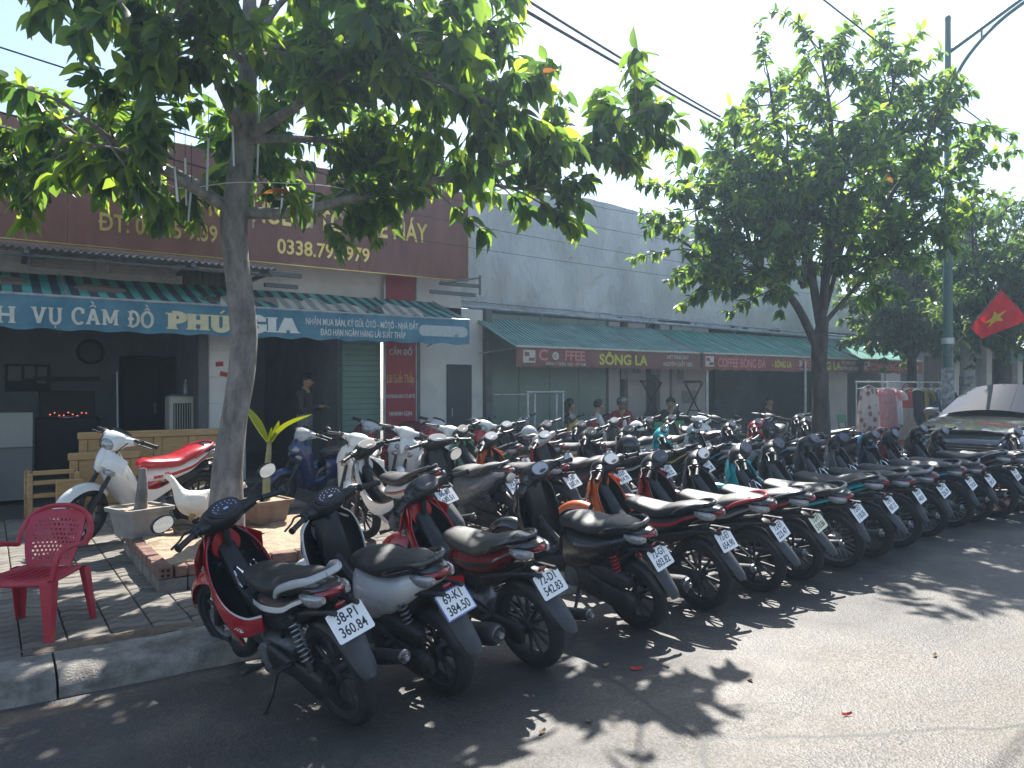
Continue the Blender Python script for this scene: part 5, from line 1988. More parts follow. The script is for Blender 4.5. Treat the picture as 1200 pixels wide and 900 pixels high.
def grow(branches, seed, twig_len, ntwig, clusters, nleaf, llen, lw, t0=.3, upbias=.2, droop=.5):
    """returns twigs (polylines) and leaf frames (pos, dir, up, length, width, colour index)"""
    q = random.Random(seed)
    twigs, leaves = [], []
    for pts, dens in branches:
        C = crom(pts, 8)
        N = len(C)
        for k in range(int(ntwig * dens)):
            u = t0 + (1 - t0) * (k + q.random()) / (ntwig * dens)
            i = min(N - 2, int(u * (N - 1)))
            p = Vector(C[i])
            tg = (Vector(C[i + 1]) - p).normalized()
            d = Vector((q.gauss(0, 1), q.gauss(0, 1), q.gauss(0, .8) + upbias)).normalized()
            d = (d * .85 + tg * .55).normalized()
            L = twig_len * q.uniform(.5, 1.25)
            tw = [p]
            dd = d.copy()
            for s in range(4):
                dd = (dd + Vector((q.gauss(0, .12), q.gauss(0, .12), q.gauss(0, .1) - .05))).normalized()
                tw.append(tw[-1] + dd * L / 4)
            twigs.append(tw)
            for c in range(clusters):
                f = 1 - c / (clusters + .3) * .75
                a = min(3, int(f * 4 - 1e-6))
                pc = tw[a].lerp(tw[a + 1], f * 4 - a) if f < 1 else tw[4]
                ax = (tw[a + 1] - tw[a]).normalized()
                rx = ax.cross(Vector((q.gauss(0, 1), q.gauss(0, 1), q.gauss(0, 1)))).normalized()
                ry = ax.cross(rx)
                n = nleaf + q.randint(-2, 2)
                young = q.random() < .14
                sz = q.uniform(.72, 1.15)
                for l in range(n):
                    an = 2 * math.pi * l / n + q.uniform(-.4, .4)
                    r = rx * math.cos(an) + ry * math.sin(an)
                    ld = (r * q.uniform(.6, 1.1) + ax * q.uniform(.1, .7) + Vector((0, 0, -droop * q.uniform(.4, 1.4)))).normalized()
                    up = (Vector((0, 0, 1)) + .5 * Vector((q.gauss(0, 1), q.gauss(0, 1), 0))).normalized()
                    ci = q.choice((0, 0, 1, 1, 1, 2)) if not young else q.choice((1, 2, 2))
                    if q.random() < .0015:
                        ci = 3
                    leaves.append((pc + ax * q.uniform(-.05, .03), ld, up, llen * sz * q.uniform(.6, 1.2), lw * sz * q.uniform(.75, 1.25), ci))
    return twigs, leaves


def leaf_matrix(p, d, up, L, W):
    y = up.cross(d)
    if y.length < 1e-3:
        y = Vector((0, 1, 0)).cross(d)
    y.normalize()
    z = d.cross(y)
    return Matrix(((d.x * L, y.x * W, z.x * L, p.x), (d.y * L, y.y * W, z.y * L, p.y), (d.z * L, y.z * W, z.z * L, p.z), (0, 0, 0, 1)))


def make_tree(label, trunk, tr, limbs, barkm, leafm, seed, gp, nseg, single, group="street trees", name="street_tree"):
    """limbs: (points, r0, r1, density)"""
    root = thing(name, label, "tree", (0, 0, 0), 0, group)
    q = random.Random(seed + 50)
    m = MB()
    P = crom(trunk, 8)
    n = 18
    rings_ = []
    rr = np.interp(np.linspace(0, 1, len(P)), np.linspace(0, 1, len(tr)), tr)
    for i, p in enumerate(P):
        ring = []
        for j in range(n):
            a = 2 * math.pi * j / n
            k = rr[i] * (1 + .12 * noise.noise((math.cos(a) * 1.4, math.sin(a) * 1.4, p[2] * 1.6 + seed)) + .05 * noise.noise((math.cos(a) * 4, math.sin(a) * 4, p[2] * 7)))
            ring.append((p[0] + k * math.cos(a), p[1] + k * math.sin(a), p[2]))
        rings_.append(ring)
    m.rings(rings_)
    link("trunk", m, barkm, root)
    br = MB()
    for pts, r0, r1, dens in limbs:
        br.tube(pts, [r0, (r0 + r1) / 2, r1], n=8, sub=5)
    tw, lv = grow([(l[0], l[3]) for l in limbs], seed, **gp)
    for t in tw:
        br.tube(t, [.012, .004], n=4, cap=False)
    link("branches", br, barkm, root)
    T, F = leaf_template(nseg)
    cp = Vector((0, 0, CAMH))
    fw = Vector((math.sin(YAW), math.cos(YAW), 0))

    def key(l):
        v = l[0] - cp
        dz = v.dot(fw)
        side = abs(v.cross(fw).z) / max(dz, .1)
        return v.length + (50 if side > .70 or (dz > 0 and v.z / dz > .52) else 0)
    lv.sort(key=key)
    mes = []
    for i in range(4):
        me = bpy.data.meshes.new("leaf")
        me.from_pydata([tuple(v) for v in T], [], F)
        me.materials.append(leafm[i])
        me.polygons.foreach_set("use_smooth", [True] * len(F))
        mes.append(me)
    for (p, d, up, L, W, ci) in lv[:single]:
        o = bpy.data.objects.new("leaf", mes[ci])
        COL.objects.link(o)
        o.parent = root
        o.matrix_local = leaf_matrix(p, d, up, L, W)
    rest_ = lv[single:]
    nv = len(T)
    TH = np.c_[T, np.ones(nv)]
    V = np.empty((len(rest_) * nv, 3))
    for i, (p, d, up, L, W, ci) in enumerate(rest_):
        V[i * nv:(i + 1) * nv] = (TH @ np.array(leaf_matrix(p, d, up, L, W)).T)[:, :3]
    Fa = np.array(F)
    FF = (Fa[None] + (np.arange(len(rest_)) * nv)[:, None, None]).reshape(-1, 4)
    me = bpy.data.meshes.new("foliage")
    me.vertices.add(len(V))
    me.vertices.foreach_set("co", V.ravel())
    me.loops.add(FF.size)
    me.loops.foreach_set("vertex_index", FF.ravel().astype(np.int32))
    me.polygons.add(len(FF))
    me.polygons.foreach_set("loop_start", np.arange(len(FF), dtype=np.int32) * 4)
    me.polygons.foreach_set("material_index", np.repeat([l[5] for l in rest_], len(F)).astype(np.int32))
    me.polygons.foreach_set("use_smooth", np.ones(len(FF), bool))
    me.update(calc_edges=True)
    for mm in leafm:
        me.materials.append(mm)
    o = bpy.data.objects.new("foliage", me)
    COL.objects.link(o)
    o.parent = root
    tag(o, kind="stuff")
    return root


F1 = (1.76, 6.7, 3.1)
F2 = (1.84, 6.7, 3.75)
F3 = (1.88, 6.72, 4.4)
tree1 = make_tree("near street tree with pale ringed trunk rising from the brick planter",
                  [(1.68, 6.7, .2), (1.70, 6.7, .8), (1.75, 6.7, 1.25), (1.84, 6.7, 2.0), (1.77, 6.7, 2.7), F1, F2, F3, (1.92, 6.8, 5.2), (1.95, 6.85, 6.0)],
                  [.165, .128, .116, .112, .108, .112, .095, .078, .05, .03],
                  [([F1, (2.2, 6.5, 3.12), (2.61, 6.4, 3.26), (3.2, 6.2, 3.45), (3.75, 6.0, 3.6)], .055, .03, .75),
                   ([(3.7, 6.0, 3.6), (4.3, 5.75, 3.8), (4.77, 5.4, 4.0), (5.25, 5.2, 4.3)], .03, .012, 1.15),
                   ([(3.6, 6.05, 3.55), (4.1, 5.9, 3.5), (4.5, 5.8, 3.5)], .02, .01, .55),
                   ([F1, (1.3, 6.5, 3.25), (.9, 6.4, 3.4), (.45, 6.3, 3.65)], .05, .015, .8),
                   ([F2, (1.5, 6.2, 4.0), (1.2, 5.7, 4.2), (.9, 5.2, 4.2)], .05, .015, 1.5),
                   ([F2, (2.2, 6.1, 4.0), (2.5, 5.5, 4.2), (2.6, 5.0, 4.15)], .05, .015, 1.5),
                   ([F3, (2.5, 6.3, 4.6), (3.1, 5.9, 4.7), (3.6, 5.7, 4.6)], .045, .015, 1.3),
                   ([F3, (1.3, 6.5, 4.7), (.8, 6.2, 4.8), (.4, 6.0, 4.6)], .04, .012, 1.2),
                   ([F2, (2.6, 7.1, 4.0), (3.3, 7.3, 4.1), (3.9, 7.3, 4.05)], .04, .012, 1.6),
                   ([F3, (2.3, 7.3, 4.9), (2.7, 7.9, 5.1), (3.1, 8.5, 5.1)], .04, .012, 1.5),
                   ([F3, (2.6, 7.0, 4.8), (3.3, 7.0, 5.0), (4.0, 6.9, 4.9)], .04, .012, 1.3),
                   ([F1, (1.5, 7.3, 3.5), (1.1, 7.9, 3.8), (.6, 8.2, 3.9)], .045, .012, 1.5),
                   ([F2, (2.0, 7.4, 4.1), (2.3, 8.1, 4.2), (2.5, 8.7, 4.05)], .04, .012, 1.5),
                   ([F3, (1.9, 6.1, 4.9), (1.9, 5.4, 5.0), (1.8, 4.9, 4.9)], .04, .012, 1.4),
                   ([F3, (2.2, 6.9, 5.1), (2.7, 6.9, 5.6), (3.2, 6.7, 5.8)], .04, .012, 1.0),
                   ([F3, (1.4, 7.0, 5.2), (.9, 7.0, 5.6), (.5, 6.9, 5.7)], .04, .012, 1.0),
                   ([(2.5, 5.5, 4.2), (3.0, 5.2, 4.0), (3.5, 5.0, 3.85)], .02, .01, .9),
                   ([(.9, 6.4, 3.4), (.7, 6.9, 3.6), (.1, 7.6, 3.6), (-.35, 7.9, 3.55)], .025, .01, 1.0),
                   ([(2.61, 6.4, 3.26), (2.9, 6.9, 3.5), (3.3, 7.3, 3.75)], .025, .01, .3)],
                  M_bark1, LEAF, 11, dict(twig_len=.58, ntwig=25, clusters=3, nleaf=8, llen=.205, lw=.086, t0=.34, droop=.75), 4, 295)
G0, G1, G2, G3 = (10.47, 6.71, 2.5), (10.20, 6.83, 3.1), (10.77, 6.5, 3.3), (10.42, 6.74, 2.2)
tree2 = make_tree("tall dark-trunked street tree with a broad round crown beside the green lamp post",
                  [(10.50, 6.7, .05), (10.48, 6.71, .8), (10.47, 6.71, 1.4), (10.45, 6.72, 1.9), (10.46, 6.72, 2.3), (10.5, 6.68, 2.65)],
                  [.19, .135, .118, .112, .122, .08],
                  [([G3, (10.05, 6.9, 2.9), (9.5, 7.2, 3.5), (8.9, 7.4, 4.1), (8.36, 7.58, 4.44)], 0.070, .02, 1.2),
                   ([(10.0, 6.95, 3.0), (9.3, 7.3, 3.3), (8.59, 7.78, 3.75)], .04, .012, .9),
                   ([G3, (9.9, 6.8, 2.9), (9.2, 7.0, 3.3), (8.63, 7.02, 3.45)], .05, .012, .9),
                   ([(9.5, 7.2, 3.5), (9.4, 7.4, 4.6), (9.38, 7.47, 5.45)], 0.035, .012, 1.1),
                   ([G0, (10.3, 6.9, 4.0), (10.25, 7.3, 5.5), (10.23, 7.48, 6.6)], 0.070, .015, 1.4),
                   ([G0, (10.6, 6.6, 4.2), (10.4, 6.5, 5.6), (10.18, 6.55, 6.75)], 0.066, .015, 1.4),
                   ([G2, (11.0, 6.3, 4.6), (11.3, 6.1, 5.8), (11.41, 6.05, 6.5)], 0.062, .015, 1.3),
                   ([G2, (11.0, 6.0, 4.3), (11.3, 5.6, 5.1), (11.43, 5.43, 5.6)], 0.047, .012, 1.2),
                   ([G2, (11.4, 6.2, 4.2), (12.1, 5.8, 4.8), (12.59, 5.59, 5.1)], 0.047, .012, 1.2),
                   ([G2, (11.0, 6.0, 3.6), (11.33, 5.5, 4.05)], 0.035, .012, 1.0),
                   ([G0, (10.9, 6.3, 3.2), (11.21, 5.94, 3.7)], .04, .012, .9),
                   ([G1, (9.7, 6.5, 4.0), (8.98, 6.29, 4.75)], 0.039, .012, 1.2),
                   ([G0, (10.1, 6.2, 4.1), (9.65, 5.7, 5.05)], 0.039, .012, 1.2),
                   ([G0, (11.0, 7.0, 3.8), (11.63, 7.48, 4.65)], 0.039, .012, 1.0),
                   ([G1, (9.5, 6.7, 3.7), (8.95, 6.55, 4.15)], 0.031, .012, 1.0),
                   ([G0, (11.5, 6.8, 4.4), (12.35, 6.98, 5.1)], 0.039, .012, 1.0),
                   ([G1, (10.3, 7.4, 4.3), (10.51, 8.02, 5.2)], 0.039, .012, 1.0)],
                  M_bark2, LEAF, 23, dict(twig_len=.85, ntwig=25, clusters=4, nleaf=9, llen=.175, lw=.074, t0=.36, droop=.45), 3, 295)
OX, OY = 1.66, .6
H0 = (17.3 + OX, 7.0 + OY, 2.4)
make_tree("bushy pale green street tree with a short dark trunk behind the lamp post and flag",
          [(H0[0], H0[1], .05), (H0[0], H0[1], 1.2), (H0[0], H0[1], 1.9), H0, (H0[0], H0[1], 3.4)], [.25, .2, .19, .16, .08],
          [([H0, ((H0[0] + a[0]) / 2, (H0[1] + a[1]) / 2 + .2, (H0[2] + a[2]) / 2 + .1), a], .08, .015, 1.35) for a in
           [(q[0] + OX, q[1] + OY, q[2] + .15) for q in
           [(16.21, 9.16, 3.57), (16.66, 8.82, 4.4), (14.9, 7.13, 3.3), (15.32, 6.8, 5.0), (16.9, 7.4, 5.4), (18.65, 7.22, 5.9), (19.07, 6.56, 5.6), (19.44, 6.06, 4.3), (16.1, 6.6, 3.0), (18.24, 6.2, 3.0), (16.54, 7.85, 4.4), (18.23, 6.3, 4.0), (17.2, 5.8, 4.4), (16.0, 6.1, 4.1)]]],
          M_bark2, LEAF3, 31, dict(twig_len=.95, ntwig=26, clusters=3, nleaf=9, llen=.22, lw=.085, t0=.35, droop=.45), 2, 120)
J0 = (19.07, 9.7, 2.2)
make_tree("bright green tree beyond the clothes rack, its crown low over the cafe awnings' end",
          [(19.07, 9.7, .05), (19.05, 9.7, 1.2), J0, (19.0, 9.7, 3.2)], [.16, .13, .11, .06],
          [([J0, ((J0[0] + a[0]) / 2, (J0[1] + a[1]) / 2, (J0[2] + a[2]) / 2 + .15), a], .06, .015, 1.2) for a in
           [(17.3, 9.9, 4.0), (18.1, 10.0, 4.8), (18.82, 9.5, 4.4), (20.02, 9.72, 4.74), (19.65, 10.4, 3.6), (20.3, 9.6, 3.3), (18.0, 10.0, 3.1), (17.4, 9.3, 3.4), (20.9, 9.3, 4.2), (18.4, 8.9, 3.5)]],
          M_bark2, LEAF3, 37, dict(twig_len=.9, ntwig=26, clusters=3, nleaf=9, llen=.21, lw=.085, t0=.3, droop=.4), 2, 60)
# more trees far along the pavement
for i, (x, y, h, lab) in enumerate(((24.5, 7.0, 6.2, "first far street tree beyond the parked dark car"), (31.5, 7.2, 6.6, "second far street tree beyond the parked dark car"), (40, 7.4, 6.8, "farthest street tree at the end of the pavement"))):
    q_ = random.Random(60 + i)
    J = (x, y, 2.2)
    ends = [(x + q_.uniform(-2.6, 2.6), y + q_.uniform(-2.4, 2.4), q_.uniform(3.0, h)) for _ in range(13)]
    make_tree(lab, [(x, y, .05), (x, y, 1.2), J, (x, y, 3.4)], [.22, .17, .15, .07],
              [([J, ((J[0] + a[0]) / 2, (J[1] + a[1]) / 2, (J[2] + a[2]) / 2 + .15), a], .07, .015, 1.2) for a in ends],
              M_bark2, LEAF3, 41 + i, dict(twig_len=.85, ntwig=8, clusters=3, nleaf=7, llen=.24, lw=.10, t0=.3, droop=.4), 2, 0)

# ---- white light tubes hanging in the near tree
M_tube = mat("light_tube", (.66, .70, .74), rough=.25, coat=.4)
for (x, y, a, b) in [(0.98, 6.47, 3.19, 2.97), (1.29, 7.4, 3.68, 3.19), (1.48, 7.29, 3.67, 3.24), (1.53, 6.63, 3.68, 3.2), (1.46, 6.94, 3.36, 3.02), (1.7, 6.55, 3.96, 3.46), (2.11, 7.15, 4.33, 3.58), (2.1, 7.33, 3.57, 3.12), (2.09, 6.42, 3.31, 3.08), (2.34, 6.34, 3.29, 2.97), (3.01, 7.39, 3.54, 3.27), (3.0, 6.86, 3.46, 3.14), (3.66, 7.29, 3.61, 3.26), (1.2, 6.3, 3.31, 3.04)]:
    t = thing("light_tube", "thin white light tube hanging down from the near tree's branches", "light tube", (x, y, a), 0, "white light tubes hanging in the near tree")
    link("tube", MB().tube([(0, 0, 0), (rnd.uniform(-.03, .03), 0, b - a)], .009, 8), M_tube, t)
    link("wire", MB().tube([(0, 0, .35), (0, 0, 0)], .003, 5), M_black, t)
lw = MB().tube([(.9, 6.3, 3.42), (1.3, 6.9, 3.3), (1.76, 6.6, 3.34), (2.4, 6.35, 3.36), (3.1, 6.9, 3.5), (3.75, 7.2, 3.62)], .004, 5, sub=6)
tag(link("light_cable", lw, M_wallw), "thin white cable strung between the hanging light tubes", "cable")

# ================================================================== CABLES AND LAMP POST
M_cable = mat("cable_black", (.015, .015, .016), rough=.6)


def cable(label, a, b, r, sag, group):
    pts = []
    for i in range(25):
        u = i / 24
        pts.append((a[0] + (b[0] - a[0]) * u, a[1] + (b[1] - a[1]) * u, a[2] + (b[2] - a[2]) * u - sag * 4 * u * (1 - u)))
    o = link("power_cable", MB().tube(pts, r, 6), M_cable)
    return tag(o, label, "cable", group)


cable("upper of the two thick black cables across the sky between the trees", (1.6, 5.2, 5.4), (15.7, 10.6, 6.95), .016, .12, "thick black cables")
cable("lower of the two thick black cables across the sky between the trees", (1.4, 5.2, 5.28), (16.0, 10.2, 6.6), .018, .12, "thick black cables")
cable("thin cable crossing the sky above the tall dark-trunked tree", (4.4, 5.0, 6.6), (24.0, 7.3, 6.3), .011, .1, None)
for i in range(3):
    cable(("highest", "middle", "lowest")[i] + " of the three thin black wires crossing the sky left of the near tree's crown", (-6, 9.5, 6.1 - .35 * i), (4.2, 9.2, 4.55 - .32 * i), .009, .1, "wires left of the near tree")
for i, (z0, z1) in enumerate(((5.05, 5.35), (4.72, 4.86), (4.35, 4.5), (3.95, 4.08), (5.6, 6.0))):
    cable(("second highest", "third highest", "second lowest", "lowest", "highest")[i] + " of the five thin wires sagging across the grey tarpaulin wall", (5.2, 10.7, z0), (27, 11.2, z1), .004, .14 + .05 * (i % 3), "thin wires across the tarpaulin wall")

M_pgreen = mat("lamp_post_green", (.010, .075, .055), rough=.42, coat=.2, var=.2, vscale=4)
M_posters = mat("torn_posters", (.38, .39, .38), rough=.9, col2=(.09, .10, .10), vscale=13)
lp = thing("lamp_post", "tall dark green street lamp post with torn posters round its foot", "lamp post", (15.73, 7.29, SWZ))
lp.scale = (1.0, 1.0, 1.185)
link("pole", MB().tube([(0, 0, 0), (0, 0, 3), (0, 0, 7.4)], [.10, .085, .05], 16), M_pgreen, lp)
link("finial", MB().lathe([(.001, 7.5), (.045, 7.47), (.06, 7.42), (.05, 7.38), (.001, 7.37)], 14, axis='z'), M_pgreen, lp)
link("base", MB().box((0, 0, .03), (.4, .4, .06), ch=.01).tube([(0, 0, .06), (0, 0, .35)], [.15, .125], 14), M_pgreen, lp)
link("collar", MB().lathe([(.10, 1.95), (.115, 1.95), (.115, 2.05), (.10, 2.05)], 18, axis='z', closed=True), M_steel, lp)
link("poster_wrap", MB().lathe([(.112, .4), (.118, .4), (.113, 1.55), (.106, 1.55)], 22, axis='z', closed=True), M_posters, lp)
ar = MB()
ar.tube([(0, 0, 6.0), (0, -.25, 6.55), (0, -.8, 7.0), (0, -1.5, 7.28), (0, -2.7, 7.6)], [.035, .03, .028], 10, sub=6)
ar.tube([(0, 0, 6.85), (0, -.5, 7.02), (0, -1.4, 7.33), (0, -2.0, 7.5), (0, -2.7, 7.66)], [.035, .03, .028], 10, sub=6)
ar.box((0, -.62, 7.0), (.03, .03, .2), ch=.005)
link("arm", ar, M_pgreen, lp)
link("lamp_head", MB().loftx([(-.3, 0, .05, .03), (-.2, 0, .10, .05), (.2, 0, .13, .06), (.35, 0, .06, .03)], n=2.5), M_steel, lp, (0, -2.95, 7.66), (0, R(10), R(-90)))
M_conc = mat("pole_concrete", (.36, .35, .33), rough=.95, var=.2, vscale=5)
up_ = thing("utility_pole", "pale concrete utility pole standing just behind the green lamp post", "utility pole", (18.4, 8.1, SWZ))
link("pole", MB().tube([(0, 0, 0), (0, 0, 5.6)], [.17, .12], 14), M_conc, up_)
link("cross_arm", MB().box((0, 0, 5.2), (1.2, .09, .09), ch=.01), M_steel, up_)
for k in (-.5, 0, .5):
    link("insulator", MB().lathe([(.001, .05), (.03, .05), (.045, .09), (.03, .12), (.04, .15), (.001, .19)], 10, (k, 0, 5.2), axis='z'), M_wallw, up_)
link("poster_wrap", MB().lathe([(.166, .6), (.172, .6), (.168, 1.7), (.162, 1.7)], 18, axis='z', closed=True), M_posters, up_)

# ---- flag on a slanting stick tied to the lamp post
M_flag = cloth("flag_red", (.80, .012, .02), .6)
M_star = cloth("flag_yellow", (.80, .58, .02), .45)
fl = thing("flag", "red flag with a yellow star on a slanting stick tied to the lamp post", "flag", (15.60, 7.25, 2.2))
fl.scale = (.92, .92, 1.05)
A, B = Vector((.41, -.29, .54)), Vector((.95, -.67, 1.26))
FV = Vector((.065, -.32, -.39))


def flag_pt(u, v, off=0):
    """u along the fly, v along the hoist (0 low, 1 tip)"""
    p = A.lerp(B, v) + Vector((.03, -.20, -.22)).lerp(Vector((.11, -.46, -.58)), v) * u * 1.05
    n = (B - A).cross(FV).normalized()
    return p + n * (.03 * math.sin(u * 5 + v * 2) * u + off)


link("stick", MB().tube([(0, 0, 0), B * 1.04], .014, 8), mat("bamboo", (.1, .08, .06), rough=.7), fl)
link("cloth", MB().shell([[flag_pt(i / 16, j / 12) for j in range(13)] for i in range(17)], .003), M_flag, fl)
st = []
for k in range(10):
    r_ = .30 if k % 2 == 0 else .118
    a = R(90 + 36 * k)
    st.append((.5 + r_ * math.cos(a) * .78, .5 + r_ * math.sin(a)))
for sd in (.004, -.007):
    V = [flag_pt(.5, .5, sd)] + [flag_pt(u, v, sd) for u, v in st]
    for k in range(10):
        u, v = st[k]
        V.append(flag_pt((u + .5) / 2, (v + .5) / 2, sd))
    Fs = []
    for k in range(10):
        k2 = (k + 1) % 10
        Fs += [(0, 11 + k, 11 + k2), (11 + k, 1 + k, 1 + k2, 11 + k2)]
    link("star", MB().add(V, Fs), M_star, fl)

# ================================================================== HAZE
hz = MB().box((30, 25, 5.4), (186, 156, 13.0))
hzo = link("haze", hz, None)
hzo.data.materials.clear()
mh = bpy.data.materials.new("haze_air")
mh.use_nodes = True
nh = mh.node_tree
nh.nodes.remove(nh.nodes["Principled BSDF"])
pv_ = nh.nodes.new("ShaderNodeVolumePrincipled")
pv_.inputs["Color"].default_value = (.62, .82, 1.0, 1)
pv_.inputs["Density"].default_value = .0027
pv_.inputs["Anisotropy"].default_value = .5
nh.links.new(pv_.outputs[0], nh.nodes["Material Output"].inputs["Volume"])
hzo.data.materials.append(mh)
tag(hzo, kind="stuff")
# ================================================================== CHAIRS, POTS, HEN, RACK, CAR
def cell_shell(mb, P, alive, T):
    """closed sheet made of the living cells of a point grid (holes stay open)"""
    nu, nv = len(P), len(P[0])
    G = np.array(P, float)
    N = np.cross(np.gradient(G, axis=0), np.gradient(G, axis=1))
    N /= np.linalg.norm(N, axis=2, keepdims=True) + 1e-9
    vi, V, F = {}, [], []

    def vid(i, j, s):
        if (i, j, s) not in vi:
            vi[i, j, s] = len(V)
            V.append(tuple(G[i, j] - N[i, j] * T * s))
        return vi[i, j, s]
    for (i, j) in alive:
        q = [(i, j), (i + 1, j), (i + 1, j + 1), (i, j + 1)]
        F.append(tuple(vid(a, b, 0) for a, b in q))
        F.append(tuple(vid(a, b, 1) for a, b in q[::-1]))
        for d_, (a, b) in (((0, -1), (q[0], q[1])), ((1, 0), (q[1], q[2])), ((0, 1), (q[2], q[3])), ((-1, 0), (q[3], q[0]))):
            if (i + d_[0], j + d_[1]) not in alive:
                F.append((vid(*a, 0), vid(*a, 1), vid(*b, 1), vid(*b, 0)))
    return mb.add(V, F)


M_chair = mat("chair_red_plastic", (.40, .012, .028), rough=.36, coat=.15, dust=.3, col2=(.44, .03, .06), vscale=5)


def plastic_chair():
    """faces +x"""
    L = []
    g = []
    for i in range(13):
        u = i / 12
        x = .25 - .47 * u
        row = []
        for j in range(13):
            v = -1 + j / 6
            w = .235 - .03 * u
            z = .43 - .012 * math.cos(v * math.pi / 2) - .012 * math.sin(u * math.pi) - (.03 * (1 - u / .12) if u < .12 else 0)
            row.append((x, w * v, z))
        g.append(row)
    alive = {(i, j) for i in range(12) for j in range(12) if not (j % 2 == 1 and 3 <= i <= 9 and 2 <= j <= 9 and False)}
    s = MB()
    cell_shell(s, g, alive, .008)
    for k in range(7):
        s.box((0, -.15 + .05 * k, .4235), (.30, .012, .006), ch=.002)
    for y in (.225, -.225):
        s.tube([(.24, y * 1.02, .415), (.0, y, .418), (-.2, y * .9, .42)], .016, 8)
    s.tube([(.25, -.22, .408), (.262, 0, .405), (.25, .22, .408)], .016, 8)
    L.append(('seat', s))
    b = []
    NU, NV = 26, 27
    for i in range(NU + 1):
        v = i / NU
        z = .44 + .38 * v
        w = .155 + .05 * math.sin(v * 2.2)
        row = []
        for j in range(NV + 1):
            q = -1 + 2 * j / NV
            zz = z + (.035 * (1 - q * q) if v > .6 else 0) * (v - .6) / .4
            row.append((-.205 - .09 * v - .05 * v * v + .045 * q * q, w * q, zz))
        b.append(row)
    alive = set()
    for i in range(NU):
        for j in range(NV):
            hole = 3 <= i <= 22 and 3 <= j <= NV - 4 and i % 2 == 1 and (j + (i // 2) % 2) % 2 == 0
            if not hole:
                alive.add((i, j))
    s = MB()
    cell_shell(s, b, alive, -.006)
    L.append(('backrest', s))
    # looped outer frame from arm over the top to arm
    s = MB()
    s.tube([(-.20, .24, .60), (-.265, .25, .69), (-.315, .21, .80), (-.345, .11, .865), (-.355, 0, .88), (-.345, -.11, .865), (-.315, -.21, .80), (-.265, -.25, .69), (-.20, -.24, .60)], .02, 8, sub=4, flat=1.35)
    L.append(('back_frame', s))
    for y in (1, -1):
        s = MB()
        s.tube([(-.20, y * .24, .60), (-.05, y * .275, .635), (.12, y * .285, .645), (.20, y * .282, .62), (.225, y * .27, .54), (.225, y * .25, .43)], [.02, .025, .027, .024, .022, .022], 8, sub=4, flat=.8)
        L.append(('armrest', s))
        for (xa, xb, sp_) in ((.225, .275, .0), (-.19, -.265, .0)):
            s = MB()
            rr = []
            for u in (0, .25, .5, .75, 1):
                x = xa + (xb - xa) * u
                yy = y * (.225 + .035 * u)
                w1, w2 = .042 * (1 - .45 * u), .042 * (1 - .45 * u)
                z = .425 * (1 - u)
                sx = 1 if xa > 0 else -1
                rr.append([(x + sx * w1, yy + y * w2, z), (x - sx * w1, yy + y * w2, z), (x - sx * w1, yy + y * (w2 - .008), z), (x + sx * (w1 - .008), yy + y * (w2 - .008), z), (x + sx * (w1 - .008), yy - y * w2, z), (x + sx * w1, yy - y * w2, z)])
            s.rings(rr)
            L.append(('leg', s))
    return [(n, m.mesh(n, 40)) for n, m in L]


CH = plastic_chair()


def put_chair(label, x, y, z, head, m, group=None, scale=1.0):
    t = thing("plastic_chair", label, "chair", (x, y, z), R(head), group)
    t.scale = (scale,) * 3
    for n, me in CH:
        o = bpy.data.objects.new(n, me)
        COL.objects.link(o)
        o.parent = t
        if not me.materials:
            me.materials.append(None)
        o.material_slots[0].link = 'OBJECT'
        o.material_slots[0].material = m
    return t


put_chair("red plastic armchair with pierced back at the kerb in the left corner", .24, 5.36, SWZ, 237, M_chair, scale=.85).scale = (.85, .85, .80)
M_chairdk = mat("chair_wine_plastic", (.16, .01, .018), rough=.4, dust=.2)
for (x, y, hd, lab) in ((4.65, 11.0, 200, "red plastic armchair behind the woman in the dark doorway"), (5.9, 10.6, 250, "wine-red plastic armchair in front of the tall red notice"), (5.55, 10.9, 230, "wine-red plastic armchair left of the tall red notice, by the green shutter"), (10.5, 11.2, 270, "wine-red plastic armchair under the man in the striped cap")):
    put_chair(lab, x, y, SWZ if y < 11.3 else FZ, hd, M_chairdk)

# ---- flower pots
M_potg = mat("pot_cement", (.20, .19, .175), rough=.9, col2=(.29, .28, .26), vscale=8, bump=.3, bscale=50)
M_potb = mat("pot_brown", (.16, .11, .08), rough=.85, col2=(.24, .17, .13), vscale=8, bump=.3, bscale=50)


def square_pot(t, w, h, m):
    p = MB()
    prof = [(.74, 0), (.92, h * .86), (1.06, h * .86), (1.08, h), (.92, h), (.86, h * .8)]

    def sq(s, z):
        a = w / 2 * s
        c = a * .12
        return [(a - c, -a, z), (a, -a + c, z), (a, a - c, z), (a - c, a, z), (-a + c, a, z), (-a, a - c, z), (-a, -a + c, z), (-a + c, -a, z)]
    p.rings([sq(s, z) for s, z in prof])
    link("pot", p, m, t)
    g = [[(w * .43 * u, w * .43 * v, h * .84 + .012 * noise.noise((u * 3, v * 3, 4))) for v in np.linspace(-1, 1, 7)] for u in np.linspace(-1, 1, 7)]
    link("soil", MB().shell(g[::-1], .02), M_soil, t)


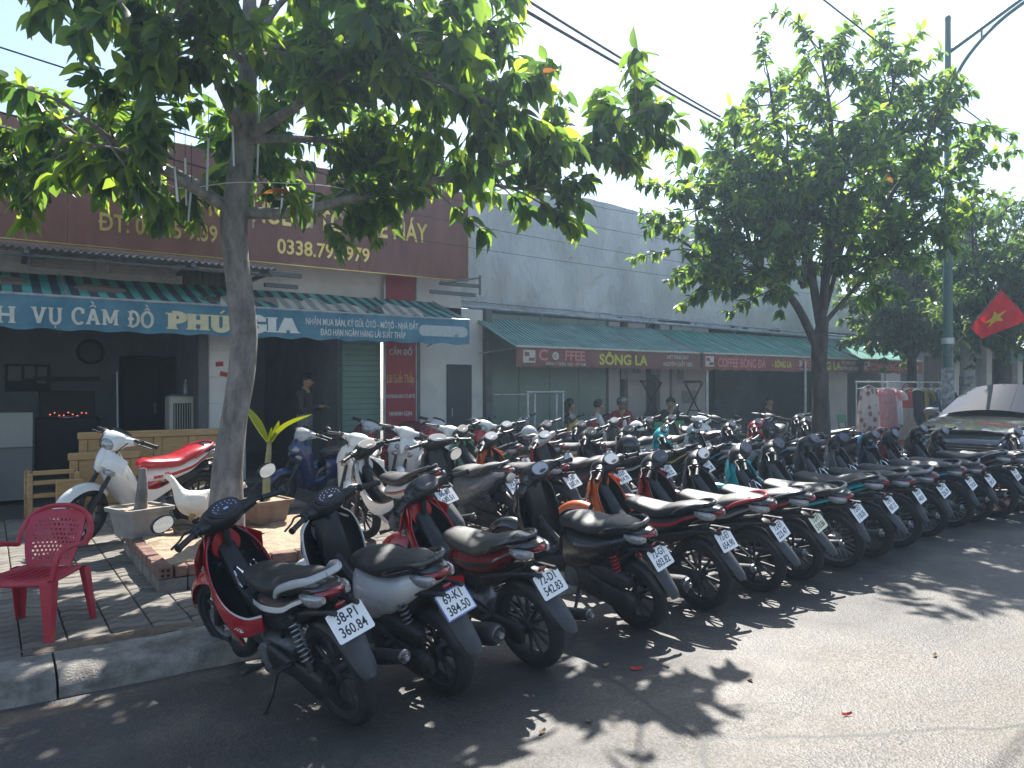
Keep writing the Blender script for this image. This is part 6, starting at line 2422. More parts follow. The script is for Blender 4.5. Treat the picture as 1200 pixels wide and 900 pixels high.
t = thing("plant_pot", "grey cement pot holding a bare pruned stump at the planter's corner", "plant pot", (1.10, 7.24, .30), R(20))
square_pot(t, .40, .25, M_potg)
link("stump", MB().tube([(0, 0, .18), (.02, .0, .35), (.03, .01, .58)], [.058, .05, .03], 12, sub=4), M_bark1, t)
M_ban = leafmat("banana_leaf", (.19, .26, .03), (.62, .66, .05), .55)
t = thing("banana_plant", "young banana plant with bright yellow-green leaves in a brown pot", "potted plant", (2.24, 7.38, .28), R(10))
square_pot(t, .38, .22, M_potb)
link("stem", MB().tube([(0, 0, .15), (.0, 0, .4), (.02, .0, .62), (.03, 0, .78)], [.04, .035, .028, .02], 12, sub=3), mat("banana_stem", (.16, .17, .07), rough=.6, col2=(.24, .24, .12), vscale=12), t)


def big_leaf(base, mid, tip, w, m, par, roll=(0, 0, 1), fold=.25):
    C = crom([base, mid, tip], 8)
    g = []
    for i, p in enumerate(C):
        u = i / (len(C) - 1)
        p = Vector(p)
        tg = (Vector(C[min(i + 1, len(C) - 1)]) - Vector(C[max(i - 1, 0)])).normalized()
        y = Vector(roll).cross(tg).normalized()
        z = tg.cross(y)
        ww = w * math.sin(math.pi * min(.985, max(.03, .04 + .95 * u)) ** 1.1)
        g.append([p + y * ww * q + z * ww * fold * abs(q) for q in (-1, -.66, -.33, 0, .33, .66, 1)])
    return link("leaf", MB().shell(g, .002), m, par)


big_leaf((.03, 0, .74), (-.08, .06, .93), (-.19, .12, 1.16), .075, M_ban, t, (.6, -.8, .1), .5)
big_leaf((.03, 0, .76), (.16, -.10, .92), (.36, -.23, 1.04), .115, M_ban, t, (0, 0, 1), .35)
big_leaf((.03, 0, .74), (.05, -.02, .86), (.1, -.06, .98), .07, M_ban, t, (.6, -.8, .1), .4)
big_leaf((.03, 0, .74), (-.01, -.06, .84), (-.02, -.14, .92), .045, M_ban, t, (0.3, -.8, .4), .4)
t = thing("clay_bowl", "small upturned clay bowl on the soil beside the stump pot", "bowl", (1.42, 7.2, .27))
link("bowl", MB().lathe([(.001, .0), (.05, .0), (.085, .05), (.10, .10), (.09, .10), (.07, .05), (.001, .02)], 20, axis='z'), M_potb, t, rot=(R(38), R(20), 0))

# ---- white hen
M_hen = mat("hen_feathers", (.72, .68, .58), rough=.9, col2=(.82, .79, .70), vscale=16, bump=.7, bscale=55, stretch=(.35, 1, 1))
M_comb = mat("hen_comb", (.50, .05, .05), rough=.5)
M_beak = mat("hen_beak", (.45, .30, .12), rough=.5)
hen = thing("hen", "white hen with a red comb stretching its neck beside the tree trunk", "hen", (1.60, 7.30, .285), R(150))
body = MB()
path = [(-.30, .36, .018, .030), (-.26, .345, .035, .07), (-.18, .295, .065, .095), (-.08, .25, .10, .115), (.02, .235, .112, .12), (.10, .255, .10, .115), (.155, .305, .07, .09), (.19, .365, .046, .062), (.215, .415, .034, .045), (.24, .455, .029, .034), (.268, .485, .028, .028), (.292, .492, .024, .022), (.308, .488, .014, .014)]
C = crom(path, 5)
rr = []
for i, (x, z, w, h) in enumerate(C):
    a, b = C[max(0, i - 1)], C[min(len(C) - 1, i + 1)]
    tx, tz = b[0] - a[0], b[1] - a[1]
    L_ = math.hypot(tx, tz) + 1e-9
    nx, nz = -tz / L_, tx / L_
    k = .35 + .65 * min(1, abs(tx) / L_)
    rr.append([(x + nx * h * k * math.sin(q) , w * math.cos(q) * (1 + .03 * noise.noise((x * 30, q * 3, 1))), z + nz * h * math.sin(q)) for q in (2 * math.pi * j / 18 for j in range(18))])
body.rings(rr)
link("body", body, M_hen, hen)
for k in range(9):
    sgn = (k - 4) / 4
    g = []
    for i in range(7):
        u = i / 6
        g.append([(-.20 - .21 * u, sgn * (.02 + .06 * u) + (v - .5) * .05 * (1 - .3 * u), .30 + (.13 - .05 * abs(sgn)) * u + .02 * abs(v - .5) * -1) for v in (0, .5, 1)])
    link("tail_feather", MB().shell(g, .003), M_hen, hen)
for y in (1, -1):
    wg = MB().loftx([(-.21, .27, .008, .02, y * .085), (-.14, .265, .018, .05, y * .098), (-.02, .255, .024, .075, y * .108), (.07, .265, .02, .065, y * .10), (.11, .28, .008, .03, y * .085)], sub=4, n=2)
    link("wing", wg, M_hen, hen)
    for k in range(5):
        g = [[(-.08 - .13 * u - .01 * k, y * (.118 + .004 * k - .02 * u), .22 + .028 * k - (v - .5) * .035 + .01 * u) for v in (0, .5, 1)] for u in (0, .33, .66, 1)]
        link("wing_feather", MB().shell(g, .003), M_hen, hen)
    lg = MB().tube([(.0 + y * .03, y * .05, .16), (.03 + y * .03, y * .052, .09)], [.04, .014], 10)
    lg.tube([(.03 + y * .03, y * .052, .10), (.01 + y * .03, y * .052, .01)], .009, 8)
    for an in (-35, 0, 35, 180):
        lg.tube([(.01 + y * .03, y * .052, .012), (.01 + y * .03 + .06 * math.cos(R(an)), y * .052 + .06 * math.sin(R(an)), .006)], [.007, .004], 6)
    link("leg", lg, M_beak, hen)
    link("eye", MB().disc((.287, y * .0235, .497), .004, .004, 8), M_ink, hen)
    link("wattle", MB().loftx([(.292, .455, .002, .006, y * .008), (.298, .452, .005, .016, y * .009), (.306, .455, .002, .006, y * .008)], sub=2, n=2, k=8), M_comb, hen)
cb_ = [(.245, .505), (.25, .528), (.258, .515), (.266, .537), (.274, .52), (.284, .54), (.29, .52), (.30, .528), (.305, .502)]
link("comb", MB().prism(cb_, -.005, .005), M_comb, hen)
link("beak", MB().loftx([(.30, .489, .010, .010), (.318, .485, .006, .007), (.336, .478, .001, .002)], sub=2, n=2, k=8), M_beak, hen)

# ---- clothes rack and garments
rack = thing("clothes_rack", "long steel clothes rack standing on the pavement right of the dark tree trunk", "clothes rack", (13.65, 8.0, SWZ))
link("rail", MB().tube([(-.05, 0, 1.55), (3.45, 0, 1.55)], .018, 10).tube([(0, .0, 1.42), (3.4, 0, 1.42)], .012, 8), M_steel, rack)
for x in (0, 1.7, 3.4):
    link("upright", MB().tube([(x, 0, .05), (x, 0, 1.55)], .016, 8), M_steel, rack)
    link("foot", MB().tube([(x, -.3, .03), (x, 0, .07), (x, .3, .03)], .016, 8), M_steel, rack)


def floral():
    m = cloth("floral_cloth", (.66, .56, .50), .3)
    nt = m.node_tree
    b = nt.nodes["Principled BSDF"]
    tc = nt.nodes.new("ShaderNodeTexCoord")
    v = nt.nodes.new("ShaderNodeTexVoronoi")
    v.inputs["Scale"].default_value = 7
    nt.links.new(tc.outputs["Object"], v.inputs["Vector"])
    r = nt.nodes.new("ShaderNodeValToRGB")
    e = r.color_ramp.elements
    e[0].position, e[0].color = .12, (.35, .08, .08, 1)
    e[1].position, e[1].color = .42, (.66, .58, .52, 1)
    k = e.new(.28)
    k.color = (.20, .17, .15, 1)
    nt.links.new(v.outputs["Distance"], r.inputs[0])
    nt.links.new(r.outputs[0], b.inputs["Base Color"])
    return m


def garment(name, label, cat, x, ztop, length, prof, m, sleeves=0, seed=0, rz=0.0, m2=None, split=None, y=8.0, straps=False):
    """prof: half widths from top to bottom"""
    t = thing(name, label, cat, (x, y - .02 - .03 * (seed % 3), ztop), rz, "clothes hanging on the steel rack")
    N, K = 14, 13

    def sheet(u0, u1, sgn):
        g = []
        for i in range(N + 1):
            u = u0 + (u1 - u0) * i / N
            w = float(np.interp(u, np.linspace(0, 1, len(prof)), prof))
            row = []
            for j in range(K):
                q = -1 + 2 * j / (K - 1)
                dep = .035 * (1 - q * q) + .022 * u * math.sin(q * 9 + seed) + .015 * noise.noise((q * 2, u * 3, seed))
                zz = -length * u - (.05 * abs(q) ** 1.5 if u0 == 0 else 0) * (1 - u) + (-.03 * (1 - abs(q)) if u < .02 and u0 == 0 else 0) + .012 * math.sin(q * 7 + seed) * u
                row.append((w * q, sgn * dep - .01 * sgn, zz))
            g.append(row)
        return g
    sp_ = split or 1.0
    mb = MB()
    for s in (-1, 1):
        mb.shell(sheet(0, sp_, s), .003)
    link("front" if split else "body", mb, m, t)
    if split:
        mb = MB()
        for s in (-1, 1):
            mb.shell(sheet(split, 1, s * 1.15), .003)
        link("skirt", mb, m2, t)
    if sleeves:
        for s in (1, -1):
            mb = MB().tube([(s * prof[0] * .9, 0, -.05), (s * (prof[0] + .08), 0, -.12), (s * (prof[0] + .13), 0, -.12 - sleeves)], [.07, .075, .06], 10, sub=3, flat=.5, cap=False)
            link("sleeve", mb, m, t)
    if straps:
        for s in (1, -1):
            link("strap", MB().tube([(s * .06, 0, .12), (s * .11, 0, .03), (s * prof[0] * .8, -.01, -.05)], .018, 6, sub=3, flat=.4), m, t)
    h = MB().tube([(0, 0, .02), (0, 0, .06), (.03, 0, .09), (0, 0, .12), (-.02, 0, .10)], .004, 5, sub=3)
    h.tube([(-prof[0] * .95, 0, -.05), (0, 0, .02), (prof[0] * .95, 0, -.05)], .008, 6)
    link("hanger", h, M_wallw, t)
    return t


c_pink, c_white, c_red, c_beige = cloth("cloth_pink", (.60, .32, .33)), cloth("cloth_white", (.68, .68, .70)), cloth("cloth_coral", (.52, .10, .10)), cloth("cloth_beige", (.48, .40, .32))
c_black, c_must, c_navy, c_grey = cloth("cloth_black", (.02, .024, .03), .1), cloth("cloth_mustard", (.42, .29, .05)), cloth("cloth_navy", (.02, .03, .06), .1), cloth("cloth_grey", (.22, .26, .29))
garment("dress", "long floral dress at the left end of the clothes rack", "dress", 14.0, 1.60, 1.10, [.20, .26, .27, .28], floral(), 0, 1, rz=-.25)
garment("shirt", "pink shirt with red flowers hanging next to the floral dress", "shirt", 14.62, 1.56, .84, [.16, .19, .20, .21], c_pink, .12, 2, rz=-.5)
garment("blouse", "white blouse hanging between the pink shirt and the pinafore dress", "blouse", 14.98, 1.54, .72, [.17, .19, .21, .22], c_white, .10, 3, rz=-.3)
garment("pinafore_dress", "coral pinafore dress with a beige skirt on the clothes rack", "dress", 15.42, 1.52, 1.02, [.13, .15, .17, .26, .34], c_red, 0, 4, m2=c_beige, split=.36, straps=True, rz=-.35)
garment("shorts", "coral red cloth hanging below the beige skirt", "cloth", 15.40, .66, .28, [.24, .27, .28], c_red, 0, 9, rz=-.35)
garment("dress", "black dress hanging right of the coral pinafore", "dress", 15.80, 1.54, .98, [.15, .17, .2, .24], c_black, 0, 5, rz=-.4)
garment("shirt", "mustard yellow shirt on the clothes rack", "shirt", 16.08, 1.55, .75, [.15, .17, .16, .15], c_must, .14, 6, rz=-.5)
garment("skirt", "wide navy skirt right of the mustard shirt", "skirt", 16.42, 1.52, .66, [.13, .19, .25, .29], c_navy, 0, 7, rz=-.4)
garment("shirt", "grey-blue shirt next to the wide navy skirt", "shirt", 16.72, 1.54, .68, [.16, .18, .19, .2], c_grey, .15, 8, rz=-.5)
garment("shirt", "dark grey shirt at the right end of the clothes rack", "shirt", 16.98, 1.54, .75, [.16, .18, .19, .2], cloth("cloth_slate", (.09, .11, .13)), .15, 10, rz=-.5)

# ---- black saloon car behind the row of motorbikes
M_carp = mat("car_paint", (.20, .205, .21), rough=.09, metal=.75, coat=.8)
M_glass = mat("car_glass", (.02, .024, .026), rough=.015, spec=.45)
M_lampg = mat("headlamp_glass", (.55, .57, .58), rough=.05, coat=1.0, metal=.3)
car = thing("parked_car", "glossy dark car with a reflecting windscreen parked facing the row's right end", "car", (13.6, 5.36, .10), R(187))
bd = MB()
secs = [(2.12, .52, .70, .16), (2.06, .54, .80, .24), (1.85, .56, .865, .30), (1.3, .60, .89, .35), (.85, .64, .89, .38), (.0, .64, .895, .39), (-1.0, .65, .89, .39), (-1.7, .67, .87, .37), (-2.05, .66, .82, .31), (-2.15, .64, .74, .22)]
bd.loftx(secs, sub=5, n=4.2, k=28)
link("body", bd, M_carp, car)
hood = []
for i in range(13):
    u = i / 12
    x = .92 + 1.13 * u
    row = []
    for j in range(13):
        q = -1 + j / 6
        z = 1.005 - .10 * u - .07 * u ** 3 - .05 * abs(q) ** 3 - .012 * math.exp(-((abs(q) - .55) / .08) ** 2)
        row.append((x - .06 * q * q * u, q * (.80 - .07 * u), z + .015))
    hood.append(row)
link("hood", MB().shell(hood[::-1], .02), M_carp, car)
cabp = [(.98, 1.0, .80), (.55, 1.22, .72), (.10, 1.415, .62), (-.35, 1.465, .60), (-.95, 1.44, .60), (-1.45, 1.25, .66), (-1.95, 1.02, .72)]
g = []
for (x, z, w) in crom(cabp, 5):
    row = []
    for j in range(15):
        q = -1 + j / 7
        if abs(q) <= .75:
            row.append((x - .10 * (q / .75) ** 2 * (1 if x > -.4 else -1), w * q / .75, z - .035 * (q / .75) ** 4))
        else:
            f = (abs(q) - .75) / .25
            row.append((x - .10 * (1 if x > -.4 else -1), math.copysign(w + (.86 - w) * f, q), z - .035 - (z - .035 - .98) * f))
    g.append(row)
link("cabin", MB().shell(g[::-1], .02), M_carp, car)


def glass_patch(name, corners, n=10, bulge=.05, off=0.0):
    a, b, c, d_ = [Vector(p) for p in corners]
    nn = (b - a).cross(d_ - a).normalized()
    gg = []
    for i in range(n + 1):
        u = i / n
        gg.append([(a.lerp(b, u)).lerp(d_.lerp(c, u), v) + nn * (bulge * (1 - (2 * u - 1) ** 2) + off) for v in np.linspace(0, 1, 9)])
    return link(name, MB().shell(gg, .004), M_glass, car)


glass_patch("windscreen", [(.905, -.75, 1.03), (.905, .75, 1.03), (.085, .60, 1.432), (.085, -.60, 1.432)], bulge=.115)
glass_patch("rear_window", [(-1.9, .66, 1.06), (-1.9, -.66, 1.06), (-1.05, -.58, 1.42), (-1.05, .58, 1.42)], bulge=.08)
for y in (1, -1):
    glass_patch("side_window", [(.55, y * .872, 1.02), (-.42, y * .872, 1.02), (-.42, y * .64, 1.38), (.12, y * .66, 1.36)][::y], bulge=.01, off=.012)
    glass_patch("side_window", [(-.48, y * .872, 1.02), (-1.4, y * .872, 1.02), (-1.1, y * .66, 1.34), (-.48, y * .64, 1.38)][::y], bulge=.01, off=.012)
    link("headlight", MB().loftx([(1.72, .78, .05, .04, y * .80), (1.88, .77, .12, .075, y * .73), (2.02, .73, .13, .075, y * .64), (2.08, .70, .08, .05, y * .58)], sub=3, n=2.4), M_lampg, car)
    mr_ = link("door_mirror", MB().loftx([(.58, 1.07, .08, .05, y * 1.0), (.50, 1.08, .11, .07, y * 1.0), (.42, 1.08, .11, .07, y * 1.0)], sub=3, n=2.6).tube([(.5, y * .85, 1.03), (.5, y * .93, 1.06)], .03, 8), M_carp, car)
    link("mirror_glass", MB().box((.414, y * 1.0, 1.08), (.01, .19, .12), ch=.004), M_mirror, mr_)
    link("wiper", MB().tube([(.95, y * .35 - .1, 1.035), (.74, y * .35 + .25, 1.165)], .008, 6), M_black, car)
    for x in (1.35, -1.3):
        w_ = link("wheel", rim_cast(.33, .09, 7), M_metal, car, (x, y * .80, .32))
        link("tyre", tyre(.33, .095), M_rubber, w_)
link("grille", MB().box((2.10, 0, .62), (.06, 1.0, .16), ch=.03), M_black, car)
for k in range(4):
    link("grille_bar", MB().box((2.135, 0, .56 + k * .04), (.01, .96, .012)), M_chrome, car)
link("bumper", MB().box((2.09, 0, .36), (.12, 1.5, .2), ch=.05), M_carp, car)

# ---- cafe furniture
M_gchair = mat("chair_green", (.03, .26, .09), rough=.4, dust=.2)
M_tabled = mat("table_dark", (.05, .045, .042), rough=.45, var=.2)
GC = [("seat", MB().box((0, 0, .40), (.34, .36, .03), ch=.012)), ("backrest", MB().box((-.17, 0, .62), (.03, .36, .20), rot=(0, R(-8), 0), ch=.012))]
for sx in (.15, -.15):
    for sy in (.15, -.15):
        GC.append(("leg", MB().tube([(sx, sy, .40), (sx * 1.2, sy * 1.1, 0)], .011, 6)))
GC.append(("back_post", MB().tube([(-.16, .15, .40), (-.185, .15, .70)], .011, 6).tube([(-.16, -.15, .40), (-.185, -.15, .70)], .011, 6)))
GC = [(n, m.mesh(n)) for n, m in GC]
gl_ = ["green cafe chair just right of the man in the striped cap", "green cafe chair below the leaning folded tables", "green cafe chair left of the second awning's post", "green cafe chair in front of the pale cafe wall section",
       "green cafe chair left of the dark cafe shutter", "green cafe chair beside the yellowish awning post", "green cafe chair left of the dark tree trunk", "green cafe chair right behind the dark tree trunk"]
for k, (x, y, hd) in enumerate(((10.9, 10.3, 250), (11.7, 10.5, 280), (12.3, 10.1, 200), (13.1, 10.4, 265), (13.9, 10.2, 240), (14.7, 10.4, 285), (15.6, 10.3, 260), (17.4, 10.4, 270))):
    t = thing("cafe_chair", gl_[k], "chair", (x, y, FZ), R(hd), "green chairs of the cafe")
    for n, me in GC:
        o = link(n, me, M_gchair if n in ("seat", "backrest") else M_dark, t)
for k, (x, y, lab) in enumerate(((9.9, 10.2, "low dark cafe table with bottles next to the two seated people"), (13.5, 11.0, "low dark cafe table among the green chairs, left one"), (16.2, 11.0, "low dark cafe table near the dark shutters"))):
    t = thing("cafe_table", lab, "table", (x, y, FZ))
    link("table_top", MB().box((0, 0, .62), (1.1, .6, .04), ch=.01), M_tabled, t)
    for sx in (.45, -.45):
        for sy in (.22, -.22):
            link("leg", MB().tube([(sx, sy, .6), (sx, sy, 0)], .02, 6), M_tabled, t)
M_bot = mat("sauce_bottle", (.30, .06, .05), rough=.3, coat=.5)
for k in range(5):
    t = thing("sauce_bottle", "small red-brown bottle standing on the low dark cafe table" if k else "pale bottle with a red cap on the low dark cafe table", "bottle", (9.55 + k * .16, 10.05 + .05 * (k % 2), FZ + .64), 0, "bottles on the cafe table")
    link("bottle_body", MB().lathe([(.001, 0), (.036, 0), (.036, .13), (.016, .18), (.001, .18)], 12, axis='z'), M_bot if k else M_letw, t)
    link("cap", MB().disc((0, 0, .20), .017, .04, 10, axis='z'), M_letw if k else M_bot, t)
for k, (x, lab) in enumerate(((12.0, "dark folded table leaning with crossed legs left of the poster wall"), (13.35, "dark folded table leaning with crossed legs right of the narrow door"))):
    t = thing("folding_table", lab, "table", (x, 11.72, FZ + .75), 0, "folded tables leaning on the wall")
    link("table_top", MB().box((0, .1, .78), (.6, .05, .05), ch=.01), M_dim, t)
    for s in (1, -1):
        link("leg", MB().tube([(s * .27, .05 + .04 * s, .03), (-s * .25, .05 + .04 * s, .76)], .02, 6), M_dim, t)
    link("stretcher", MB().tube([(-.22, .02, .12), (.22, .02, .12)], .014, 6), M_dim, t)
    t2 = thing("cafe_cupboard", "dark low cupboard carrying a folded table with crossed legs, " + ("left one" if k == 0 else "right one"), "cupboard", (x, 11.72, FZ), 0)
    link("carcass", MB().box((0, 0, .375), (.7, .35, .75), ch=.01), M_dim, t2)
    link("door", MB().box((.17, -.18, .375), (.32, .02, .68), ch=.006).box((-.17, -.18, .375), (.32, .02, .68), ch=.006), M_dim, t2)
# steel pipe rail before the cafe's green wall
rl = thing("pipe_rail", "steel pipe frame standing in front of the dark door and green board wall", "rail", (0, 0, SWZ))
rm = MB()
rm.tube([(6.95, 10.5, 1.32), (7.75, 10.5, 1.32)], .018, 8)
rm.tube([(7.62, 10.45, 1.36), (8.45, 10.45, 1.36)], .025, 8)
link("top_bar", rm, M_steel, rl)
for x in (7.65, 7.80, 8.28, 8.43):
    link("post", MB().tube([(x, 10.45, 0), (x, 10.45, 1.36)], .02, 8), M_steel, rl)
bl = thing("bucket", "blue plastic bucket on the pavement in front of the dark doorway", "bucket", (4.05, 10.6, SWZ))
link("tub", MB().lathe([(.001, 0), (.12, 0), (.16, .3), (.175, .3), (.175, .325), (.15, .32), (.11, .02), (.001, .02)], 20, axis='z'), mat("bucket_blue", (.04, .16, .38), rough=.4), bl)
link("handle", MB().tube([(-.16, 0, .3), (-.1, 0, .38), (.1, 0, .38), (.16, 0, .3)], .006, 5, sub=4), M_steel, bl)

# ================================================================== PEOPLE
M_skin = mat("skin", (.36, .20, .13), rough=.55, var=.06)
M_hair = mat("hair_black", (.012, .011, .011), rough=.5)
M_shoe = mat("shoe_dark", (.03, .03, .03), rough=.6)


def person(label, J, x, y, z, head, shirt, pants, hair='short', sleeve='long', cap=None, group=None, jacket=None):
    """J: joints in local coordinates, facing +x. One continuous skinned body."""
    root = thing("person", label, "person", (x, y, z), R(head), group)
    verts, edges, rad, reg = [], [], [], []

    def v(p, r, rg):
        verts.append(Vector(p))
        rad.append(r)
        reg.append(rg)
        return len(verts) - 1

    def e(a, b):
        edges.append((a, b))
    pel = v(J['pelvis'], .125, 'p')
    waist = v(Vector(J['pelvis']).lerp(Vector(J['chest']), .5), .115, 's')
    ch = v(J['chest'], .135, 's')
    nk = v(J['neck'], .052, 'k')
    hd = Vector(J['head'])
    chin = v(Vector(J['neck']).lerp(hd, .55), .055, 'k')
    h1 = v(hd + Vector((.012, 0, .0)), .088, 'k')
    h2 = v(hd + Vector((0, 0, .085)), .085, 'k')
    e(pel, waist), e(waist, ch), e(ch, nk), e(nk, chin), e(chin, h1), e(h1, h2)
    for s, c in ((1, 'l'), (-1, 'r')):
        sh = v(J['sh' + c], .062, 's')
        el = v(J['el' + c], .045, 's' if sleeve == 'long' else 'k')
        wr = v(J['wr' + c], .028, 's' if sleeve == 'long' else 'k')
        e(ch, sh), e(sh, el), e(el, wr)
        d_ = (Vector(J['wr' + c]) - Vector(J['el' + c])).normalized()
        pm_ = v(Vector(J['wr' + c]) + d_ * .07, .03, 'k')
        e(wr, pm_)
        side = d_.cross(Vector((0, 0, 1)))
        side = side.normalized() if side.length > .1 else Vector((0, 1, 0))
        nrm = side.cross(d_)
        for k in range(4):
            b0 = Vector(J['wr' + c]) + d_ * .09 + side * (-.027 + .018 * k)
            f1 = v(b0 + d_ * .03 - nrm * .004, .0085, 'k')
            f2 = v(b0 + d_ * (.055 + .008 * (k in (1, 2))) - nrm * .02, .007, 'k')
            e(pm_, f1), e(f1, f2)
        t1 = v(Vector(J['wr' + c]) + d_ * .055 + side * -.045 * s, .0095, 'k')
        t2_ = v(Vector(J['wr' + c]) + d_ * .085 + side * -.055 * s - nrm * .01, .008, 'k')
        e(pm_, t1), e(t1, t2_)
        hp = v(J['hp' + c], .098, 'p')
        kn = v(J['kn' + c], .064, 'p')
        an = v(J['an' + c], .04, 'p')
        ft = Vector(J['an' + c])
        to = v(ft + Vector((.14, 0, -.045)), .036, 'f')
        hl = v(ft + Vector((-.02, 0, -.045)), .04, 'f')
        e(pel, hp), e(hp, kn), e(kn, an), e(an, hl), e(hl, to)
    me = bpy.data.meshes.new("body")
    me.from_pydata([tuple(q) for q in verts], edges, [])
    o = bpy.data.objects.new("body", me)
    COL.objects.link(o)
    md = o.modifiers.new("skin", 'SKIN')
    for i, sv in enumerate(me.skin_vertices[0].data):
        sv.radius = (rad[i], rad[i])
        sv.use_root = i == 0
    sb = o.modifiers.new("sub", 'SUBSURF')
    sb.levels = sb.render_levels = 2
    dg = bpy.context.evaluated_depsgraph_get()
    out = bpy.data.meshes.new_from_object(o.evaluated_get(dg))
    bpy.data.objects.remove(o)
    mats_ = {'p': pants, 's': shirt, 'k': M_skin, 'f': M_shoe, 'j': jacket or shirt}
    order = ['p', 's', 'k', 'f', 'j']
    out.materials.clear()
    for k in order:
        out.materials.append(mats_[k])
    VV = np.array([tuple(q) for q in verts])
    for pl_ in out.polygons:
        c = np.array(pl_.center)
        best, br_ = 1e9, 0
        for a, b in edges:
            A_, B_ = VV[a], VV[b]
            ab = B_ - A_
            tt = float(np.clip(np.dot(c - A_, ab) / (np.dot(ab, ab) + 1e-9), 0, 1))
            dd = np.linalg.norm(c - A_ - ab * tt) - (rad[a] * (1 - tt) + rad[b] * tt)
            if dd < best:
                best = dd
                br_ = a if tt < .5 else b
        rg = reg[br_]
        pl_.material_index = order.index(rg)
        pl_.use_smooth = True
    out.name = "body"
    bo_ = bpy.data.objects.new("body", out)
    COL.objects.link(bo_)
    bo_.parent = root
    # face
    f = hd + Vector((0, 0, .03))
    for y_ in (.033, -.033):
        link("eye", MB().disc(f + Vector((.093, y_, .015)), .011, .01, 10, axis='x'), M_ink, root)
        link("ear", MB().loftx([(f.x - .02, f.z, .008, .02, f.y + math.copysign(.088, y_)), (f.x + .005, f.z, .012, .032, f.y + math.copysign(.09, y_)), (f.x + .02, f.z, .006, .02, f.y + math.copysign(.088, y_))], sub=2, n=2, k=8), M_skin, root)
    link("nose", MB().loftx([(f.x + .08, f.z - .01, .016, .028), (f.x + .102, f.z - .02, .014, .018), (f.x + .112, f.z - .026, .006, .007)], sub=2, n=2, k=10), M_skin, root)
    link("mouth", MB().box(f + Vector((.088, 0, -.06)), (.012, .045, .010), ch=.003), mat("lips", (.30, .09, .08), rough=.5), root)
    hm = MB()
    rows = []
    for i in range(9):
        a = R(95 - i * (16 if hair == 'short' else 17))
        rows.append([(f.x - .008 + (.103 if math.cos(q) < .3 or i < 4 else .083) * math.cos(a) * math.cos(q), f.y + .1 * math.cos(a) * math.sin(q), f.z + .045 + .102 * math.sin(a)) if (math.cos(q) < .45 or i < 4) else (f.x + .06 * math.cos(q), f.y + .085 * math.sin(q), f.z + .045 + .1 * math.sin(R(95 - 3 * 16))) for q in (2 * math.pi * k / 20 for k in range(20))])
    hm.rings(rows)
    if hair == 'bun':
        hm.lathe([(.001, -.05), (.035, -.035), (.05, 0), (.035, .035), (.001, .05)], 14, (f.x - .115, f.y, f.z + .02), axis='x')
    if hair == 'long':
        hm.loftx([(f.x - .12, f.z - .03, .06, .10), (f.x - .085, f.z - .05, .085, .15), (f.x - .05, f.z - .05, .08, .13)], sub=3, n=2.5)
    link("hair", hm, M_hair, root)
    if cap:
        cm = MB()
        rows = []
        for i in range(6):
            a = R(90 - i * 17)
            rows.append([(f.x + .118 * math.cos(a) * math.cos(q), f.y + .114 * math.cos(a) * math.sin(q), f.z + .06 + .105 * math.sin(a)) for q in (2 * math.pi * k / 20 for k in range(20))])
        cm.rings(rows)
        co = link("cap", cm, cap, root)
        link("cap_brim", MB().shell([[(f.x + .09 + .09 * u, f.y + .085 * w * (1 - .3 * u * u), f.z + .065 - .02 * u - .02 * w * w) for w in np.linspace(-1, 1, 7)] for u in (0, .5, 1)], .004), cap, co)
    return root


STAND = dict(pelvis=(0, 0, .90), chest=(.0, 0, 1.22), neck=(.01, 0, 1.39), head=(.045, 0, 1.47), shl=(0, .17, 1.31), shr=(0, -.17, 1.31), ell=(.04, .22, 1.04), elr=(.03, -.22, 1.05), wrl=(.24, .12, 1.08), wrr=(.24, -.10, 1.10),
             hpl=(0, .09, .86), hpr=(0, -.09, .86), knl=(.02, .10, .47), knr=(.01, -.10, .47), anl=(-.01, .10, .08), anr=(0, -.11, .08))
SIT = dict(pelvis=(0, 0, .48), chest=(.02, 0, .80), neck=(.05, 0, .97), head=(.09, 0, 1.05), shl=(.02, .17, .89), shr=(.02, -.17, .89), ell=(.12, .21, .64), elr=(.12, -.21, .64), wrl=(.34, .12, .60), wrr=(.34, -.12, .60),
           hpl=(.03, .09, .46), hpr=(.03, -.09, .46), knl=(.43, .12, .48), knr=(.43, -.12, .48), anl=(.42, .12, .08), anr=(.42, -.12, .08))
UP = dict(SIT, knl=(.36, .14, .68), anl=(.34, .13, .30))
person("woman in a dark top standing in the dark doorway looking down", STAND, 4.12, 11.6, FZ, -42, cloth("cloth_charcoal", (.045, .045, .05), .1), cloth("cloth_patterned", (.30, .28, .26), .1, col2=(.12, .12, .13), vscale=22), hair='bun')
ph = thing("phone", "black phone in the hands of the woman in the doorway", "phone", (4.37, 11.37, FZ + 1.13), R(-42))
link("case", MB().box((.0, 0, 0), (.01, .075, .15), rot=(0, R(-35), 0), ch=.004), M_black, ph)
link("screen", MB().box((-.0055, 0, .0035), (.002, .066, .138), rot=(0, R(-35), 0)), M_dash, ph)
wj = cloth("cloth_jacket_white", (.60, .60, .62), .1)
person("person in a white jacket with red panel seated at the low cafe table", SIT, 9.0, 10.25, SWZ + .02, -20, wj, cloth("cloth_darkgrey", (.06, .06, .065), .1))
link("red_panel", MB().loftx([(-.09, .76, .125, .07), (.02, .78, .155, .085), (.12, .76, .13, .07)], sub=3, n=2.4, k=20), cloth("cloth_redpanel", (.40, .03, .04), .1), bpy.data.objects["person.001"])
person("person in black seated behind the one in the white jacket", SIT, 8.9, 10.95, SWZ + .02, -25, cloth("cloth_black2", (.02, .02, .022), .1), cloth("cloth_black2", (.02, .02, .022)), hair='long')
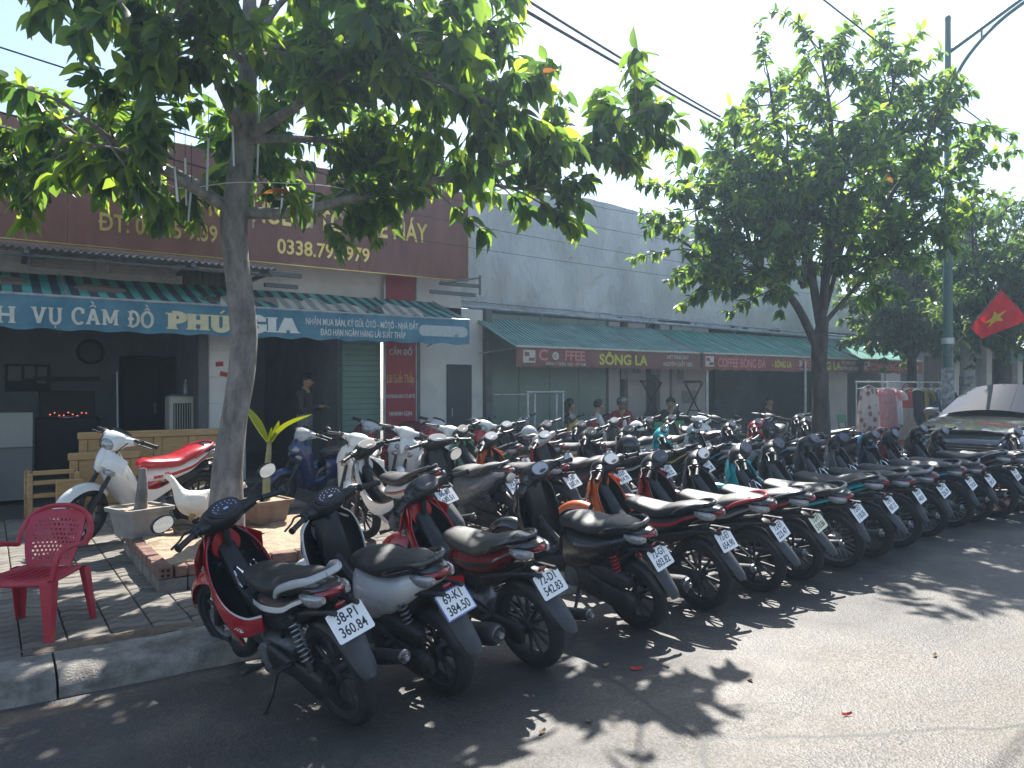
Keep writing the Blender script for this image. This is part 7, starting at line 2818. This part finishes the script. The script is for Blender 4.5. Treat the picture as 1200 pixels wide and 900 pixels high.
person("man in a striped cap and red shirt seated with one knee raised", UP, 10.45, 11.1, SWZ + .02, 235, cloth("cloth_redshirt", (.30, .03, .03), .1), cloth("cloth_greypants", (.24, .26, .25), .1), cap=cloth("cap_stripes", (.42, .44, .45), .1, col2=(.1, .1, .12), vscale=18))
person("person in dark clothes seated below the leaning folded tables", SIT, 11.75, 11.0, SWZ + .02, 230, cloth("cloth_black2", (.02, .02, .022)), cloth("cloth_black2", (.02, .02, .022)))
person("person in dark clothes sitting deep in the shade left of the tree trunk", SIT, 15.3, 11.2, SWZ + .02, 250, cloth("cloth_maroon", (.08, .02, .025), .1), cloth("cloth_black2", (.02, .02, .022)))
for (x, y, hd, lab) in ((9.0, 10.25, -20, "dark stool under the person in the white jacket"), (8.9, 10.95, -25, "dark stool under the person in black"), (11.75, 11.0, 230, "dark stool under the person below the folded tables"), (15.3, 11.2, 250, "dark stool under the person deep in the shade")):
    t = thing("stool", lab, "stool", (x, y, SWZ), R(hd))
    link("seat", MB().box((0, 0, .345), (.3, .3, .03), ch=.01), M_tabled, t)
    for sx in (.12, -.12):
        for sy in (.12, -.12):
            link("leg", MB().tube([(sx, sy, .34), (sx * 1.15, sy * 1.15, 0)], .012, 6), M_tabled, t)
# ================================================================== THE PARKED MOTORBIKES
def zg(y):
    return 0.0 if y < 4.47 else (SWZ * min(1, (y - 4.47) / .16))


RB = random.Random(19)


def bike(label, kind, x, y, head=100, **kw):
    """pitch so that both tyres stand on road, kerb or pavement"""
    fx, fy = x + .91 * WB * math.cos(R(head)), y + .91 * WB * math.sin(R(head))
    za, zb = zg(y), zg(fy)
    if 'scale' not in kw:
        kw['scale'] = .91 + RB.uniform(-.018, .018)
        head += RB.uniform(-1.6, 1.6)
        kw['lean'] = kw.get('lean', 10) + RB.uniform(-1.5, 1.5)
        kw['steer'] = kw.get('steer', 0) + RB.uniform(-7, 9)
    return make_bike(label, kind, x, y, head, z=za, pitch=math.degrees(math.atan2(zb - za, WB * .91)), **kw)


FRONT = "motorbikes in the front row along the kerb"
SECOND = "motorbikes in the second row on the pavement"
THIRD = "motorbikes in the third row on the pavement"
BACK = "motorbikes parked near the shop fronts"
DIAL = M_dial
# --- front row, tails to the road
bike("black and red step-through motorbike with plate 38-P1 360.84 at the row's left end", 'wave', 1.42, 3.38, 100, main='red', panel='black', stripe='white', plate=('38-P1', '360.84'), mirrors='lr', panel_text=('RC', (.66, .166, 84, 0), .44, .075, M_cream), steer=10, lean=14, rail='silver', marks=DIAL, group=FRONT)
bike("black scooter with white side panels and plate 69-K1 384.50", 'scooter', 1.97, 3.42, 99, main='white', panel='white', plate=('69-K1', '384.50'), mirrors='', steer=14, lean=14, marks=M_cream, group=FRONT, guard='grey', rail='black')
bike("dark red motorbike with black seat and plate 72-D1 542.83", 'sport', 2.58, 3.47, 100, main='red', panel='darkred', stripe='black', plate=('72-D1', '542.83'), mirrors='r', steer=12, lean=13, group=FRONT)
bike("black scooter with a red rear spring and plate 72-G1 603.82", 'scooter', 3.55, 3.62, 101, main='black', panel='black', stripe=None, plate=('72-G1', '603.82'), mirrors='l', spring='red', steer=8, lean=13, dial='pale', group=FRONT)
bike("black motorbike with red pinstripe and plate 72-E1 654.90", 'sport', 4.23, 3.68, 100, main='orange', panel='black', stripe='red', plate=('72-E1', '654.90'), mirrors='', steer=10, lean=9, dial='pale', group=FRONT, rail='black')
bike("black motorbike with red grab rail and plate 72-E1 223.47", 'sport', 4.94, 3.74, 101, main='darkred', panel='black', stripe='grey', plate=('72-E1', '223.47'), mirrors='', steer=6, lean=13, rail='red', group=FRONT)
bike("black motorbike with a cream plate, seventh from the left in the front row", 'sport', 5.50, 3.78, 100, main='black', panel='black', stripe='red', plate=('72-F1', '518.86'), platemat=M_platey, steer=12, lean=13, dial='pale', group=FRONT)
bike("wire-wheeled motorbike with teal patches, eighth from the left in the front row", 'wave', 6.16, 3.82, 100, main='teal', panel='black', stripe='teal', wire=True, plate=('72-E1', '118.05'), steer=14, lean=13, group=FRONT)
bike("sport motorbike with teal tail fairing, ninth from the left in the front row", 'sport', 6.74, 3.88, 101, main='black', panel='teal', stripe='black', plate=('72-K1', '907.12'), steer=8, lean=13, group=FRONT)
bike("wire-wheeled black motorbike, tenth from the left in the front row", 'wave', 7.42, 3.97, 100, main='charcoal', panel='charcoal', stripe='darkred', wire=True, plate=('72-D1', '440.81'), mirrors='', steer=12, lean=9, group=FRONT)
bike("wire-wheeled motorbike with silver-grey tail, eleventh in the front row", 'wave', 8.17, 4.07, 99, main='grey', panel='silver', stripe='grey', wire=True, plate=('72-H1', '226.39'), steer=10, lean=13, rail='metal', group=FRONT)
bike("motorbike with blue tail stripe, twelfth in the front row", 'wave', 8.98, 4.17, 100, main='navy', panel='charcoal', stripe='sky', wire=True, plate=('72-C1', '774.28'), steer=10, lean=13, group=FRONT)
bike("maroon-tailed motorbike, thirteenth in the front row", 'wave', 9.50, 4.19, 101, main='darkred', panel='darkred', stripe='grey', plate=('72-E1', '309.57'), steer=12, lean=13, group=FRONT)
bike("black sport motorbike with red rims, fourteenth in the front row", 'sport', 10.12, 4.18, 100, main='black', panel='black', stripe='darkred', plate=('72-L1', '035.64'), steer=10, lean=9, rimmat=mat("rim_red", (.12, .01, .015), rough=.35), group=FRONT)
bike("black motorbike second from the right end of the front row", 'sport', 10.72, 4.20, 100, main='charcoal', panel='black', stripe='grey', plate=('72-G1', '861.20'), steer=10, lean=13, group=FRONT)
bike("navy scooter at the right end of the front row before the parked dark car", 'scooter', 11.3, 3.55, 95, main='navy', panel='navy', plate=('72-B1', '652.33'), steer=10, lean=13, rail='metal', group=FRONT)

# --- second row, tails towards the front row's handlebars
row2 = [
    ("white-tailed motorbike with plate 66-B1 630.51 in the second row", 'sport', 3.22, 5.66, 100, dict(main='white', panel='white', stripe='darkred', plate=('66-B1', '630.51'), steer=8)),
    ("black scooter with grey instrument cover right of the white-tailed motorbike in the second row", 'scooter', 3.98, 5.75, 99, dict(main='charcoal', panel='grey', plate=('72-F1', '207.46'), steer=-6, dial='pale')),
    ("orange-trimmed motorbike, third from the left in the second row", 'wave', 4.66, 5.78, 101, dict(main='orange', panel='orange', stripe='black', plate=('72-E1', '553.19'), steer=14, dial='pale')),
    ("dark red scooter with silver dial, fourth in the second row", 'scooter', 5.36, 5.80, 100, dict(main='darkred', panel='charcoal', plate=('72-D1', '914.70'), steer=12, dial='pale', cowl='silver')),
    ("black wire-wheeled motorbike, fifth in the second row", 'wave', 6.05, 5.84, 99, dict(main='black', panel='black', stripe='silver', wire=True, plate=('72-H1', '180.22'), steer=10, mirrors='')),
    ("black motorbike with blue plate edge, sixth in the second row", 'sport', 6.75, 5.90, 101, dict(main='charcoal', panel='charcoal', stripe='yellow', plate=('72-E1', '365.08'), steer=4)),
    ("motorbike with teal front cowl, seventh in the second row", 'sport', 7.42, 5.96, 100, dict(main='teal', panel='black', stripe='teal', cowl='teal', plate=('72-K1', '729.61'), steer=16)),
    ("silver-fronted scooter, eighth in the second row", 'scooter', 8.15, 6.02, 99, dict(main='silver', panel='silver', plate=('72-G1', '446.13'), steer=8, cowl='silver')),
    ("navy motorbike with dark bars, ninth in the second row", 'wave', 8.88, 6.08, 101, dict(main='navy', panel='navy', stripe='sky', plate=('72-C1', '092.85'), steer=12)),
    ("red and white motorbike, tenth in the second row", 'sport', 9.58, 6.14, 100, dict(main='red', panel='white', stripe='red', cowl='red', plate=('72-E1', '631.04'), steer=10)),
    ("black scooter, eleventh in the second row beside the clothes rack", 'scooter', 10.95, 6.22, 100, dict(main='black', panel='charcoal', plate=('72-F1', '358.92'), steer=10, mirrors='')),
]
for lab, k, x, y, h, kw in row2:
    kw.setdefault('mirrors', '')
    bike(lab, k, x, y, h, lean=10 + (x * 7.3) % 4, group=SECOND, **kw)

# --- third row
row3 = [
    ("black motorbike with mirror-like tank, first in the third row right of the white scooters", 'sport', 5.35, 7.45, 99, dict(main='green', panel='green', stripe='white', mirrors='', steer=10)),
    ("grey scooter with bronze side panels, second in the third row", 'scooter', 6.05, 7.55, 100, dict(main='grey', panel='bronze', mirrors='', dial='pale', steer=8)),
    ("motorbike with orange tail stripe, third in the third row", 'wave', 6.75, 7.55, 101, dict(main='orange', panel='pearl', stripe='orange', mirrors='', steer=12)),
    ("blue and black motorbike, fourth in the third row", 'wave', 7.45, 7.6, 100, dict(main='blue', panel='blue', stripe='white', mirrors='', steer=10)),
    ("pearl scooter with long seat, fifth in the third row", 'scooter', 8.2, 7.7, 100, dict(main='pearl', panel='pearl', mirrors='', dial='pale', steer=6)),
    ("black motorbike with dusty seat, sixth in the third row", 'sport', 8.95, 7.75, 99, dict(main='black', panel='black', stripe='silver', mirrors='', steer=10)),
    ("charcoal scooter with white mirror, beside the dark tree trunk", 'scooter', 9.55, 7.8, 100, dict(main='charcoal', panel='charcoal', mirrors='r', steer=10)),
    ("dark motorbike in the third row between tree trunk and clothes rack", 'wave', 12.15, 7.2, 100, dict(main='black', panel='darkred', mirrors='', steer=10)),
]
for lab, k, x, y, h, kw in row3:
    bike(lab, k, x, y, h, lean=10 + (x * 7.3) % 4, group=THIRD, plate=('72-E1', '4%d1.2%d' % (int(x) % 10, int(x * 10) % 10)), **kw)

# --- bikes turned other ways near the shops
bike("red and white motorbike with a red seat beside the wooden bed parts", 'sport', 1.80, 8.42, 205, scale=.99, main='white', panel='white', stripe='red', mirrors='', lean=9, steer=12, inner='red', cowl='white', rail='red', seat='red', group=BACK)
bike("white scooter facing the road, nearest to the banana plant", 'scooter', 3.68, 8.36, 235, main='white', panel='white', mirrors='', lean=8, steer=14, cowl='white', inner='white', group=BACK)
bike("white scooter in the middle of the three facing the road", 'scooter', 4.72, 9.22, 232, main='white', panel='white', mirrors='', lean=8, steer=14, cowl='white', inner='white', group=BACK)
bike("white scooter with round mirror, rightmost of the three facing the road", 'scooter', 5.38, 9.22, 232, main='white', panel='white', mirrors='l', lean=8, steer=10, cowl='white', inner='white', group=BACK)
bike("dark blue scooter with one raised mirror behind the banana plant", 'scooter', 3.95, 9.15, 192, main='blue', panel='blue', mirrors='l', lean=8, steer=18, cowl='silver', inner='blue', group=BACK)
bike("silver-headed red motorbike left of the red notice, near the green shutter", 'wave', 5.28, 10.25, 195, main='red', panel='red', mirrors='', lean=9, steer=20, cowl='silver', group=BACK)
bike("red motorbike parked in front of the tall red notice", 'wave', 6.25, 10.15, 200, main='red', panel='red', mirrors='', lean=9, steer=20, cowl='silver', group=BACK)
bike("red and white motorbike in front of the plain white side wall", 'wave', 6.75, 9.75, 205, main='red', panel='red', mirrors='', lean=9, steer=20, cowl='white', group=BACK)
bike("black motorbike with high windshield bag near the pipe rail", 'sport', 6.55, 8.9, 105, main='black', panel='black', mirrors='', lean=9, steer=10, group=BACK)
bike("chrome-barred dark motorbike in front of the seated people", 'wave', 7.55, 9.1, 108, main='charcoal', panel='charcoal', wire=True, mirrors='', lean=9, steer=14, cowl='silver', group=BACK)
bike("dark motorbike with yellow bag on its bars by the cafe table", 'wave', 8.45, 9.1, 100, main='black', panel='blue', mirrors='', lean=9, steer=14, group=BACK)
bike("white scooter facing the road under the second cafe awning", 'scooter', 10.05, 9.15, 238, main='white', panel='pearl', mirrors='', lean=8, steer=12, cowl='white', group=BACK)
bike("black scooter with a raised mirror under the second cafe awning", 'scooter', 11.3, 9.1, 195, main='black', panel='charcoal', mirrors='l', lean=8, steer=12, group=BACK)
bike("black motorbike with swept bars left of the dark tree trunk", 'wave', 12.6, 9.0, 200, main='black', panel='black', mirrors='', lean=8, steer=12, group=BACK)

# --- things left on the bikes
M_cap = mat("cap_sky_blue", (.03, .28, .55), rough=.5, coat=.2)
t = thing("visor_cap", "sky-blue visor cap hung on the handlebar of the motorbike with blue tail stripe", "cap", (8.78, 5.02, .93), R(235))
t.scale = (.85, .85, .85)
link("crown", MB().lathe([(.11, -.03), (.112, .02), (.10, .07), (.06, .105), (.001, .115)], 20, axis='z'), M_cap, t)
link("brim", MB().shell([[(.09 + .11 * u, .10 * w * (1 - .25 * u * u), -.02 - .05 * u - .02 * w * w) for w in np.linspace(-1, 1, 7)] for u in (0, .5, 1)], .005), M_cap, t)
M_ybag = mat("bag_yellow", (.45, .30, .04), rough=.6, var=.2)
t = thing("bag", "yellow cloth bag hanging on a dark motorbike by the cafe table", "bag", (8.22, 9.95, .88), R(20))
link("sack", MB().loftx([(-.16, 0, .05, .10), (-.08, 0, .10, .15), (.06, .01, .11, .16), (.16, 0, .06, .11)], sub=4, n=2.6), M_ybag, t)
link("strap", MB().tube([(-.1, 0, .12), (-.04, 0, .24), (.05, 0, .24), (.1, 0, .13)], .012, 6, sub=4), M_ybag, t)


def helmet(label, x, y, z, head, m):
    t = thing("helmet", label, "helmet", (x, y, z), R(head))
    sh = MB()
    rows = []
    for i in range(9):
        a = R(90 - i * 13)
        rows.append([(.135 * math.cos(a) * math.cos(q), .115 * math.cos(a) * math.sin(q), .125 * math.sin(a)) for q in (2 * math.pi * k / 24 for k in range(24))])
    sh.rings(rows)
    link("shell", sh, m, t)
    link("visor", MB().shell([[(.128 + .05 * u, .09 * w * (1 - .2 * u), .03 - .02 * u - .02 * w * w) for w in np.linspace(-1, 1, 7)] for u in (0, .5, 1)], .004), M_black, t)
    link("trim", MB().lathe([(.136, -.032), (.14, -.03), (.139, -.018), (.134, -.02)], 24, axis='z', closed=True), M_black, t)
    link("strap", MB().tube([(.03, .105, -.03), (.05, .06, -.13), (.05, -.06, -.13), (.03, -.105, -.03)], .006, 5, sub=4), M_black, t)


helmet("red helmet hung on the handlebar of the maroon-tailed motorbike", 9.24, 5.08, .96, 230, pm('red'))
helmet("white helmet on the pearl scooter's seat in the third row", 8.08, 8.25, .95, 200, pm('white'))
helmet("silver helmet on the seat of the grey scooter in the third row", 5.95, 8.1, .95, 250, pm('silver'))
helmet("black helmet on the seat of the black wire-wheeled motorbike", 6.0, 6.25, .92, 100, M_gloss)
